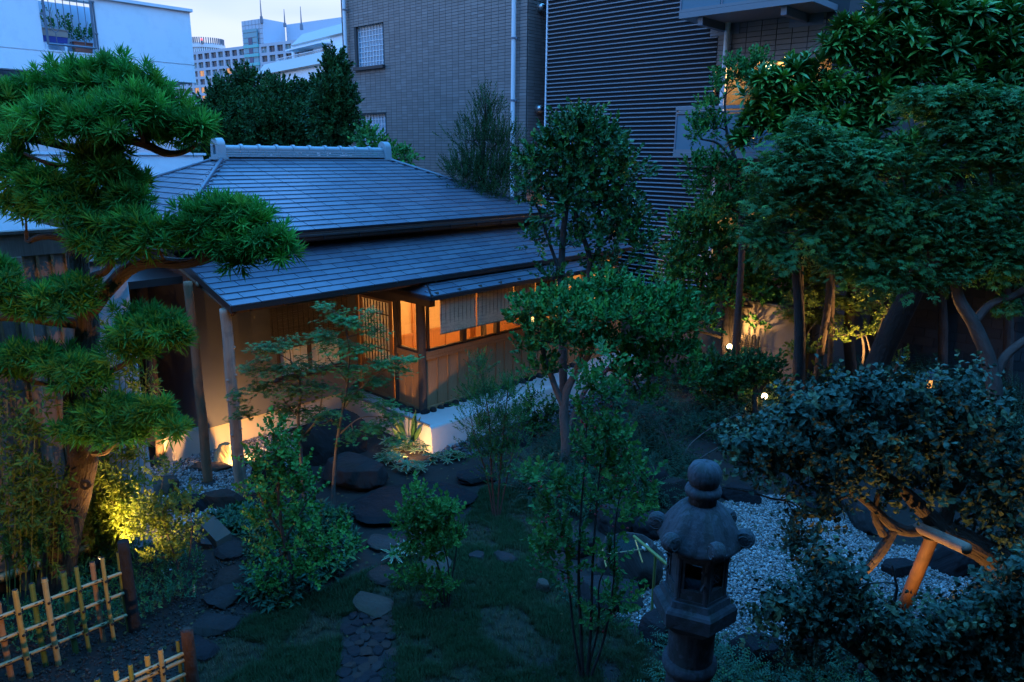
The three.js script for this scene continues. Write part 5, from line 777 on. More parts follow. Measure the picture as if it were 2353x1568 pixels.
function tuft({ n = 34, len = 0.13, w = 0.0055, lo = 0.15, hi = 1.75, stem = 0.06, droop = 0.15, seed = 1, rows = 1, fold = 0.25 }) {
  const r = rng(seed), pos = []; for (let i = 0; i < n; i++) { const t = (i + 0.5) / n, th = lerp(hi, lo, Math.pow(t, 0.8)) + (r() - 0.5) * 0.25, a = i * 2.39996 + (r() - 0.5) * 0.4, d = V3(Math.sin(th) * Math.cos(a), Math.cos(th), Math.sin(th) * Math.sin(a)), s = d.clone().cross(YU).normalize(); leaf(pos, V3(0, stem * t - stem * 0.5, 0), d, s, len * (0.75 + 0.4 * r()) * (0.8 + 0.2 * (1 - t)), w, fold, droop, rows); }
  return geoFrom(pos);
}
function spray({ n = 9, len = 0.05, w = 0.014, stem = 0.16, ang = 0.95, droop = 0.12, seed = 1, rows = 2, fold = 0.3, flatten = 0.5 }) {
  const r = rng(seed), pos = [], q = []; leaf(q, V3(0, 0, 0), YU, V3(1, 0, 0), stem, 0.0025, 0, 0, 1); pos.push(...q);
  for (let i = 0; i < n; i++) { const t = (i + 1) / n, a = i * 2.4 + r() * 0.6, th = lerp(ang * 1.15, 0.35, t) + (r() - 0.5) * 0.4, d = V3(Math.sin(th) * Math.cos(a), Math.cos(th), Math.sin(th) * Math.sin(a) * (1 - flatten * 0.4)).normalize(), s = d.clone().cross(V3((r() - 0.5) * 0.8, 1, (r() - 0.5) * 0.8)).normalize(); leaf(pos, V3(0, stem * t * 0.95, 0), d, s, len * (0.7 + 0.5 * r()), w * (0.8 + 0.4 * r()), fold, droop, rows); }
  return geoFrom(pos);
}
function mapleSpray({ n = 7, size = 0.05, spread = 0.11, seed = 1 }) { // palmate leaves lying about flat (normal +y)
  const r = rng(seed), pos = []; for (let i = 0; i < n; i++) { const c = V3((r() - 0.5) * 2 * spread, (r() - 0.5) * 0.05, (r() - 0.5) * 2 * spread), a0 = r() * 6.28, tx = (r() - 0.5) * 0.5, tz = (r() - 0.5) * 0.5, sz = size * (0.75 + 0.5 * r()); for (let k = -3; k <= 3; k++) { const a = a0 + k * 0.72, l = sz * [1, 0.92, 0.72, 0.42][Math.abs(k)], d = V3(Math.cos(a), tx * Math.cos(a) + tz * Math.sin(a), Math.sin(a)).normalize(), s = d.clone().cross(YU).normalize(); leaf(pos, c, d, s, l, sz * 0.13, 0.1, 0.25, 1); } }
  return geoFrom(pos);
}
const S = {
  yew: [1, 2, 3].map((s) => tuft({ n: 26, len: 0.155, w: 0.0085, seed: s, lo: 0.2, hi: 1.6 })),
  whorl: [1, 2].map((s) => tuft({ n: 18, len: 0.23, w: 0.026, lo: 0.3, hi: 1.8, stem: 0.07, droop: 0.25, seed: s + 10, rows: 2 })),
  camellia: [1, 2].map((s) => spray({ n: 9, len: 0.074, w: 0.02, stem: 0.18, seed: s })),
  small: [1, 2].map((s) => spray({ n: 12, len: 0.036, w: 0.0095, stem: 0.15, seed: s + 4, rows: 1 })),
  fine: [1, 2].map((s) => spray({ n: 13, len: 0.034, w: 0.0055, stem: 0.17, seed: s + 8, rows: 1, ang: 1.2 })),
  plum: [1, 2, 3].map((s) => spray({ n: 7, len: 0.098, w: 0.025, stem: 0.22, seed: s + 12, droop: 0.55, ang: 1.5 })),
  round: [1, 2].map((s) => spray({ n: 9, len: 0.056, w: 0.02, stem: 0.18, seed: s + 16, ang: 1.2, droop: 0.2 })),
  bamboo: [1, 2, 3].map((s) => spray({ n: 6, len: 0.115, w: 0.011, stem: 0.1, seed: s + 20, ang: 1.0, droop: 0.35 })),
  maple: [1, 2, 3].map((s) => mapleSpray({ seed: s + 24 })),
  mapleFine: [1, 2, 3].map((s) => mapleSpray({ n: 8, size: 0.072, spread: 0.16, seed: s + 28 })),
  hedge: [1, 2].map((s) => spray({ n: 14, len: 0.11, w: 0.03, stem: 0.34, seed: s + 32, rows: 1 })),
  sasa: [1, 2].map((s) => tuft({ n: 9, len: 0.15, w: 0.017, lo: 0.5, hi: 1.6, seed: s + 36, rows: 2, droop: 0.3 })),
  fern: [1, 2].map((s) => { const r = rng(s + 40), pos = []; for (let i = 0; i < 8; i++) { const a = i * 0.8 + r() * 0.3, l = 0.3 + r() * 0.12; for (let k = 0; k < 12; k++) { const t = (k + 1) / 12, b = V3(Math.cos(a) * l * t, 0.26 * Math.sin(t * 2.2), Math.sin(a) * l * t); for (const q of [-1, 1]) { const d = V3(Math.cos(a + q * 1.25), -0.15, Math.sin(a + q * 1.25)).normalize(); leaf(pos, b, d, d.clone().cross(YU).normalize(), 0.07 * (1.05 - t), 0.008, 0, 0.2, 1); } } } return geoFrom(pos); }),
  bud: [tuft({ n: 14, len: 0.05, w: 0.01, seed: 50, rows: 1 })],
};
const TINT = {
  yew: [[0.065, 0.23, 0.07], [0.08, 0.27, 0.075], [0.05, 0.19, 0.065], [0.1, 0.29, 0.07], [0.13, 0.24, 0.05]],
  whorl: [[0.08, 0.2, 0.07], [0.055, 0.15, 0.06], [0.11, 0.24, 0.07], [0.04, 0.11, 0.05]],
  deep: [[0.03, 0.095, 0.055], [0.036, 0.115, 0.06], [0.025, 0.075, 0.045], [0.06, 0.14, 0.04]],
  mid: [[0.04, 0.15, 0.07], [0.05, 0.18, 0.075], [0.035, 0.12, 0.06], [0.07, 0.19, 0.055]],
  bright: [[0.06, 0.18, 0.06], [0.045, 0.15, 0.05], [0.08, 0.2, 0.06]],
  maple: [[0.06, 0.18, 0.1], [0.07, 0.21, 0.11], [0.05, 0.15, 0.085], [0.1, 0.2, 0.07]],
  mapleOlive: [[0.09, 0.13, 0.055], [0.075, 0.14, 0.065], [0.12, 0.14, 0.045], [0.06, 0.12, 0.07]],
  plum: [[0.045, 0.075, 0.1], [0.055, 0.085, 0.11], [0.035, 0.06, 0.08], [0.085, 0.1, 0.09]],
  bamboo: [[0.14, 0.17, 0.04], [0.17, 0.2, 0.045], [0.11, 0.15, 0.04]],
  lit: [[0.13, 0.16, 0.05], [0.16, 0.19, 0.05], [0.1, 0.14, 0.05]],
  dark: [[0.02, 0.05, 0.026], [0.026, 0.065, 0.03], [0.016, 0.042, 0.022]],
  hedge: [[0.02, 0.062, 0.03], [0.028, 0.08, 0.034], [0.016, 0.05, 0.026]],
};
let seedT = 100;
// A plant. paths: trunk first, then limbs, as [px, py, radius, push?] at the plant's own distance (push: metres further away).
// clumps: [px, py, rx, ry, count, push?] as pixel extents turned to metres at that distance.
function plant(name, label, category, { base, h0 = 0, z, paths = [], clumps, sprig, tint, leafMat = MT.leaf, bark = MT.bark, size = [0.8, 1.2], up = 0.5, out = 0.9, jitter = 0.7, depthK = 0.85, twigs = 5, group, dens = 1, lump = 0.12, radial = 8, shell = 2.4, extra, crown = 'crown', ryK = 1 }) {
  const r = rng(seedT++ * 977), zc = z ?? atY(base[0], base[1], h0).z, B = base ? atZ(base[0], base[1], zc) : V3(0, 0, 0); if (base) B.y = h0;
  const P = (px, py, push = 0) => atZ(px, py, zc - push);
  const o = thing(name, label, category, B, 0, group), skeleton = [];
  paths.forEach((path, i) => {
    const pts = path.map(([x, y, rad, push]) => [P(x, y, push ?? 0).sub(B), rad]); if (i === 0 && pts[0][0].y > -0.02 && base) pts[0][0].y = Math.min(pts[0][0].y, -0.04);
    part(i ? 'limb' : 'trunk', tube(pts, { radial: i ? radial : radial + 6, lump, step: i ? 0.1 : 0.07 }), bark, o);
    const c = pts.length > 2 ? new THREE.CatmullRomCurve3(pts.map((q) => q[0]), false, 'centripetal') : new THREE.LineCurve3(pts[0][0], pts[1][0]); for (let t = 0.3; t <= 1.001; t += 0.1) skeleton.push([c.getPoint(Math.min(1, t)), lerp(pts[0][1], pts[pts.length - 1][1], t)]);
  });
  const ms = sprig.map(() => []), cs = sprig.map(() => []), tw = [], q = new THREE.Quaternion(), q2 = new THREE.Quaternion(), d = V3();
  clumps.forEach(([px, py, rx, ry, n, push = 0]) => {
    const c = P(px, py, push).sub(B), k = depthOf(c.clone().add(B)) / F, X = rx * k, Y = ry * ryK * k, Z = (rx * 0.6 + ry * 0.4) * k * depthK, spots = [];
    const ph = r() * 20;
    for (let i = 0; i < n * dens; i++) {
      let x, y, zz2, l; do { x = r() * 2 - 1; y = r() * 2 - 1; zz2 = r() * 2 - 1; l = Math.hypot(x, y, zz2); } while (l > 1 || l < 0.05);
      const s = Math.pow(r(), 1 / shell) / l, bump = 0.52 + 0.86 * n3(x / l * 2.3 + ph, y / l * 2.3, zz2 / l * 2.3 + ph); x *= s * bump; y *= s * bump; zz2 *= s * bump;
      const p = V3(c.x + x * X, c.y + y * Y, c.z + zz2 * Z); if (p.y + B.y < 0.03) continue;
      d.set(x * out, y * out + up, zz2 * out).add(V3((r() - 0.5) * jitter, (r() - 0.5) * jitter, (r() - 0.5) * jitter)).normalize();
      q.setFromUnitVectors(YU, d); q2.setFromAxisAngle(YU, r() * 6.28); q.multiply(q2); const j = Math.floor(r() * sprig.length), sc = lerp(size[0], size[1], r());
      ms[j].push(M4(p, q.clone(), sc)); const t = tint[Math.floor(r() * tint.length * 0.999)], b = 0.8 + 0.4 * r(); cs[j].push(lin(t[0] * b, t[1] * b * 1.2, t[2] * b * 0.62)); if (i % 7 === 0) spots.push(p);
    }
    if (skeleton.length && twigs) {
      let best = skeleton[0], bd = 1e9; for (const s of skeleton) { const e = s[0].distanceTo(c) + (s[0].y > c.y ? 0.4 * (s[0].y - c.y) : 0); if (e < bd) { bd = e; best = s; } }
      const r0 = Math.min(best[1] * 0.7, 0.012 + 0.02 * bd), a = best[0]; if (bd > 0.12) tw.push(tube([[a, r0], [a.clone().lerp(c, 0.5).add(V3((r() - 0.5) * 0.2, (r() - 0.3) * 0.16, (r() - 0.5) * 0.2).multiplyScalar(bd)), r0 * 0.75], [c.clone().setY(c.y - Y * 0.2), r0 * 0.5]], { radial: 6, step: 0.1 }));
      for (let i = 0; i < Math.min(twigs, spots.length); i++) { const e = spots[Math.floor(r() * spots.length)], s = a.clone().lerp(c, 0.6 + 0.4 * r()); tw.push(tube([[s, r0 * 0.45], [s.clone().lerp(e, 0.55).add(V3((r() - 0.5) * 0.06, -0.02, (r() - 0.5) * 0.06)), r0 * 0.33], [e, 0.0022]], { radial: 4, step: 0.15, cap: false })); }
    }
  });
  if (tw.length) part('twigs', tw, bark, o, 'stuff');
  const cr = sub(crown, o); ms.forEach((m, j) => { if (m.length) copies('foliage', sprig[j], leafMat, m, cs[j], cr); });
  if (extra) extra(o, B, P, r, ms);
  return o;
}

// the clipped yew pine at the left
plant('clipped_pine', 'tall clipped yew pine with cloud-like pads of strap leaves at the left', 'tree', { dens: 0.66,
  base: [128, 1345], bark: MT.barkPine, leafMat: MT.leafYew, sprig: S.yew, tint: TINT.yew, size: [0.8, 1.25], up: 0.75, out: 0.9, jitter: 0.9, depthK: 0.8, twigs: 7, shell: 1.8,
  paths: [
    [[124, 1360, 0.181], [140, 1280, 0.163], [160, 1190, 0.150], [180, 1110, 0.148], [190, 1050, 0.142], [178, 990, 0.116], [172, 920, 0.112], [184, 840, 0.116], [202, 760, 0.107], [192, 680, 0.086], [178, 600, 0.095], [178, 530, 0.086], [190, 460, 0.077], [212, 400, 0.073], [226, 350, 0.077], [232, 300, 0.065], [238, 240, 0.034], [240, 200, 0.017]],
    [[206, 720, 0.073], [252, 660, 0.069], [300, 615, 0.065, -0.1], [350, 602, 0.060, -0.2], [410, 606, 0.052, -0.3], [450, 600, 0.047, -0.35], [478, 575, 0.030, -0.4], [470, 545, 0.017, -0.4]],
    [[455, 602, 0.039, -0.35], [500, 590, 0.026, -0.4], [560, 575, 0.017, -0.45], [620, 570, 0.010, -0.5]],
    [[190, 745, 0.060], [120, 738, 0.052, -0.1], [50, 730, 0.047, -0.2], [-40, 728, 0.043, -0.3]],
    [[232, 335, 0.047], [290, 322, 0.043], [340, 335, 0.039], [378, 352, 0.034], [410, 352, 0.028], [445, 338, 0.019], [460, 310, 0.012]],
    [[228, 338, 0.043], [170, 340, 0.039], [120, 330, 0.034], [60, 318, 0.028], [10, 310, 0.019]], [[215, 352, 0.026], [190, 362, 0.026], [150, 380, 0.022, -0.2], [100, 372, 0.019, -0.3], [55, 352, 0.014, -0.35]],
    [[180, 590, 0.043], [160, 560, 0.039], [130, 545, 0.034], [90, 545, 0.029], [62, 555, 0.022], [60, 530, 0.017]], [[200, 700, 0.043], [205, 640, 0.039, -0.15], [240, 625, 0.034, -0.2], [262, 600, 0.022, -0.2]],
    [[180, 870, 0.043], [230, 860, 0.034, -0.1], [280, 840, 0.028, -0.2], [330, 800, 0.017, -0.25]], [[172, 920, 0.039], [120, 885, 0.029, -0.1], [70, 878, 0.022, -0.2], [40, 862, 0.015, -0.2]],
    [[196, 1035, 0.060], [232, 1040, 0.039, -0.05], [252, 1030, 0.034, -0.1], [262, 1012, 0.029, -0.1], [262, 985, 0.021, -0.1]], [[176, 980, 0.043], [220, 965, 0.029, -0.15], [300, 960, 0.017, -0.2]],
  ],
  clumps: [
    [60, 235, 85, 48, 150, 0.1], [0, 240, 60, 60, 90, 0], [150, 200, 85, 48, 150, 0.1], [235, 190, 95, 50, 170, 0.1], [315, 205, 80, 45, 140, 0], [300, 250, 95, 45, 140, -0.35], [130, 265, 100, 42, 150, -0.4], [200, 280, 80, 36, 100, -0.5], [390, 265, 70, 50, 130, 0], [440, 295, 50, 40, 80, -0.1], [60, 300, 80, 26, 60, -0.1], [340, 290, 60, 34, 70, 0.2], [15, 300, 40, 30, 40, 0.2],
    [30, 385, 60, 42, 90, -0.1], [110, 425, 80, 40, 120, -0.2], [225, 395, 80, 45, 130, -0.25], [290, 425, 55, 42, 90, -0.1], [150, 470, 85, 34, 110, -0.25], [50, 470, 65, 34, 80, 0], [290, 460, 45, 28, 50, -0.3], [250, 340, 40, 35, 45, -0.15],
    [215, 510, 60, 36, 75, -0.25], [300, 520, 70, 42, 120, -0.35], [350, 545, 55, 36, 80, -0.45], [215, 560, 55, 28, 60, -0.35], [280, 575, 40, 20, 40, -0.4],
    [470, 500, 70, 42, 120, -0.4], [430, 545, 50, 34, 60, -0.45], [545, 490, 65, 36, 100, -0.45], [590, 545, 72, 42, 120, -0.5], [640, 570, 45, 36, 60, -0.5], [520, 560, 60, 34, 70, -0.5], [555, 600, 40, 16, 25, -0.5],
    [130, 690, 75, 38, 130, -0.3], [180, 665, 45, 30, 60, -0.25], [75, 705, 45, 24, 50, -0.35], [15, 660, 40, 46, 70, -0.35], [0, 620, 30, 30, 30, -0.3],
    [340, 745, 75, 42, 130, -0.3], [300, 800, 60, 32, 70, -0.3], [395, 770, 42, 34, 60, -0.35],
    [75, 825, 85, 34, 120, -0.3], [20, 840, 40, 30, 40, -0.3], [170, 850, 70, 38, 110, -0.35], [215, 870, 40, 28, 40, -0.3],
    [255, 945, 80, 38, 120, -0.3], [190, 990, 65, 30, 80, -0.35], [310, 965, 70, 34, 100, -0.3], [270, 1000, 60, 26, 60, -0.35], [400, 985, 36, 26, 36, -0.4], [355, 940, 40, 28, 40, -0.35],
  ],
  extra: (o, B, P) => { const c = P(182, 1035, -0.15).sub(B); part('knot_hole', [place(new THREE.TorusGeometry(0.075, 0.035, 10, 22), c.x, c.y, c.z, -0.25, -0.25, 0), place(new THREE.TorusGeometry(0.04, 0.02, 8, 18), c.x, c.y, c.z + 0.012, -0.25, -0.25, 0)], MT.barkPine, o); part('knot_heart', place(new THREE.SphereGeometry(0.035, 12, 8), c.x, c.y, c.z, 0, 0, 0), MT.barkDark, o); const e = P(196, 1115, -0.165).sub(B); part('knot', place(new THREE.TorusGeometry(0.04, 0.018, 8, 18), e.x, e.y, e.z, -0.1, 0, 0), MT.barkPine, o); },
});
// far hedge of trees behind the tea house
const HG = 'dark evergreen trees behind the tea house';
for (const [lab, px, py, rx, ry, z] of [['dark evergreen behind the pine tip, left end of the far hedge', 505, 285, 62, 85, -20], ['dark evergreen with a peaked top in front of the office windows', 560, 245, 70, 78, -21], ['broad dark evergreen left of the slit of tin roof', 640, 262, 75, 72, -20], ['dark evergreen below the pale tin roof', 715, 262, 60, 62, -21], ['tall dark evergreen squeezed against the tiled building', 768, 225, 30, 92, -19]])
  plant('evergreen_tree', lab, 'tree', { base: [px, 560], h0: 0, z, bark: MT.barkDark, sprig: S.hedge, tint: TINT.hedge, size: [0.8, 1.3], up: 0.5, twigs: 3, group: HG, paths: [[[px, 520, 0.16], [px + 4, 380, 0.12], [px, py, 0.05]]], clumps: [[px, py, rx * 0.8, ry * 0.75, 240], [px - rx * 0.4, py + ry * 0.35, rx * 0.7, ry * 0.6, 190, -0.6], [px + rx * 0.4, py + ry * 0.3, rx * 0.7, ry * 0.6, 190, -0.4], [px, py + ry * 0.85, rx, ry * 0.6, 220, -0.5], [px + rx * 0.1, py - ry * 0.55, rx * 0.42, ry * 0.4, 90]] });
plant('shrub_tree', 'small leafy treetop beside the lower glass block window, behind the ridge', 'tree', { base: [870, 520], z: -17.5, sprig: S.camellia, tint: TINT.mid, size: [1, 1.5], paths: [[[880, 480, 0.05], [860, 380, 0.03], [848, 320, 0.015]], [[872, 430, 0.03], [910, 370, 0.02], [940, 365, 0.01]]], clumps: [[845, 322, 24, 22, 90], [885, 355, 30, 20, 80], [930, 365, 22, 12, 40]] });
plant('conical_tree', 'dusky conical tree between the tea house roof and the tiled building', 'tree', { base: [1110, 560], z: -15.6, bark: MT.barkDark, sprig: S.fine, tint: TINT.dark, size: [1.2, 2.0], up: 1.0, out: 0.8, twigs: 9, shell: 1.6, paths: [[[1112, 540, 0.07], [1110, 420, 0.05], [1112, 300, 0.025], [1118, 225, 0.008]]], clumps: [[1115, 260, 34, 42, 130], [1100, 320, 62, 48, 260], [1150, 330, 50, 50, 200], [1105, 395, 85, 48, 380], [1160, 400, 60, 55, 280], [1065, 400, 45, 50, 180], [1120, 450, 85, 40, 300]] });
// trees that stand between the tea house and the ribbed building
plant('camellia_tree', 'round-headed camellia tree on thin stems in front of the ribbed wall', 'tree', { dens: 0.42, base: [1310, 960], z: -11.2, bark: MT.barkDark, sprig: S.camellia, tint: TINT.deep, leafMat: MT.leafGloss, size: [0.9, 1.35], up: 0.5, twigs: 8, shell: 1.7,
  paths: [[[1300, 1010, 0.07], [1292, 760, 0.065], [1290, 620, 0.055], [1296, 520, 0.045], [1310, 430, 0.03], [1330, 320, 0.015]], [[1298, 760, 0.04], [1340, 680, 0.045], [1355, 600, 0.042], [1335, 530, 0.036], [1320, 480, 0.028]], [[1292, 640, 0.03], [1270, 580, 0.025], [1250, 520, 0.018], [1225, 450, 0.01]], [[1352, 610, 0.03], [1385, 560, 0.022], [1430, 520, 0.014], [1460, 470, 0.008]], [[1300, 500, 0.03], [1275, 430, 0.02], [1245, 380, 0.012]]],
  clumps: [[1330, 300, 62, 42, 330], [1380, 335, 62, 48, 340], [1280, 340, 52, 45, 260], [1420, 400, 58, 50, 300], [1330, 395, 78, 48, 390], [1235, 385, 42, 48, 190], [1380, 460, 72, 48, 320], [1290, 470, 58, 45, 240], [1215, 440, 28, 24, 70], [1440, 500, 52, 48, 220], [1400, 545, 62, 32, 190], [1230, 550, 30, 22, 70], [1470, 570, 40, 40, 110], [1320, 560, 40, 30, 80], [1270, 640, 30, 22, 70], [1400, 620, 50, 28, 110]] });
plant('layered_tree', 'broad layered evergreen with a forked grey trunk in the middle of the garden', 'tree', { dens: 0.5, ryK: 0.8, base: [1297, 1100], bark: MT.barkPale, sprig: S.camellia, tint: TINT.mid, size: [0.85, 1.25], up: 0.75, out: 0.7, twigs: 10, shell: 1.7,
  paths: [[[1297, 1108, 0.075], [1300, 1020, 0.07], [1296, 950, 0.068], [1302, 900, 0.06], [1322, 860, 0.052], [1350, 820, 0.045], [1372, 770, 0.036], [1390, 730, 0.024]], [[1296, 935, 0.052], [1278, 895, 0.045], [1262, 850, 0.04], [1248, 810, 0.03], [1250, 770, 0.02]], [[1300, 1000, 0.045], [1325, 940, 0.04], [1350, 890, 0.036], [1395, 850, 0.032], [1440, 800, 0.026], [1480, 750, 0.016]], [[1322, 860, 0.04], [1352, 740, 0.03], [1350, 715, 0.02]], [[1395, 850, 0.03], [1455, 845, 0.024], [1520, 810, 0.016], [1560, 770, 0.01]]],
  clumps: [[1224, 715, 45, 30, 130], [1283, 700, 55, 32, 170], [1347, 690, 58, 30, 190, 0.3], [1422, 680, 60, 28, 190, 0.2], [1486, 700, 58, 34, 190], [1550, 720, 48, 36, 150], [1587, 760, 24, 26, 50], [1325, 735, 70, 34, 180, -0.3], [1422, 730, 72, 36, 200, -0.3], [1507, 765, 62, 40, 180, -0.2], [1234, 770, 40, 30, 100], [1218, 805, 34, 26, 70], [1293, 790, 50, 30, 110, -0.2], [1390, 790, 62, 34, 150, -0.2], [1475, 820, 62, 38, 180], [1555, 810, 42, 30, 90], [1245, 850, 45, 26, 80], [1432, 870, 60, 26, 110], [1507, 860, 45, 22, 70], [1186, 740, 22, 18, 30], [1593, 820, 34, 22, 50], [1582, 870, 36, 20, 44], [1486, 920, 40, 18, 44], [1550, 690, 40, 18, 50], [1400, 655, 50, 16, 60], [1614, 730, 22, 18, 24]] });
// tea garden shrubs and slender trees in front of the house
plant('maple_sapling', 'slender maple with olive green leaves before the pale front post', 'maple', { dens: 0.7, base: [700, 1175], bark: MT.barkPale, sprig: S.maple, tint: TINT.mapleOlive, leafMat: MT.leafThin, size: [0.7, 1.05], up: 1.5, out: 0.25, jitter: 0.6, twigs: 7, depthK: 0.9, shell: 1.5, group: 'slender maples before the tea house',
  paths: [[[702, 1180, 0.03], [695, 1100, 0.026], [690, 1030, 0.024], [685, 960, 0.02], [690, 890, 0.016], [668, 830, 0.01]], [[690, 1010, 0.014], [730, 960, 0.012], [742, 890, 0.008]], [[686, 960, 0.012], [640, 910, 0.009], [590, 880, 0.006]]],
  clumps: [[610, 800, 48, 20, 42], [660, 790, 45, 20, 38], [640, 850, 65, 26, 68], [700, 840, 55, 26, 56], [600, 890, 42, 20, 36], [680, 895, 70, 26, 70], [740, 890, 42, 24, 36], [650, 940, 60, 24, 54], [560, 950, 35, 20, 22], [720, 950, 50, 26, 40], [545, 910, 25, 18, 14], [690, 1000, 40, 22, 20], [585, 845, 35, 20, 30]] });
plant('maple_sapling', 'slender maple with blue-green leaves reaching over the lattice door', 'maple', { dens: 0.75, base: [762, 1175], bark: MT.barkPale, sprig: S.maple, tint: TINT.maple, leafMat: MT.leafThin, size: [0.7, 1.05], up: 1.5, out: 0.25, jitter: 0.6, twigs: 7, depthK: 0.9, shell: 1.5, group: 'slender maples before the tea house',
  paths: [[[764, 1180, 0.03], [768, 1090, 0.026], [776, 1010, 0.024], [788, 940, 0.02], [798, 880, 0.016], [802, 800, 0.01], [790, 740, 0.006]], [[786, 945, 0.014], [820, 900, 0.01], [870, 860, 0.007], [920, 830, 0.004]], [[798, 880, 0.012], [760, 830, 0.008], [735, 790, 0.005]], [[778, 1000, 0.012], [830, 960, 0.008], [890, 960, 0.005]]],
  clumps: [[745, 705, 24, 12, 14], [775, 730, 42, 20, 34], [820, 745, 48, 22, 40], [860, 760, 42, 18, 30], [770, 790, 55, 24, 52], [830, 800, 48, 22, 42], [735, 770, 38, 18, 24], [800, 850, 62, 24, 60], [880, 835, 45, 18, 30], [930, 825, 38, 14, 22], [860, 880, 40, 20, 26], [920, 850, 30, 16, 15], [810, 910, 55, 24, 46], [880, 930, 50, 20, 34], [860, 980, 55, 24, 40], [905, 960, 40, 18, 24], [760, 960, 45, 24, 32], [815, 1000, 45, 24, 26], [900, 1010, 36, 18, 18], [850, 715, 30, 14, 12]] });
plant('shrub', 'upright glossy shrub lit yellow-green along its left side, on the near bank of the path', 'shrub', { dens: 0.36, base: [672, 1388], bark: MT.barkPale, sprig: S.round, tint: TINT.bright, size: [0.7, 1.05], up: 0.9, twigs: 8, group: 'evergreen shrubs of the lawn edge', shell: 1.6,
  paths: [[[672, 1392, 0.024], [668, 1300, 0.022], [650, 1230, 0.02], [640, 1150, 0.014], [640, 1060, 0.01], [635, 1000, 0.006]], [[655, 1240, 0.014], [690, 1180, 0.01], [720, 1130, 0.007]], [[650, 1230, 0.014], [610, 1170, 0.01], [590, 1120, 0.006]]],
  clumps: [[632, 1000, 24, 26, 50], [645, 1045, 42, 34, 100], [600, 1070, 32, 28, 56], [680, 1080, 38, 34, 80], [640, 1110, 55, 34, 110], [595, 1130, 34, 30, 60], [700, 1130, 40, 32, 70], [625, 1175, 55, 32, 80], [680, 1190, 50, 34, 70], [590, 1200, 30, 28, 40], [640, 1260, 50, 38, 60], [720, 1240, 55, 42, 80], [690, 1310, 60, 40, 70], [740, 1290, 55, 45, 80], [780, 1250, 45, 42, 60], [610, 1320, 35, 34, 36], [640, 1360, 45, 28, 40]] });
plant('shrub', 'small bright bush with rounded leaves standing in the lawn on its own earth ring', 'shrub', { dens: 0.75, base: [1028, 1402], bark: MT.barkDark, sprig: S.round, tint: TINT.bright, leafMat: MT.leafThin, size: [0.75, 1.05], up: 0.8, twigs: 8, group: 'shrubs in the lawn', shell: 1.5,
  paths: [[[1024, 1405, 0.012], [1015, 1330, 0.01], [990, 1260, 0.008], [960, 1200, 0.005], [965, 1140, 0.003]], [[1030, 1405, 0.012], [1040, 1320, 0.009], [1050, 1240, 0.006], [1040, 1170, 0.003]], [[1020, 1400, 0.01], [1000, 1350, 0.008], [960, 1340, 0.004]], [[1026, 1400, 0.01], [1030, 1300, 0.007], [1000, 1200, 0.004]]],
  clumps: [[965, 1150, 30, 26, 34], [945, 1190, 34, 24, 40], [990, 1200, 45, 28, 60], [1035, 1180, 30, 26, 32], [920, 1210, 18, 14, 12], [1000, 1240, 55, 26, 70], [950, 1240, 38, 22, 40], [1045, 1240, 32, 28, 36], [980, 1280, 50, 20, 40], [970, 1345, 40, 18, 34], [1015, 1360, 30, 20, 24], [1000, 1390, 22, 12, 14], [940, 1335, 18, 12, 12]] });
plant('thicket', 'airy red-stemmed bush of fine leaves in front of the plaster plinth', 'shrub', { base: [1138, 1190], bark: mat([0.14, 0.05, 0.035]), sprig: S.fine, tint: TINT.deep, size: [0.8, 1.2], up: 0.8, twigs: 10, group: 'shrubs in the lawn', shell: 1.5,
  paths: [[[1138, 1192, 0.016], [1130, 1090, 0.014], [1125, 980, 0.01], [1110, 880, 0.005], [1095, 830, 0.003]], [[1142, 1192, 0.014], [1150, 1080, 0.012], [1160, 960, 0.009], [1170, 880, 0.005]], [[1134, 1192, 0.012], [1120, 1100, 0.01], [1090, 1000, 0.006], [1080, 950, 0.003]], [[1146, 1192, 0.012], [1165, 1100, 0.008], [1185, 1010, 0.005]]],
  clumps: [[1100, 850, 22, 26, 50], [1090, 910, 36, 34, 90], [1130, 920, 50, 40, 130], [1170, 900, 32, 40, 80], [1110, 980, 50, 38, 150], [1160, 980, 45, 40, 130], [1130, 1040, 55, 36, 130], [1180, 1030, 35, 34, 80], [1090, 1030, 30, 30, 60], [1150, 1090, 45, 26, 60], [1195, 960, 22, 30, 40]] });
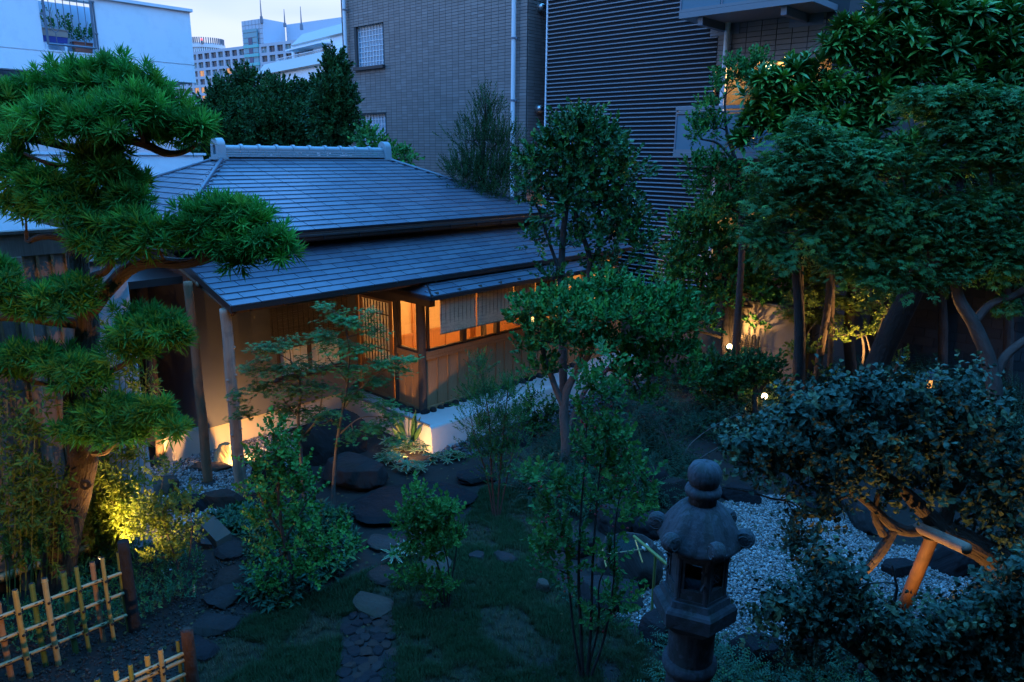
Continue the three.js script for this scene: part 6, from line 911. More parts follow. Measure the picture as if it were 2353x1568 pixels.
plant('berry_shrub', 'tall multi-stemmed berry shrub with red berries in front of the water basin', 'shrub', { dens: 0.55, base: [1345, 1560], bark: MT.barkDark, sprig: S.round, tint: TINT.mid, leafMat: MT.leafThin, size: [0.75, 1.15], up: 0.7, twigs: 9, group: 'shrubs in the lawn', shell: 1.5,
  paths: [[[1340, 1562, 0.018], [1335, 1450, 0.016], [1330, 1330, 0.013], [1335, 1180, 0.009], [1345, 1050, 0.006], [1350, 930, 0.004]], [[1350, 1562, 0.016], [1358, 1440, 0.014], [1362, 1300, 0.011], [1372, 1150, 0.008], [1385, 1000, 0.005], [1380, 860, 0.003]], [[1336, 1562, 0.014], [1318, 1450, 0.012], [1305, 1320, 0.008], [1290, 1200, 0.005], [1240, 1130, 0.003]], [[1355, 1562, 0.014], [1385, 1480, 0.012], [1410, 1340, 0.009], [1415, 1200, 0.006], [1440, 1100, 0.004], [1480, 1080, 0.003]], [[1345, 1562, 0.012], [1375, 1440, 0.01], [1380, 1330, 0.007], [1430, 1260, 0.004]]],
  clumps: [[1375, 830, 22, 26, 14], [1355, 890, 34, 34, 34], [1400, 920, 30, 34, 30], [1340, 960, 34, 34, 34], [1390, 1000, 50, 36, 56], [1430, 1020, 36, 30, 30], [1340, 1040, 34, 30, 28], [1230, 1110, 38, 20, 26], [1280, 1130, 45, 24, 36], [1400, 1080, 55, 32, 56], [1450, 1100, 45, 28, 40], [1490, 1150, 30, 22, 20], [1260, 1180, 34, 22, 24], [1290, 1230, 48, 28, 40], [1380, 1160, 45, 28, 34], [1440, 1190, 45, 26, 34], [1260, 1260, 34, 22, 26], [1330, 1270, 40, 26, 28], [1300, 1310, 34, 18, 20], [1400, 1280, 34, 24, 24], [1240, 1300, 24, 14, 12], [1310, 1360, 24, 16, 10], [1420, 1340, 28, 20, 16], [1400, 1400, 45, 24, 30], [1440, 1390, 24, 14, 12], [1385, 1440, 30, 16, 16]],
  extra: (o, B, P, r, ms) => { const g = new THREE.SphereGeometry(0.0095, 8, 6), m = []; ms.forEach((l) => l.forEach((x, i) => { if (i % 3 === 0) { const p = V3().setFromMatrixPosition(x); m.push(new THREE.Matrix4().makeTranslation(p.x + (r() - 0.5) * 0.05, p.y - 0.03 - r() * 0.03, p.z + (r() - 0.5) * 0.05)); } })); copies('berries', g, mat([0.42, 0.035, 0.05], { roughness: 0.3 }), m, null, o); } });
plant('shrub', 'low dark shrub at the foot of the plinth right of the red-stemmed bush', 'shrub', { base: [1235, 1005], bark: MT.barkDark, sprig: S.round, tint: TINT.deep, size: [0.8, 1.1], twigs: 7, group: 'shrubs along the plinth', paths: [[[1235, 1010, 0.012], [1230, 960, 0.008], [1225, 920, 0.004]], [[1240, 1010, 0.01], [1260, 950, 0.006]]], clumps: [[1225, 930, 30, 26, 40], [1260, 955, 34, 26, 44], [1200, 965, 30, 24, 36], [1240, 985, 40, 20, 40], [1285, 985, 26, 20, 24]] });
plant('bare_bush', 'thin leafless twiggy bush on the dark ground left of the plum tree', 'shrub', { base: [1560, 1085], bark: mat([0.13, 0.11, 0.1]), sprig: S.bud, tint: TINT.dark, size: [0.3, 0.6], twigs: 34, group: 'shrubs in the lawn', shell: 3.4,
  paths: [[[1560, 1090, 0.012], [1580, 1030, 0.009], [1640, 980, 0.005], [1700, 950, 0.003]], [[1556, 1090, 0.01], [1540, 1030, 0.007], [1520, 980, 0.004]], [[1564, 1090, 0.01], [1600, 1060, 0.007], [1680, 1010, 0.004]]], clumps: [[1540, 1000, 70, 40, 60], [1640, 980, 70, 36, 60], [1590, 1040, 80, 30, 50]] });
// trees at the right
const RG = 'trees along the far garden wall';
plant('lamp_tree', 'many-limbed dark-stemmed tree around the upper globe lamp', 'tree', { base: [1680, 960], z: -14.2, bark: MT.barkDark, sprig: S.camellia, tint: TINT.mid, size: [0.9, 1.3], up: 0.6, twigs: 8, group: RG, shell: 1.6,
  paths: [[[1672, 985, 0.1], [1668, 860, 0.09], [1668, 760, 0.085], [1672, 690, 0.075], [1665, 620, 0.06], [1650, 560, 0.045], [1640, 490, 0.025]], [[1692, 985, 0.07], [1690, 850, 0.065], [1688, 740, 0.06], [1690, 680, 0.05], [1710, 600, 0.035], [1715, 530, 0.02]], [[1668, 660, 0.045], [1630, 640, 0.035], [1580, 630, 0.024], [1540, 610, 0.012]], [[1690, 700, 0.04], [1730, 705, 0.034], [1760, 680, 0.024], [1800, 640, 0.014]]],
  clumps: [[1620, 500, 50, 36, 150], [1680, 490, 48, 34, 130], [1570, 530, 40, 34, 110], [1640, 560, 62, 36, 200], [1720, 560, 52, 36, 170], [1560, 590, 42, 34, 120], [1610, 625, 58, 30, 150], [1700, 620, 62, 32, 180], [1770, 620, 50, 34, 140], [1540, 640, 34, 28, 70], [1650, 680, 55, 24, 110], [1720, 670, 55, 26, 110], [1590, 690, 45, 24, 80], [1780, 690, 45, 30, 100], [1800, 560, 50, 36, 120], [1830, 640, 50, 34, 110], [1540, 700, 40, 26, 60], [1560, 750, 40, 24, 60], [1820, 740, 45, 26, 70], [1740, 440, 40, 30, 80], [1620, 740, 40, 22, 50], [1750, 745, 30, 26, 40]] });
plant('forked_tree', 'small forked tree with low leafy tiers between the two globe lamps', 'tree', { base: [1688, 960], z: -12.3, bark: MT.barkPale, sprig: S.camellia, tint: TINT.deep, size: [0.8, 1.2], up: 0.6, twigs: 8, group: RG, shell: 1.6,
  paths: [[[1738, 985, 0.05], [1735, 900, 0.042], [1742, 850, 0.03], [1770, 845, 0.02]], [[1737, 910, 0.035], [1760, 880, 0.028], [1775, 850, 0.018]], [[1690, 990, 0.055], [1692, 930, 0.05], [1690, 870, 0.035], [1680, 840, 0.02]]],
  clumps: [[1640, 850, 50, 28, 120], [1700, 845, 52, 26, 120], [1760, 850, 45, 26, 90], [1620, 890, 45, 28, 90], [1690, 885, 55, 26, 110], [1650, 925, 45, 20, 60], [1780, 880, 28, 22, 40]] });
plant('black_trunk_tree', 'thin black trunk with an arching branch silhouetted on the lit wall', 'tree', { base: [1732, 930], z: -15.3, bark: MT.charred, sprig: S.camellia, tint: TINT.mid, size: [0.9, 1.2], twigs: 6, group: RG,
  paths: [[[1728, 960, 0.085], [1732, 800, 0.08], [1736, 700, 0.075], [1742, 620, 0.06], [1750, 540, 0.03]], [[1730, 730, 0.04], [1716, 712, 0.036], [1690, 708, 0.03], [1672, 700, 0.02]], [[1705, 742, 0.012], [1690, 760, 0.014], [1685, 790, 0.014], [1700, 800, 0.012]]], clumps: [[1710, 770, 28, 24, 30], [1760, 790, 40, 26, 50], [1700, 800, 30, 18, 24], [1780, 560, 60, 40, 130], [1790, 500, 45, 30, 70]] });
plant('privet_tree', 'sparse pale-leaved tree beside the lower glazed balcony', 'tree', { base: [1690, 800], z: -13.2, bark: MT.barkDark, sprig: S.camellia, tint: TINT.mid, size: [0.7, 1.05], up: 0.6, twigs: 9, group: RG, shell: 1.6,
  paths: [[[1700, 700, 0.06], [1705, 560, 0.06], [1700, 440, 0.055], [1690, 370, 0.04], [1670, 300, 0.025], [1665, 220, 0.012]], [[1692, 380, 0.03], [1650, 330, 0.022], [1610, 320, 0.012]], [[1700, 420, 0.03], [1640, 400, 0.022], [1590, 385, 0.012]]],
  clumps: [[1690, 160, 36, 26, 70], [1740, 150, 30, 22, 50], [1650, 190, 22, 18, 30], [1720, 185, 40, 22, 60], [1625, 250, 26, 24, 44], [1605, 300, 28, 30, 56], [1640, 290, 28, 30, 50], [1595, 380, 26, 24, 44], [1640, 380, 40, 34, 90], [1680, 400, 40, 30, 80], [1620, 430, 40, 26, 70], [1690, 450, 40, 36, 90], [1650, 470, 45, 30, 90]] });
plant('whorled_tree', 'big evergreen with whorls of long bright leaves filling the upper right corner', 'tree', { dens: 0.95, base: [1985, 930], z: -11.8, bark: MT.barkDark, sprig: S.whorl, tint: TINT.whorl, leafMat: MT.leafGloss, size: [0.85, 1.35], up: 1.1, out: 0.5, jitter: 0.7, twigs: 7, shell: 1.5, group: RG,
  paths: [[[1990, 940, 0.2], [2020, 830, 0.19], [2060, 740, 0.18], [2110, 640, 0.17], [2160, 540, 0.16], [2190, 420, 0.15], [2215, 310, 0.14], [2250, 200, 0.1], [2280, 100, 0.06]], [[2210, 320, 0.09], [2170, 270, 0.075], [2130, 240, 0.06], [2060, 200, 0.04]], [[2205, 340, 0.08], [2260, 270, 0.065], [2310, 200, 0.04]], [[2150, 560, 0.07], [2050, 420, 0.06], [1980, 330, 0.05], [1900, 270, 0.035], [1820, 240, 0.02]], [[2040, 410, 0.05], [1960, 400, 0.035], [1880, 350, 0.02]]],
  clumps: [[2080, 20, 80, 45, 60], [2180, 20, 90, 45, 66], [2290, 30, 90, 50, 70], [1960, 70, 55, 34, 36], [1930, 100, 45, 28, 28], [2050, 90, 85, 45, 66], [2150, 100, 85, 45, 66], [2250, 100, 85, 45, 66], [2340, 110, 50, 50, 40], [1990, 140, 70, 38, 46], [2090, 160, 75, 36, 52], [2190, 165, 70, 36, 46], [2310, 180, 75, 45, 56], [1840, 165, 60, 30, 32], [1780, 185, 50, 26, 26], [1760, 235, 55, 30, 30], [1840, 225, 62, 32, 42], [1920, 200, 70, 36, 48], [2010, 215, 75, 36, 50], [1720, 270, 42, 26, 22], [1800, 285, 60, 34, 36], [1880, 270, 66, 36, 44], [1960, 280, 66, 34, 40], [2070, 230, 62, 30, 36], [2130, 330, 60, 30, 26, -0.4], [1850, 330, 50, 28, 22], [2060, 340, 60, 36, 26, -0.4], [2280, 250, 70, 36, 36], [2340, 260, 40, 36, 24], [1760, 275, 50, 28, 30], [1960, 320, 60, 32, 34], [2010, 270, 60, 32, 36], [2140, 250, 66, 34, 36], [2230, 200, 66, 34, 40], [2330, 330, 50, 36, 30], [2180, 390, 50, 34, 22], [1920, 340, 44, 28, 22], [1700, 320, 34, 22, 12], [2100, 380, 50, 30, 16, -0.4]] });
plant('maple_tree', 'large fine-leaved maple with a pale twisting trunk at the right edge', 'maple', { dens: 1.15, ryK: 1.3, base: [2292, 985], z: -10.4, bark: MT.barkPale, sprig: S.mapleFine, tint: TINT.maple, leafMat: MT.leafThin, size: [0.8, 1.2], up: 1.0, out: 0.45, jitter: 1.1, twigs: 8, depthK: 1, shell: 1.5, group: RG,
  paths: [[[2295, 1010, 0.12], [2288, 930, 0.11], [2282, 870, 0.105], [2262, 800, 0.1], [2235, 740, 0.09], [2205, 690, 0.08], [2190, 640, 0.065], [2155, 610, 0.055], [2120, 560, 0.04], [2080, 480, 0.025]], [[2286, 870, 0.07], [2310, 820, 0.065], [2345, 790, 0.06], [2400, 760, 0.05]], [[2240, 740, 0.06], [2275, 700, 0.055], [2330, 680, 0.05], [2390, 640, 0.045]], [[2195, 660, 0.05], [2230, 640, 0.045], [2270, 625, 0.04], [2285, 560, 0.03], [2280, 440, 0.02], [2270, 340, 0.012]], [[2120, 560, 0.03], [2010, 540, 0.02], [1900, 520, 0.012]]],
  clumps: [[2120, 230, 60, 26, 80], [2200, 225, 62, 26, 90], [2270, 230, 60, 26, 80], [2330, 240, 45, 30, 60], [2220, 280, 80, 30, 120], [2310, 300, 70, 34, 110], [2240, 340, 85, 30, 130], [2320, 370, 60, 32, 90], [2170, 300, 45, 24, 50], [1830, 330, 55, 26, 80, -0.2], [1900, 330, 70, 28, 110, -0.2], [1980, 350, 60, 26, 80, -0.2], [1780, 390, 60, 28, 90, -0.2], [1870, 390, 85, 32, 140, -0.2], [1960, 400, 70, 30, 100, -0.2], [1830, 450, 80, 30, 120], [1920, 470, 80, 32, 120], [1990, 440, 50, 26, 60], [2060, 460, 70, 28, 90], [2130, 480, 60, 28, 80], [2010, 510, 80, 30, 120], [2100, 530, 80, 32, 120], [2200, 480, 60, 32, 90], [2280, 460, 60, 32, 90], [2340, 450, 34, 40, 60], [2250, 540, 70, 32, 110], [2320, 540, 50, 34, 80], [2180, 570, 60, 26, 80], [1880, 540, 60, 28, 70], [1960, 570, 60, 26, 80], [2060, 590, 70, 26, 90], [2320, 620, 45, 28, 50], [2150, 640, 34, 18, 24], [2340, 580, 30, 30, 40], [2320, 700, 30, 18, 20], [1920, 600, 60, 24, 60], [2000, 640, 60, 24, 60], [2090, 650, 55, 22, 50], [2190, 620, 55, 22, 50], [2260, 600, 60, 26, 60], [1760, 470, 45, 26, 50, -0.2], [1740, 540, 45, 26, 50], [1790, 590, 50, 24, 50], [2120, 400, 60, 34, 70], [2050, 360, 50, 28, 50], [2170, 360, 60, 30, 60], [1850, 280, 40, 20, 24, -0.2]] });
plant('slim_tree', 'slim dark trunk with yellow-green lit leaves right of the globe lamps', 'tree', { base: [1958, 910], z: -13.6, bark: MT.barkDark, sprig: S.maple, tint: TINT.lit, leafMat: MT.leafThin, size: [1.0, 1.5], dens: 1.4, up: 1.2, out: 0.4, jitter: 0.6, twigs: 7, group: RG, shell: 1.5,
  paths: [[[1962, 930, 0.11], [1955, 830, 0.1], [1950, 760, 0.1], [1956, 700, 0.095], [1960, 620, 0.08], [1950, 540, 0.06], [1940, 460, 0.03]], [[1948, 780, 0.03], [1915, 760, 0.022], [1890, 740, 0.012]]],
  clumps: [[1840, 610, 55, 26, 60], [1900, 640, 60, 28, 80], [1860, 680, 62, 26, 70], [1940, 690, 60, 26, 70], [2010, 640, 62, 30, 80], [2060, 660, 50, 26, 50], [1830, 720, 45, 24, 40], [1900, 730, 50, 22, 40], [1990, 700, 55, 24, 50], [2020, 590, 60, 28, 70], [1840, 800, 45, 20, 36], [1880, 800, 34, 18, 20], [1960, 620, 60, 28, 60]] });
for (const [lab, b, paths, clumps] of [
  ['pale thin stems lit warm by the hidden uplight, right of the slim dark trunk', [1985, 915], [[[1984, 920, 0.026], [1980, 860, 0.024], [1985, 800, 0.022], [1978, 760, 0.018]], [[1994, 920, 0.024], [1996, 850, 0.02], [2010, 800, 0.018], [2025, 740, 0.014], [2040, 710, 0.008]], [[2020, 915, 0.022], [2008, 850, 0.02], [1996, 790, 0.016], [1990, 770, 0.01]]], [[1990, 770, 30, 20, 22], [2030, 720, 40, 24, 26], [2010, 690, 34, 18, 18], [1935, 770, 28, 16, 18], [2060, 700, 34, 20, 16]]],
  ['leaning bare stem lit from below, left of the slim dark trunk', [1810, 940], [[[1806, 945, 0.016], [1822, 870, 0.014], [1842, 780, 0.012], [1848, 720, 0.009]], [[1838, 800, 0.008], [1860, 760, 0.006], [1880, 735, 0.004]]], [[1850, 800, 30, 14, 20], [1845, 700, 34, 16, 20]]],
  ['crooked dark stem leaning out over the plum tree', [2020, 915], [[[2016, 920, 0.03], [2040, 880, 0.028], [2062, 840, 0.022], [2072, 800, 0.008]]], [[2075, 830, 30, 12, 14], [1900, 870, 22, 16, 18]]]])
  plant('thin_stems', lab, 'young tree', { base: b, z: -12.9, bark: MT.barkPale, sprig: S.round, tint: TINT.lit, leafMat: MT.leafThin, size: [0.9, 1.3], up: 0.8, twigs: 5, paths, clumps, group: 'thin young trees by the garden wall' });
for (const [lab, px, h, lean, z] of [['grey leaning trunk in the shade left of the thin lit stems', 1870, 0.07, 34, -13.0], ['straight grey trunk far back between the two leaning ones', 1905, 0.05, 8, -13.3], ['dark upright trunk in front of the block wall, far back', 1845, 0.06, -4, -12.7]])
  plant('shade_tree', lab, 'tree', { base: [px, 900], z, bark: MT.bark, sprig: S.camellia, tint: TINT.dark, size: [1, 1.4], group: 'shaded trunks at the back', paths: [[[px, 930, h * 1.1], [px + lean * 0.5, 800, h], [px + lean, 690, h * 0.9], [px + lean * 1.1, 580, h * 0.6]]], clumps: [[px + lean, 590, 70, 34, 110], [px + lean * 1.3, 540, 60, 34, 90]] });
for (const [lab, px, z, cl] of [['dark evergreen filling the gap below the balcony, behind the maple', 1830, -12.2, [[1790, 470, 70, 45, 150], [1860, 520, 80, 50, 190], [1800, 560, 70, 40, 140], [1900, 450, 60, 40, 120]]], ['dark evergreen behind the leaning trunk', 2010, -15.2, [[1980, 460, 80, 50, 190], [2050, 520, 80, 50, 190], [1970, 560, 80, 50, 190], [2060, 600, 70, 45, 150]]], ['dark evergreen between the leaning trunk and the pale twisting trunk', 2160, -14.6, [[2130, 450, 80, 60, 200], [2190, 530, 80, 55, 200], [2120, 590, 70, 45, 160], [2200, 620, 70, 45, 160]]], ['dark evergreen behind the pale twisting trunk at the right edge', 2310, -14.2, [[2290, 420, 80, 70, 210], [2340, 520, 70, 60, 180], [2280, 590, 75, 50, 180], [2360, 640, 60, 50, 140]]]])
  plant('evergreen_tree', lab, 'tree', { base: [px, 900], z, bark: MT.barkDark, sprig: S.hedge, tint: TINT.dark, size: [0.7, 1.1], twigs: 4, group: 'dark evergreens before the balcony block', paths: [[[px, 930, 0.1], [px + 8, 760, 0.09], [px - 4, 560, 0.06], [px, 450, 0.02]]], clumps: cl });
// big plum tree in front at the right
plant('plum_tree', 'old plum tree with drooping bluish leaves over the dry pond at the right', 'tree', { dens: 0.66, base: [2330, 1500], z: -5.9, bark: MT.bark, sprig: S.plum, tint: TINT.plum, size: [0.8, 1.15], up: 0.15, out: 0.9, jitter: 0.9, twigs: 9, depthK: 0.9, shell: 1.5, lump: 0.22, radial: 12,
  paths: [[[2500, 1560, 0.2], [2440, 1420, 0.17], [2353, 1335, 0.15], [2290, 1285, 0.13], [2230, 1250, 0.12], [2165, 1215, 0.1], [2130, 1180, 0.075], [2080, 1130, 0.05], [2020, 1080, 0.03]], [[2165, 1215, 0.07], [2190, 1140, 0.055], [2220, 1070, 0.04], [2240, 990, 0.02]], [[2130, 1215, 0.06], [2080, 1220, 0.055], [2040, 1200, 0.045], [2000, 1160, 0.035], [1940, 1120, 0.025], [1860, 1090, 0.014]], [[2060, 1210, 0.04], [2030, 1260, 0.05], [2000, 1300, 0.045], [1970, 1330, 0.03]], [[2030, 1230, 0.036], [2010, 1180, 0.03], [2020, 1130, 0.018]], [[1940, 1120, 0.02], [1860, 1080, 0.016], [1780, 1060, 0.011], [1700, 1070, 0.006]], [[1860, 1130, 0.014], [1800, 1150, 0.01], [1720, 1130, 0.008], [1660, 1120, 0.004]]],
  clumps: [[1720, 1030, 48, 34, 44], [1815, 985, 55, 36, 60], [1745, 1015, 50, 36, 56], [1862, 955, 58, 42, 80], [1830, 1020, 70, 45, 84], [1920, 920, 62, 40, 76], [1920, 990, 75, 45, 96], [1900, 1060, 75, 40, 80], [2000, 920, 66, 40, 80], [2010, 990, 78, 45, 100], [1990, 1060, 70, 40, 76], [2090, 910, 62, 38, 70], [2100, 980, 78, 48, 100], [2090, 1060, 75, 45, 86], [2180, 900, 55, 34, 56], [2190, 960, 75, 48, 90], [2190, 1040, 75, 48, 84], [2280, 960, 62, 40, 60], [2280, 1030, 70, 45, 76], [2330, 1060, 45, 50, 50], [2260, 1110, 75, 45, 76], [2340, 1140, 40, 50, 44], [2160, 1120, 65, 38, 54], [1860, 1130, 50, 40, 34], [1790, 1080, 55, 36, 40], [1850, 1190, 40, 40, 30], [1840, 1250, 40, 36, 28], [1890, 1290, 34, 34, 20], [2300, 1190, 60, 40, 46], [2340, 1230, 40, 40, 28], [2240, 1180, 50, 34, 34], [2050, 1130, 45, 34, 22], [1900, 1180, 36, 36, 18], [1880, 1340, 34, 30, 14], [2230, 880, 30, 20, 14], [1700, 1080, 30, 22, 12]] });
plant('plum_bough', 'low plum bough with hanging leaves crossing the lower right corner', 'tree', { dens: 1.35, base: [2090, 1640], z: -4.6, bark: MT.barkDark, sprig: S.plum, tint: TINT.plum, size: [0.7, 1.0], up: 0.0, out: 0.9, jitter: 0.9, twigs: 8, shell: 1.5, lump: 0.2, radial: 10,
  paths: [[[2110, 1680, 0.06], [2060, 1580, 0.058], [2010, 1530, 0.052], [1950, 1480, 0.05], [1890, 1450, 0.045], [1830, 1440, 0.03]], [[1960, 1490, 0.03], [2000, 1440, 0.02], [2060, 1370, 0.012], [2050, 1300, 0.006]], [[2080, 1620, 0.04], [2180, 1520, 0.03], [2260, 1450, 0.02], [2353, 1400, 0.012]], [[1890, 1450, 0.02], [1850, 1380, 0.01], [1800, 1360, 0.005]]],
  clumps: [[1770, 1410, 34, 30, 16], [1830, 1390, 45, 34, 30], [1900, 1390, 50, 36, 36], [1870, 1440, 45, 34, 26], [1960, 1420, 45, 36, 26], [1960, 1340, 45, 40, 30], [1900, 1310, 40, 34, 22], [1850, 1500, 30, 40, 16], [2040, 1440, 55, 36, 40], [2110, 1470, 62, 45, 50], [2180, 1430, 62, 45, 50], [2250, 1470, 66, 48, 56], [2310, 1430, 55, 45, 44], [2200, 1520, 70, 45, 56], [2290, 1540, 70, 45, 56], [2120, 1540, 55, 36, 34], [2340, 1360, 34, 40, 26], [2020, 1500, 45, 26, 20], [2260, 1390, 45, 34, 26], [2340, 1310, 30, 30, 16], [2350, 1500, 40, 50, 30]] });
{ // log prop and cross bar under the plum
  const T0 = atZ(2148, 1222, -5.75), B0 = atY(2062, 1430, 0), p = thing('log_prop', 'reddish log prop with a short cross bar holding up the old plum trunk', 'prop', B0), q = (v) => v.clone().sub(B0);
  part('post', tube([[q(B0).setY(-0.05), 0.062], [q(B0.clone().lerp(T0, 0.5)), 0.058], [q(T0), 0.055]], { radial: 16, lump: 0.04 }), MT.logBrown, p);
  const c0 = atZ(2110, 1212, -5.9), c1 = atZ(2222, 1262, -5.35); part('cross_bar', tube([[q(c0), 0.05], [q(c1), 0.052]], { radial: 16, smooth: false }), MT.logPale, p); part('binding', place(new THREE.TorusGeometry(0.066, 0.012, 8, 18), 0, 0, 0, Math.PI / 2.4).translate(...q(T0.clone().lerp(B0, 0.06)).toArray()), MT.cord, p);
}
// bamboo along the boarded fence
const BB = 'slender bamboo clumps along the boarded fence';
for (const [lab, px, py, x0, x1, y0, n, tint, z0] of [['slender bamboo lit bright yellow by the spotlight behind the black post', 232, 1262, 205, 320, 1040, 150, TINT.bamboo, 0], ['slender bamboo before the grey end panel of the fence', 300, 1240, 245, 345, 700, 130, TINT.bamboo, -0.1], ['slender bamboo at the left edge before the boards', 40, 1360, -10, 90, 880, 150, TINT.bamboo, 0.1], ['slender bamboo in the gap left of the pine trunk', 100, 1330, 70, 150, 1000, 90, TINT.bamboo, 0.15]]) {
  const cl = [], pa = []; for (let i = 0; i < 6; i++) { const bx = px + (i - 2.5) * 12, tx = lerp(x0, x1, (i + 0.5) / 6), ty = y0 + 120 * hash(i, px); pa.push([[bx, py + 12, 0.007], [lerp(bx, tx, 0.4), lerp(py, ty, 0.5), 0.006], [tx, ty, 0.003]]); for (let k = 0; k < 5; k++) { const t = 0.25 + k * 0.18; cl.push([lerp(bx, tx, t) + 10 * (hash(i, k) - 0.5), lerp(py, ty, t), 26, 34, Math.round(n / 30)]); } }
  plant('bamboo', lab, 'bamboo', { base: [px, py], z: atY(px, py).z + 0.38, bark: MT.bambooPole[4], sprig: S.bamboo, tint, leafMat: MT.leafThin, size: [0.75, 1.15], up: 0.2, out: 0.9, jitter: 1.2, twigs: 5, group: BB, dens: z0 === 0 ? 3.6 : 1.9, paths: pa, clumps: cl, lump: 0, radial: 6, crown: 'leaves' });
}
plant('shrub', 'leafy yellow-lit bush right of the black fence post, with two thin stems', 'shrub', { base: [418, 1345], bark: MT.barkPale, sprig: S.round, tint: TINT.lit, dens: 0.8, leafMat: MT.leafThin, size: [0.65, 0.95], up: 0.8, twigs: 7, group: 'evergreen shrubs of the lawn edge', paths: [[[418, 1348, 0.012], [405, 1290, 0.01], [385, 1230, 0.007], [370, 1150, 0.004], [375, 1090, 0.002]], [[424, 1348, 0.012], [435, 1280, 0.009], [440, 1200, 0.006], [430, 1140, 0.003]]], clumps: [[375, 1090, 24, 20, 14], [350, 1180, 40, 30, 50], [395, 1180, 40, 34, 40], [430, 1150, 26, 26, 22], [440, 1200, 28, 26, 20], [365, 1230, 45, 34, 60], [330, 1220, 30, 30, 36], [410, 1240, 34, 26, 24], [375, 1280, 40, 22, 30], [440, 1250, 22, 20, 10]] });
// low planting
function cover(label, poly, n, sprig, tint, size, seed, name = 'ground_cover', h = 0.06) {
  const lo = V3(1e9, 0, 1e9), hi = V3(-1e9, 0, -1e9), r = rng(seed), ms = sprig.map(() => []), cs = sprig.map(() => []); poly.forEach((q) => { lo.min(q); hi.max(q); });
  for (let i = 0; i < n; i++) { const x = lerp(lo.x, hi.x, r()), z = lerp(lo.z, hi.z, r()); if (!inside(poly, x, z)) continue; const j = Math.floor(r() * sprig.length), q = new THREE.Quaternion().setFromUnitVectors(YU, V3((r() - 0.5) * 1.4, 0.7, (r() - 0.5) * 1.4).normalize()), k = 0.75 + 0.5 * r(), t = tint[Math.floor(r() * tint.length * 0.999)]; ms[j].push(M4(V3(x, r() * h, z), q.multiply(new THREE.Quaternion().setFromAxisAngle(YU, r() * 6.3)), lerp(size[0], size[1], r()))); cs[j].push(lin(t[0] * k, t[1] * k, t[2] * k)); }
  const g = new THREE.Group(); g.name = numbered(name); scene.add(g); tag(g, label, 'ground cover', null, 'stuff'); ms.forEach((m, j) => m.length && copies('leaves', sprig[j], MT.leaf, m, cs[j], g));
}
cover('dense dark ground cover behind the bamboo fence and under the lit bamboo', polyPx([[140, 1400], [200, 1290], [300, 1270], [420, 1280], [470, 1300], [450, 1380], [380, 1420], [320, 1440], [230, 1450], [60, 1500], [-60, 1520], [-40, 1430]]), 1500, S.small, TINT.mid, [0.7, 1.1], 301, 'ground_cover', 0.16);
cover('dark low shrubs on the bank right of the stepping stone path', polyPx([[560, 1390], [580, 1300], [600, 1230], [720, 1180], [800, 1200], [830, 1260], [800, 1320], [740, 1350], [640, 1420]]), 900, [...S.round, ...S.sasa], TINT.deep, [0.7, 1.1], 302, 'ground_cover', 0.2);
cover('dark leafy cover between the slabs and the front posts', polyPx([[480, 1200], [560, 1170], [600, 1180], [590, 1240], [540, 1230]]), 260, S.sasa, TINT.deep, [0.8, 1.1], 303, 'ground_cover', 0.08);
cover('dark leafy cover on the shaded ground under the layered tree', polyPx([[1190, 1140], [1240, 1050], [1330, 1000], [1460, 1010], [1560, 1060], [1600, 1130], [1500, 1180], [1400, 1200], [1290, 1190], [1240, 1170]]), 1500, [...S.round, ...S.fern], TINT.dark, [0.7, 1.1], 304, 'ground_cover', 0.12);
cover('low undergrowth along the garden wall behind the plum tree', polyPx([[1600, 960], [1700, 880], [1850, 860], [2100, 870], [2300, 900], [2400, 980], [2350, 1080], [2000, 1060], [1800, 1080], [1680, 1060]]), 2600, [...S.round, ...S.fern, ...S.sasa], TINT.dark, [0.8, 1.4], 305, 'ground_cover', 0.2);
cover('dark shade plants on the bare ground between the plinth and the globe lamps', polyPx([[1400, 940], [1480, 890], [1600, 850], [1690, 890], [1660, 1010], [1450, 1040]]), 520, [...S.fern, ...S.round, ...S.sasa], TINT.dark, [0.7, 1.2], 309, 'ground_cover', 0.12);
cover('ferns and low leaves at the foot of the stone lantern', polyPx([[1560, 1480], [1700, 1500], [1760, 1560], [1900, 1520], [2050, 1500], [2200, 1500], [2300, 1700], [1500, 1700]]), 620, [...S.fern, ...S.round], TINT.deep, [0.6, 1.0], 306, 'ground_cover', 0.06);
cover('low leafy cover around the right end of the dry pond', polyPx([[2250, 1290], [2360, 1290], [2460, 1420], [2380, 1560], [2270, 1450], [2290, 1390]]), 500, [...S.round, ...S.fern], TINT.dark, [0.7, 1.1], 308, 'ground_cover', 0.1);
cover('moss and creeping leaves beside the cobbled corner of the lawn', polyPx([[1250, 1350], [1420, 1400], [1540, 1500], [1480, 1500], [1380, 1430], [1280, 1390]]), 260, [...S.small], TINT.deep, [0.6, 0.9], 307, 'ground_cover', 0.03);
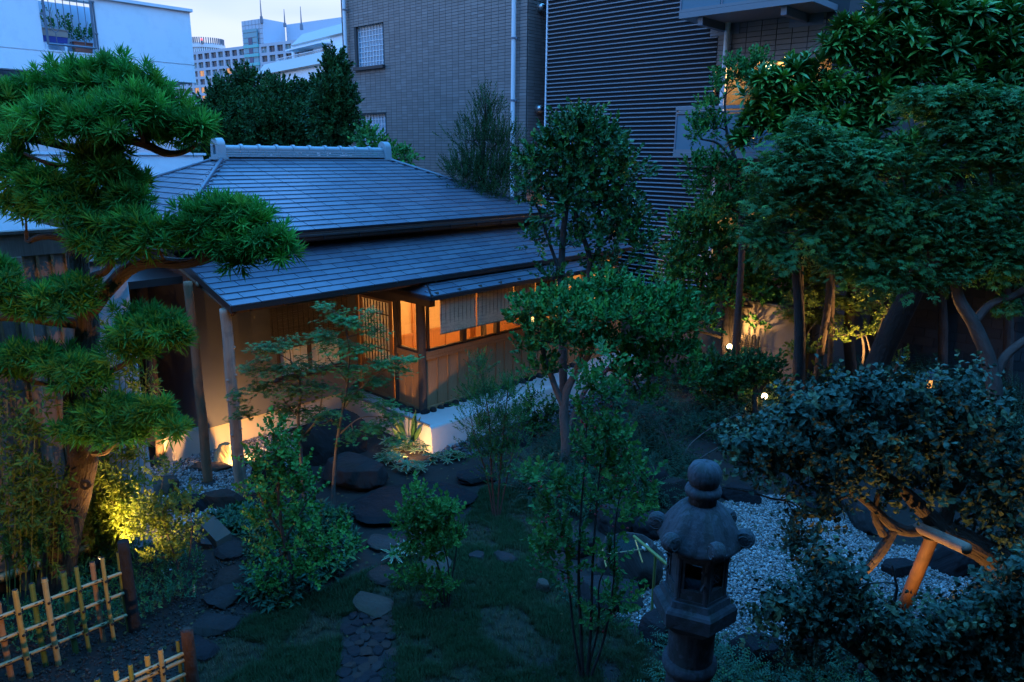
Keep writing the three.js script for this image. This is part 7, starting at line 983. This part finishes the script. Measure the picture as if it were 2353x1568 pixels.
// striped bamboo grass with pale leaf edges
const stripeG = [1, 2].map((s) => { const r = rng(s + 70), pos = []; for (let i = 0; i < 7; i++) { const a = i * 0.9 + r() * 0.4, th = 0.9 + r() * 0.5, d = V3(Math.sin(th) * Math.cos(a), Math.cos(th), Math.sin(th) * Math.sin(a)), sd = d.clone().cross(YU).normalize(); leaf(pos, V3(0, 0.05, 0), d, sd, 0.11 + 0.05 * r(), 0.014, 0.2, 0.3, 2); } return geoFrom(pos); });
function striped(label, pts, n, seed) { const r = rng(seed); const g = new THREE.Group(); g.name = numbered('striped_bamboo_grass'); scene.add(g); tag(g, label, 'bamboo grass', 'striped bamboo grass'); const A = [], B = []; for (let i = 0; i < n; i++) { const p = pts[Math.floor(r() * pts.length)], q = new THREE.Quaternion().setFromEuler(new THREE.Euler((r() - 0.5) * 0.5, r() * 6.3, (r() - 0.5) * 0.5)), s = 0.6 + 0.5 * r(), x = p.x + (r() - 0.5) * 0.28, z = p.z + (r() - 0.5) * 0.28, y = r() * 0.1; A.push(M4(V3(x, y + 0.004, z), q, V3(s * 0.97, s * 1.02, s * 0.97))); B.push(M4(V3(x, y, z), q, V3(s * 1.06, s, s * 1.06))); }
  copies('leaves', stripeG[0], mat([0.05, 0.12, 0.035], { roughness: 0.5 }), A, null, g); copies('leaf_edges', stripeG[0], mat([0.5, 0.5, 0.36], { roughness: 0.6 }), B, null, g); }
striped('white-edged bamboo grass around the black spotlight at the plinth corner', [[900, 1040], [930, 1035], [970, 1040], [920, 1080], [1000, 1065], [950, 1085], [890, 1065], [1040, 1060]].map((q) => atY(...q)), 70, 401);
striped('small tuft of white-edged bamboo grass at the top of the lawn', [atY(925, 1285)], 6, 402);
// large-leaved plant beside the plinth: each leaf a part
{
  const p = atY(938, 1030), o = thing('aspidistra', 'tall broad-leaved plant standing against the lit corner of the plinth', 'plant', p), m = mat([0.03, 0.085, 0.03], { roughness: 0.4 });
  for (let i = 0; i < 13; i++) { const a = i * 2.4, th = 0.16 + 0.05 * i * (0.7 + 0.5 * hash(i, 4)), l = 0.62 - 0.02 * i, pos = [], d = V3(Math.sin(th) * Math.cos(a), Math.cos(th), Math.sin(th) * Math.sin(a)), s = d.clone().cross(V3(Math.sin(a), 0.2, -Math.cos(a))).normalize(); const b = V3(Math.cos(a) * 0.03, 0, Math.sin(a) * 0.03); leaf(pos, b.clone().addScaledVector(d, l * 0.25), d, s, l * 0.85, 0.042, 0.3, 0.18 * th, 2); part('leaf', geoFrom(pos), m, o); part('stalk', bar(b, b.clone().addScaledVector(d, l * 0.3), 0.005, 5), m, o); }
}
// earth rings round the two bushes of the lawn
for (const [px, py, r, lab] of [[1028, 1400, 0.34, 0], [1138, 1192, 0.4, 1], [1345, 1560, 0.45, 2]]) { const c = atY(px, py), pts = []; for (let i = 0; i < 28; i++) { const a = i / 28 * 6.283, k = r * (0.85 + 0.3 * n2(i * 0.5, lab * 9)); pts.push(V3(c.x + Math.cos(a) * k, 0, c.z + Math.sin(a) * k)); } const g = groundSheet('planting_soil', pts, 0.012, MT.soil); g.userData.kind = 'structure'; pebbles('gravel', ['loose crumbs of earth round the small bright bush', 'loose crumbs of earth round the red-stemmed bush', 'loose crumbs of earth round the berry shrub'][lab], pts, 500, 0.006, 0.018, [[0.025, 0.02, 0.016], [0.035, 0.028, 0.022]], 60 + lab); }
{ // low black picket screen by the upper globe lamp
  const p = atZ(1722, 806, -14.0), k = thing('picket_screen', 'row of thin black pickets silhouetted on the lit wall beside the globe lamp', 'screen', p), d = V3(0.72, 0, 0.69);
  for (let i = 0; i < 6; i++) part('picket', cyl(0.016, 0.016, 0.3 + 0.04 * hash(i, 2) + p.y, 0, 0, 0, 8).translate((i - 2.5) * 0.07 * d.x, (0.3 - p.y) / 2, (i - 2.5) * 0.07 * d.z), MT.charred, k);
  part('rail', bar(d.clone().multiplyScalar(-0.25).setY(0.1), d.clone().multiplyScalar(0.25).setY(0.1), 0.012, 8), MT.charred, k);
}
// white flowers and plant labels
for (const [px, py, lab] of [[386, 1338, 'small white flowers under the two thin stems left of the path'], [1458, 1292, 'single white flower behind the berry shrub']]) { const p = atY(px, py), f = thing('white_flowers', lab, 'flowers', p); for (let i = 0; i < 3; i++) { const q = V3((hash(i, px) - 0.5) * 0.1, 0.1 + 0.06 * hash(i, 3), (hash(i, 9) - 0.5) * 0.1), pos = []; for (let k = 0; k < 5; k++) { const d = V3(Math.cos(k * 1.257), 0.35, Math.sin(k * 1.257)).normalize(); leaf(pos, q, d, d.clone().cross(YU).normalize(), 0.018, 0.006, 0.1, 0, 1); } part('blossom', geoFrom(pos), mat([0.75, 0.78, 0.85]), f); part('stalk', bar(V3(0, 0, 0), q, 0.002, 4), MT.bambooPole[4], f); } }
for (const [px, py, lab] of [[446, 1362, 'white plant marker stuck in the bed left of the path'], [1365, 1398, 'white plant marker by the small pale stone at the lawn edge']]) { const p = atY(px, py), f = thing('plant_marker', lab, 'plant marker', p, 0.4, 'white plant markers'); part('blade', cbox(0.018, 0.11, 0.003, 0, 0.05, 0, 0.001), mat([0.75, 0.77, 0.8]), f); part('point', cyl(0.001, 0.008, 0.03, 0, -0.015, 0, 4), mat([0.75, 0.77, 0.8]), f); }
// plants in the two balcony troughs
{ const q = scene.children.filter((o) => o.name.startsWith('planter')); const labs = ['straggling potted herbs in the beige and blue trough', 'dark-leaved potted plants and thin shoots in the terracotta trough']; q.forEach((t, i) => { const o = thing('potted_plant', labs[i], 'plant', t.position.clone().setY(t.position.y + 0.24), HROT, 'plants in the balcony troughs'), r = rng(500 + i), ms = [], cs = []; for (let k = 0; k < 30; k++) { ms.push(M4(V3((r() - 0.5) * (i ? 0.5 : 0.8), 0.02 + r() * r() * (i ? 0.3 : 0.55), (r() - 0.5) * 0.2), new THREE.Quaternion().setFromUnitVectors(YU, V3(r() - 0.5, 0.8, r() - 0.5).normalize()), 0.8 + r() * 0.6)); cs.push(lin(0.04, 0.14 + 0.06 * r(), 0.05)); } copies('foliage', S.round[0], MT.leaf, ms, cs, o); for (let k = 0; k < 6; k++) part('stem', bar(V3((r() - 0.5) * 0.4, 0, 0), V3((r() - 0.5) * 0.6, 0.25 + r() * 0.4, (r() - 0.5) * 0.2), 0.004, 4), MT.bambooPole[4], o); }); }
{ // litter on the bare earth
  const g = mapleSpray({ n: 1, size: 0.04, spread: 0.001, seed: 9 }), r = rng(71), ms = [], cs = [];
  for (let i = 0; i < 5200; i++) { const x = lerp(-5.2, 6, r()), z = lerp(-13, -4, r()), s = 0.5 + 0.6 * r(); if (inside(lawn, x, z) && r() < 0.9) continue; ms.push(M4(V3(x, 0.012 + 0.01 * r(), z), new THREE.Quaternion().setFromEuler(new THREE.Euler((r() - 0.5) * 0.6, r() * 6.3, (r() - 0.5) * 0.6)), s)); const c = [[0.09, 0.05, 0.025], [0.06, 0.035, 0.02], [0.12, 0.09, 0.03], [0.05, 0.06, 0.02]][Math.floor(r() * 3.99)]; cs.push(lin(...c)); }
  tag(copies('fallen_leaves', g, MT.leaf, ms, cs), 'small dry leaves scattered over the bare earth of the garden', 'fallen leaves', null, 'stuff');
}
pebbles('gravel', 'crumbs of dark earth in the bed around the bamboo fences and the path', polyPx([[-40, 1500], [120, 1410], [330, 1440], [470, 1310], [560, 1240], [640, 1400], [470, 1500], [420, 1720], [-200, 1800]]), 9000, 0.006, 0.02, [[0.02, 0.015, 0.012], [0.03, 0.024, 0.018], [0.04, 0.033, 0.027]], 66);
growGrass();
camera.far = 900; camera.updateProjectionMatrix();
renderer.render(scene, camera);
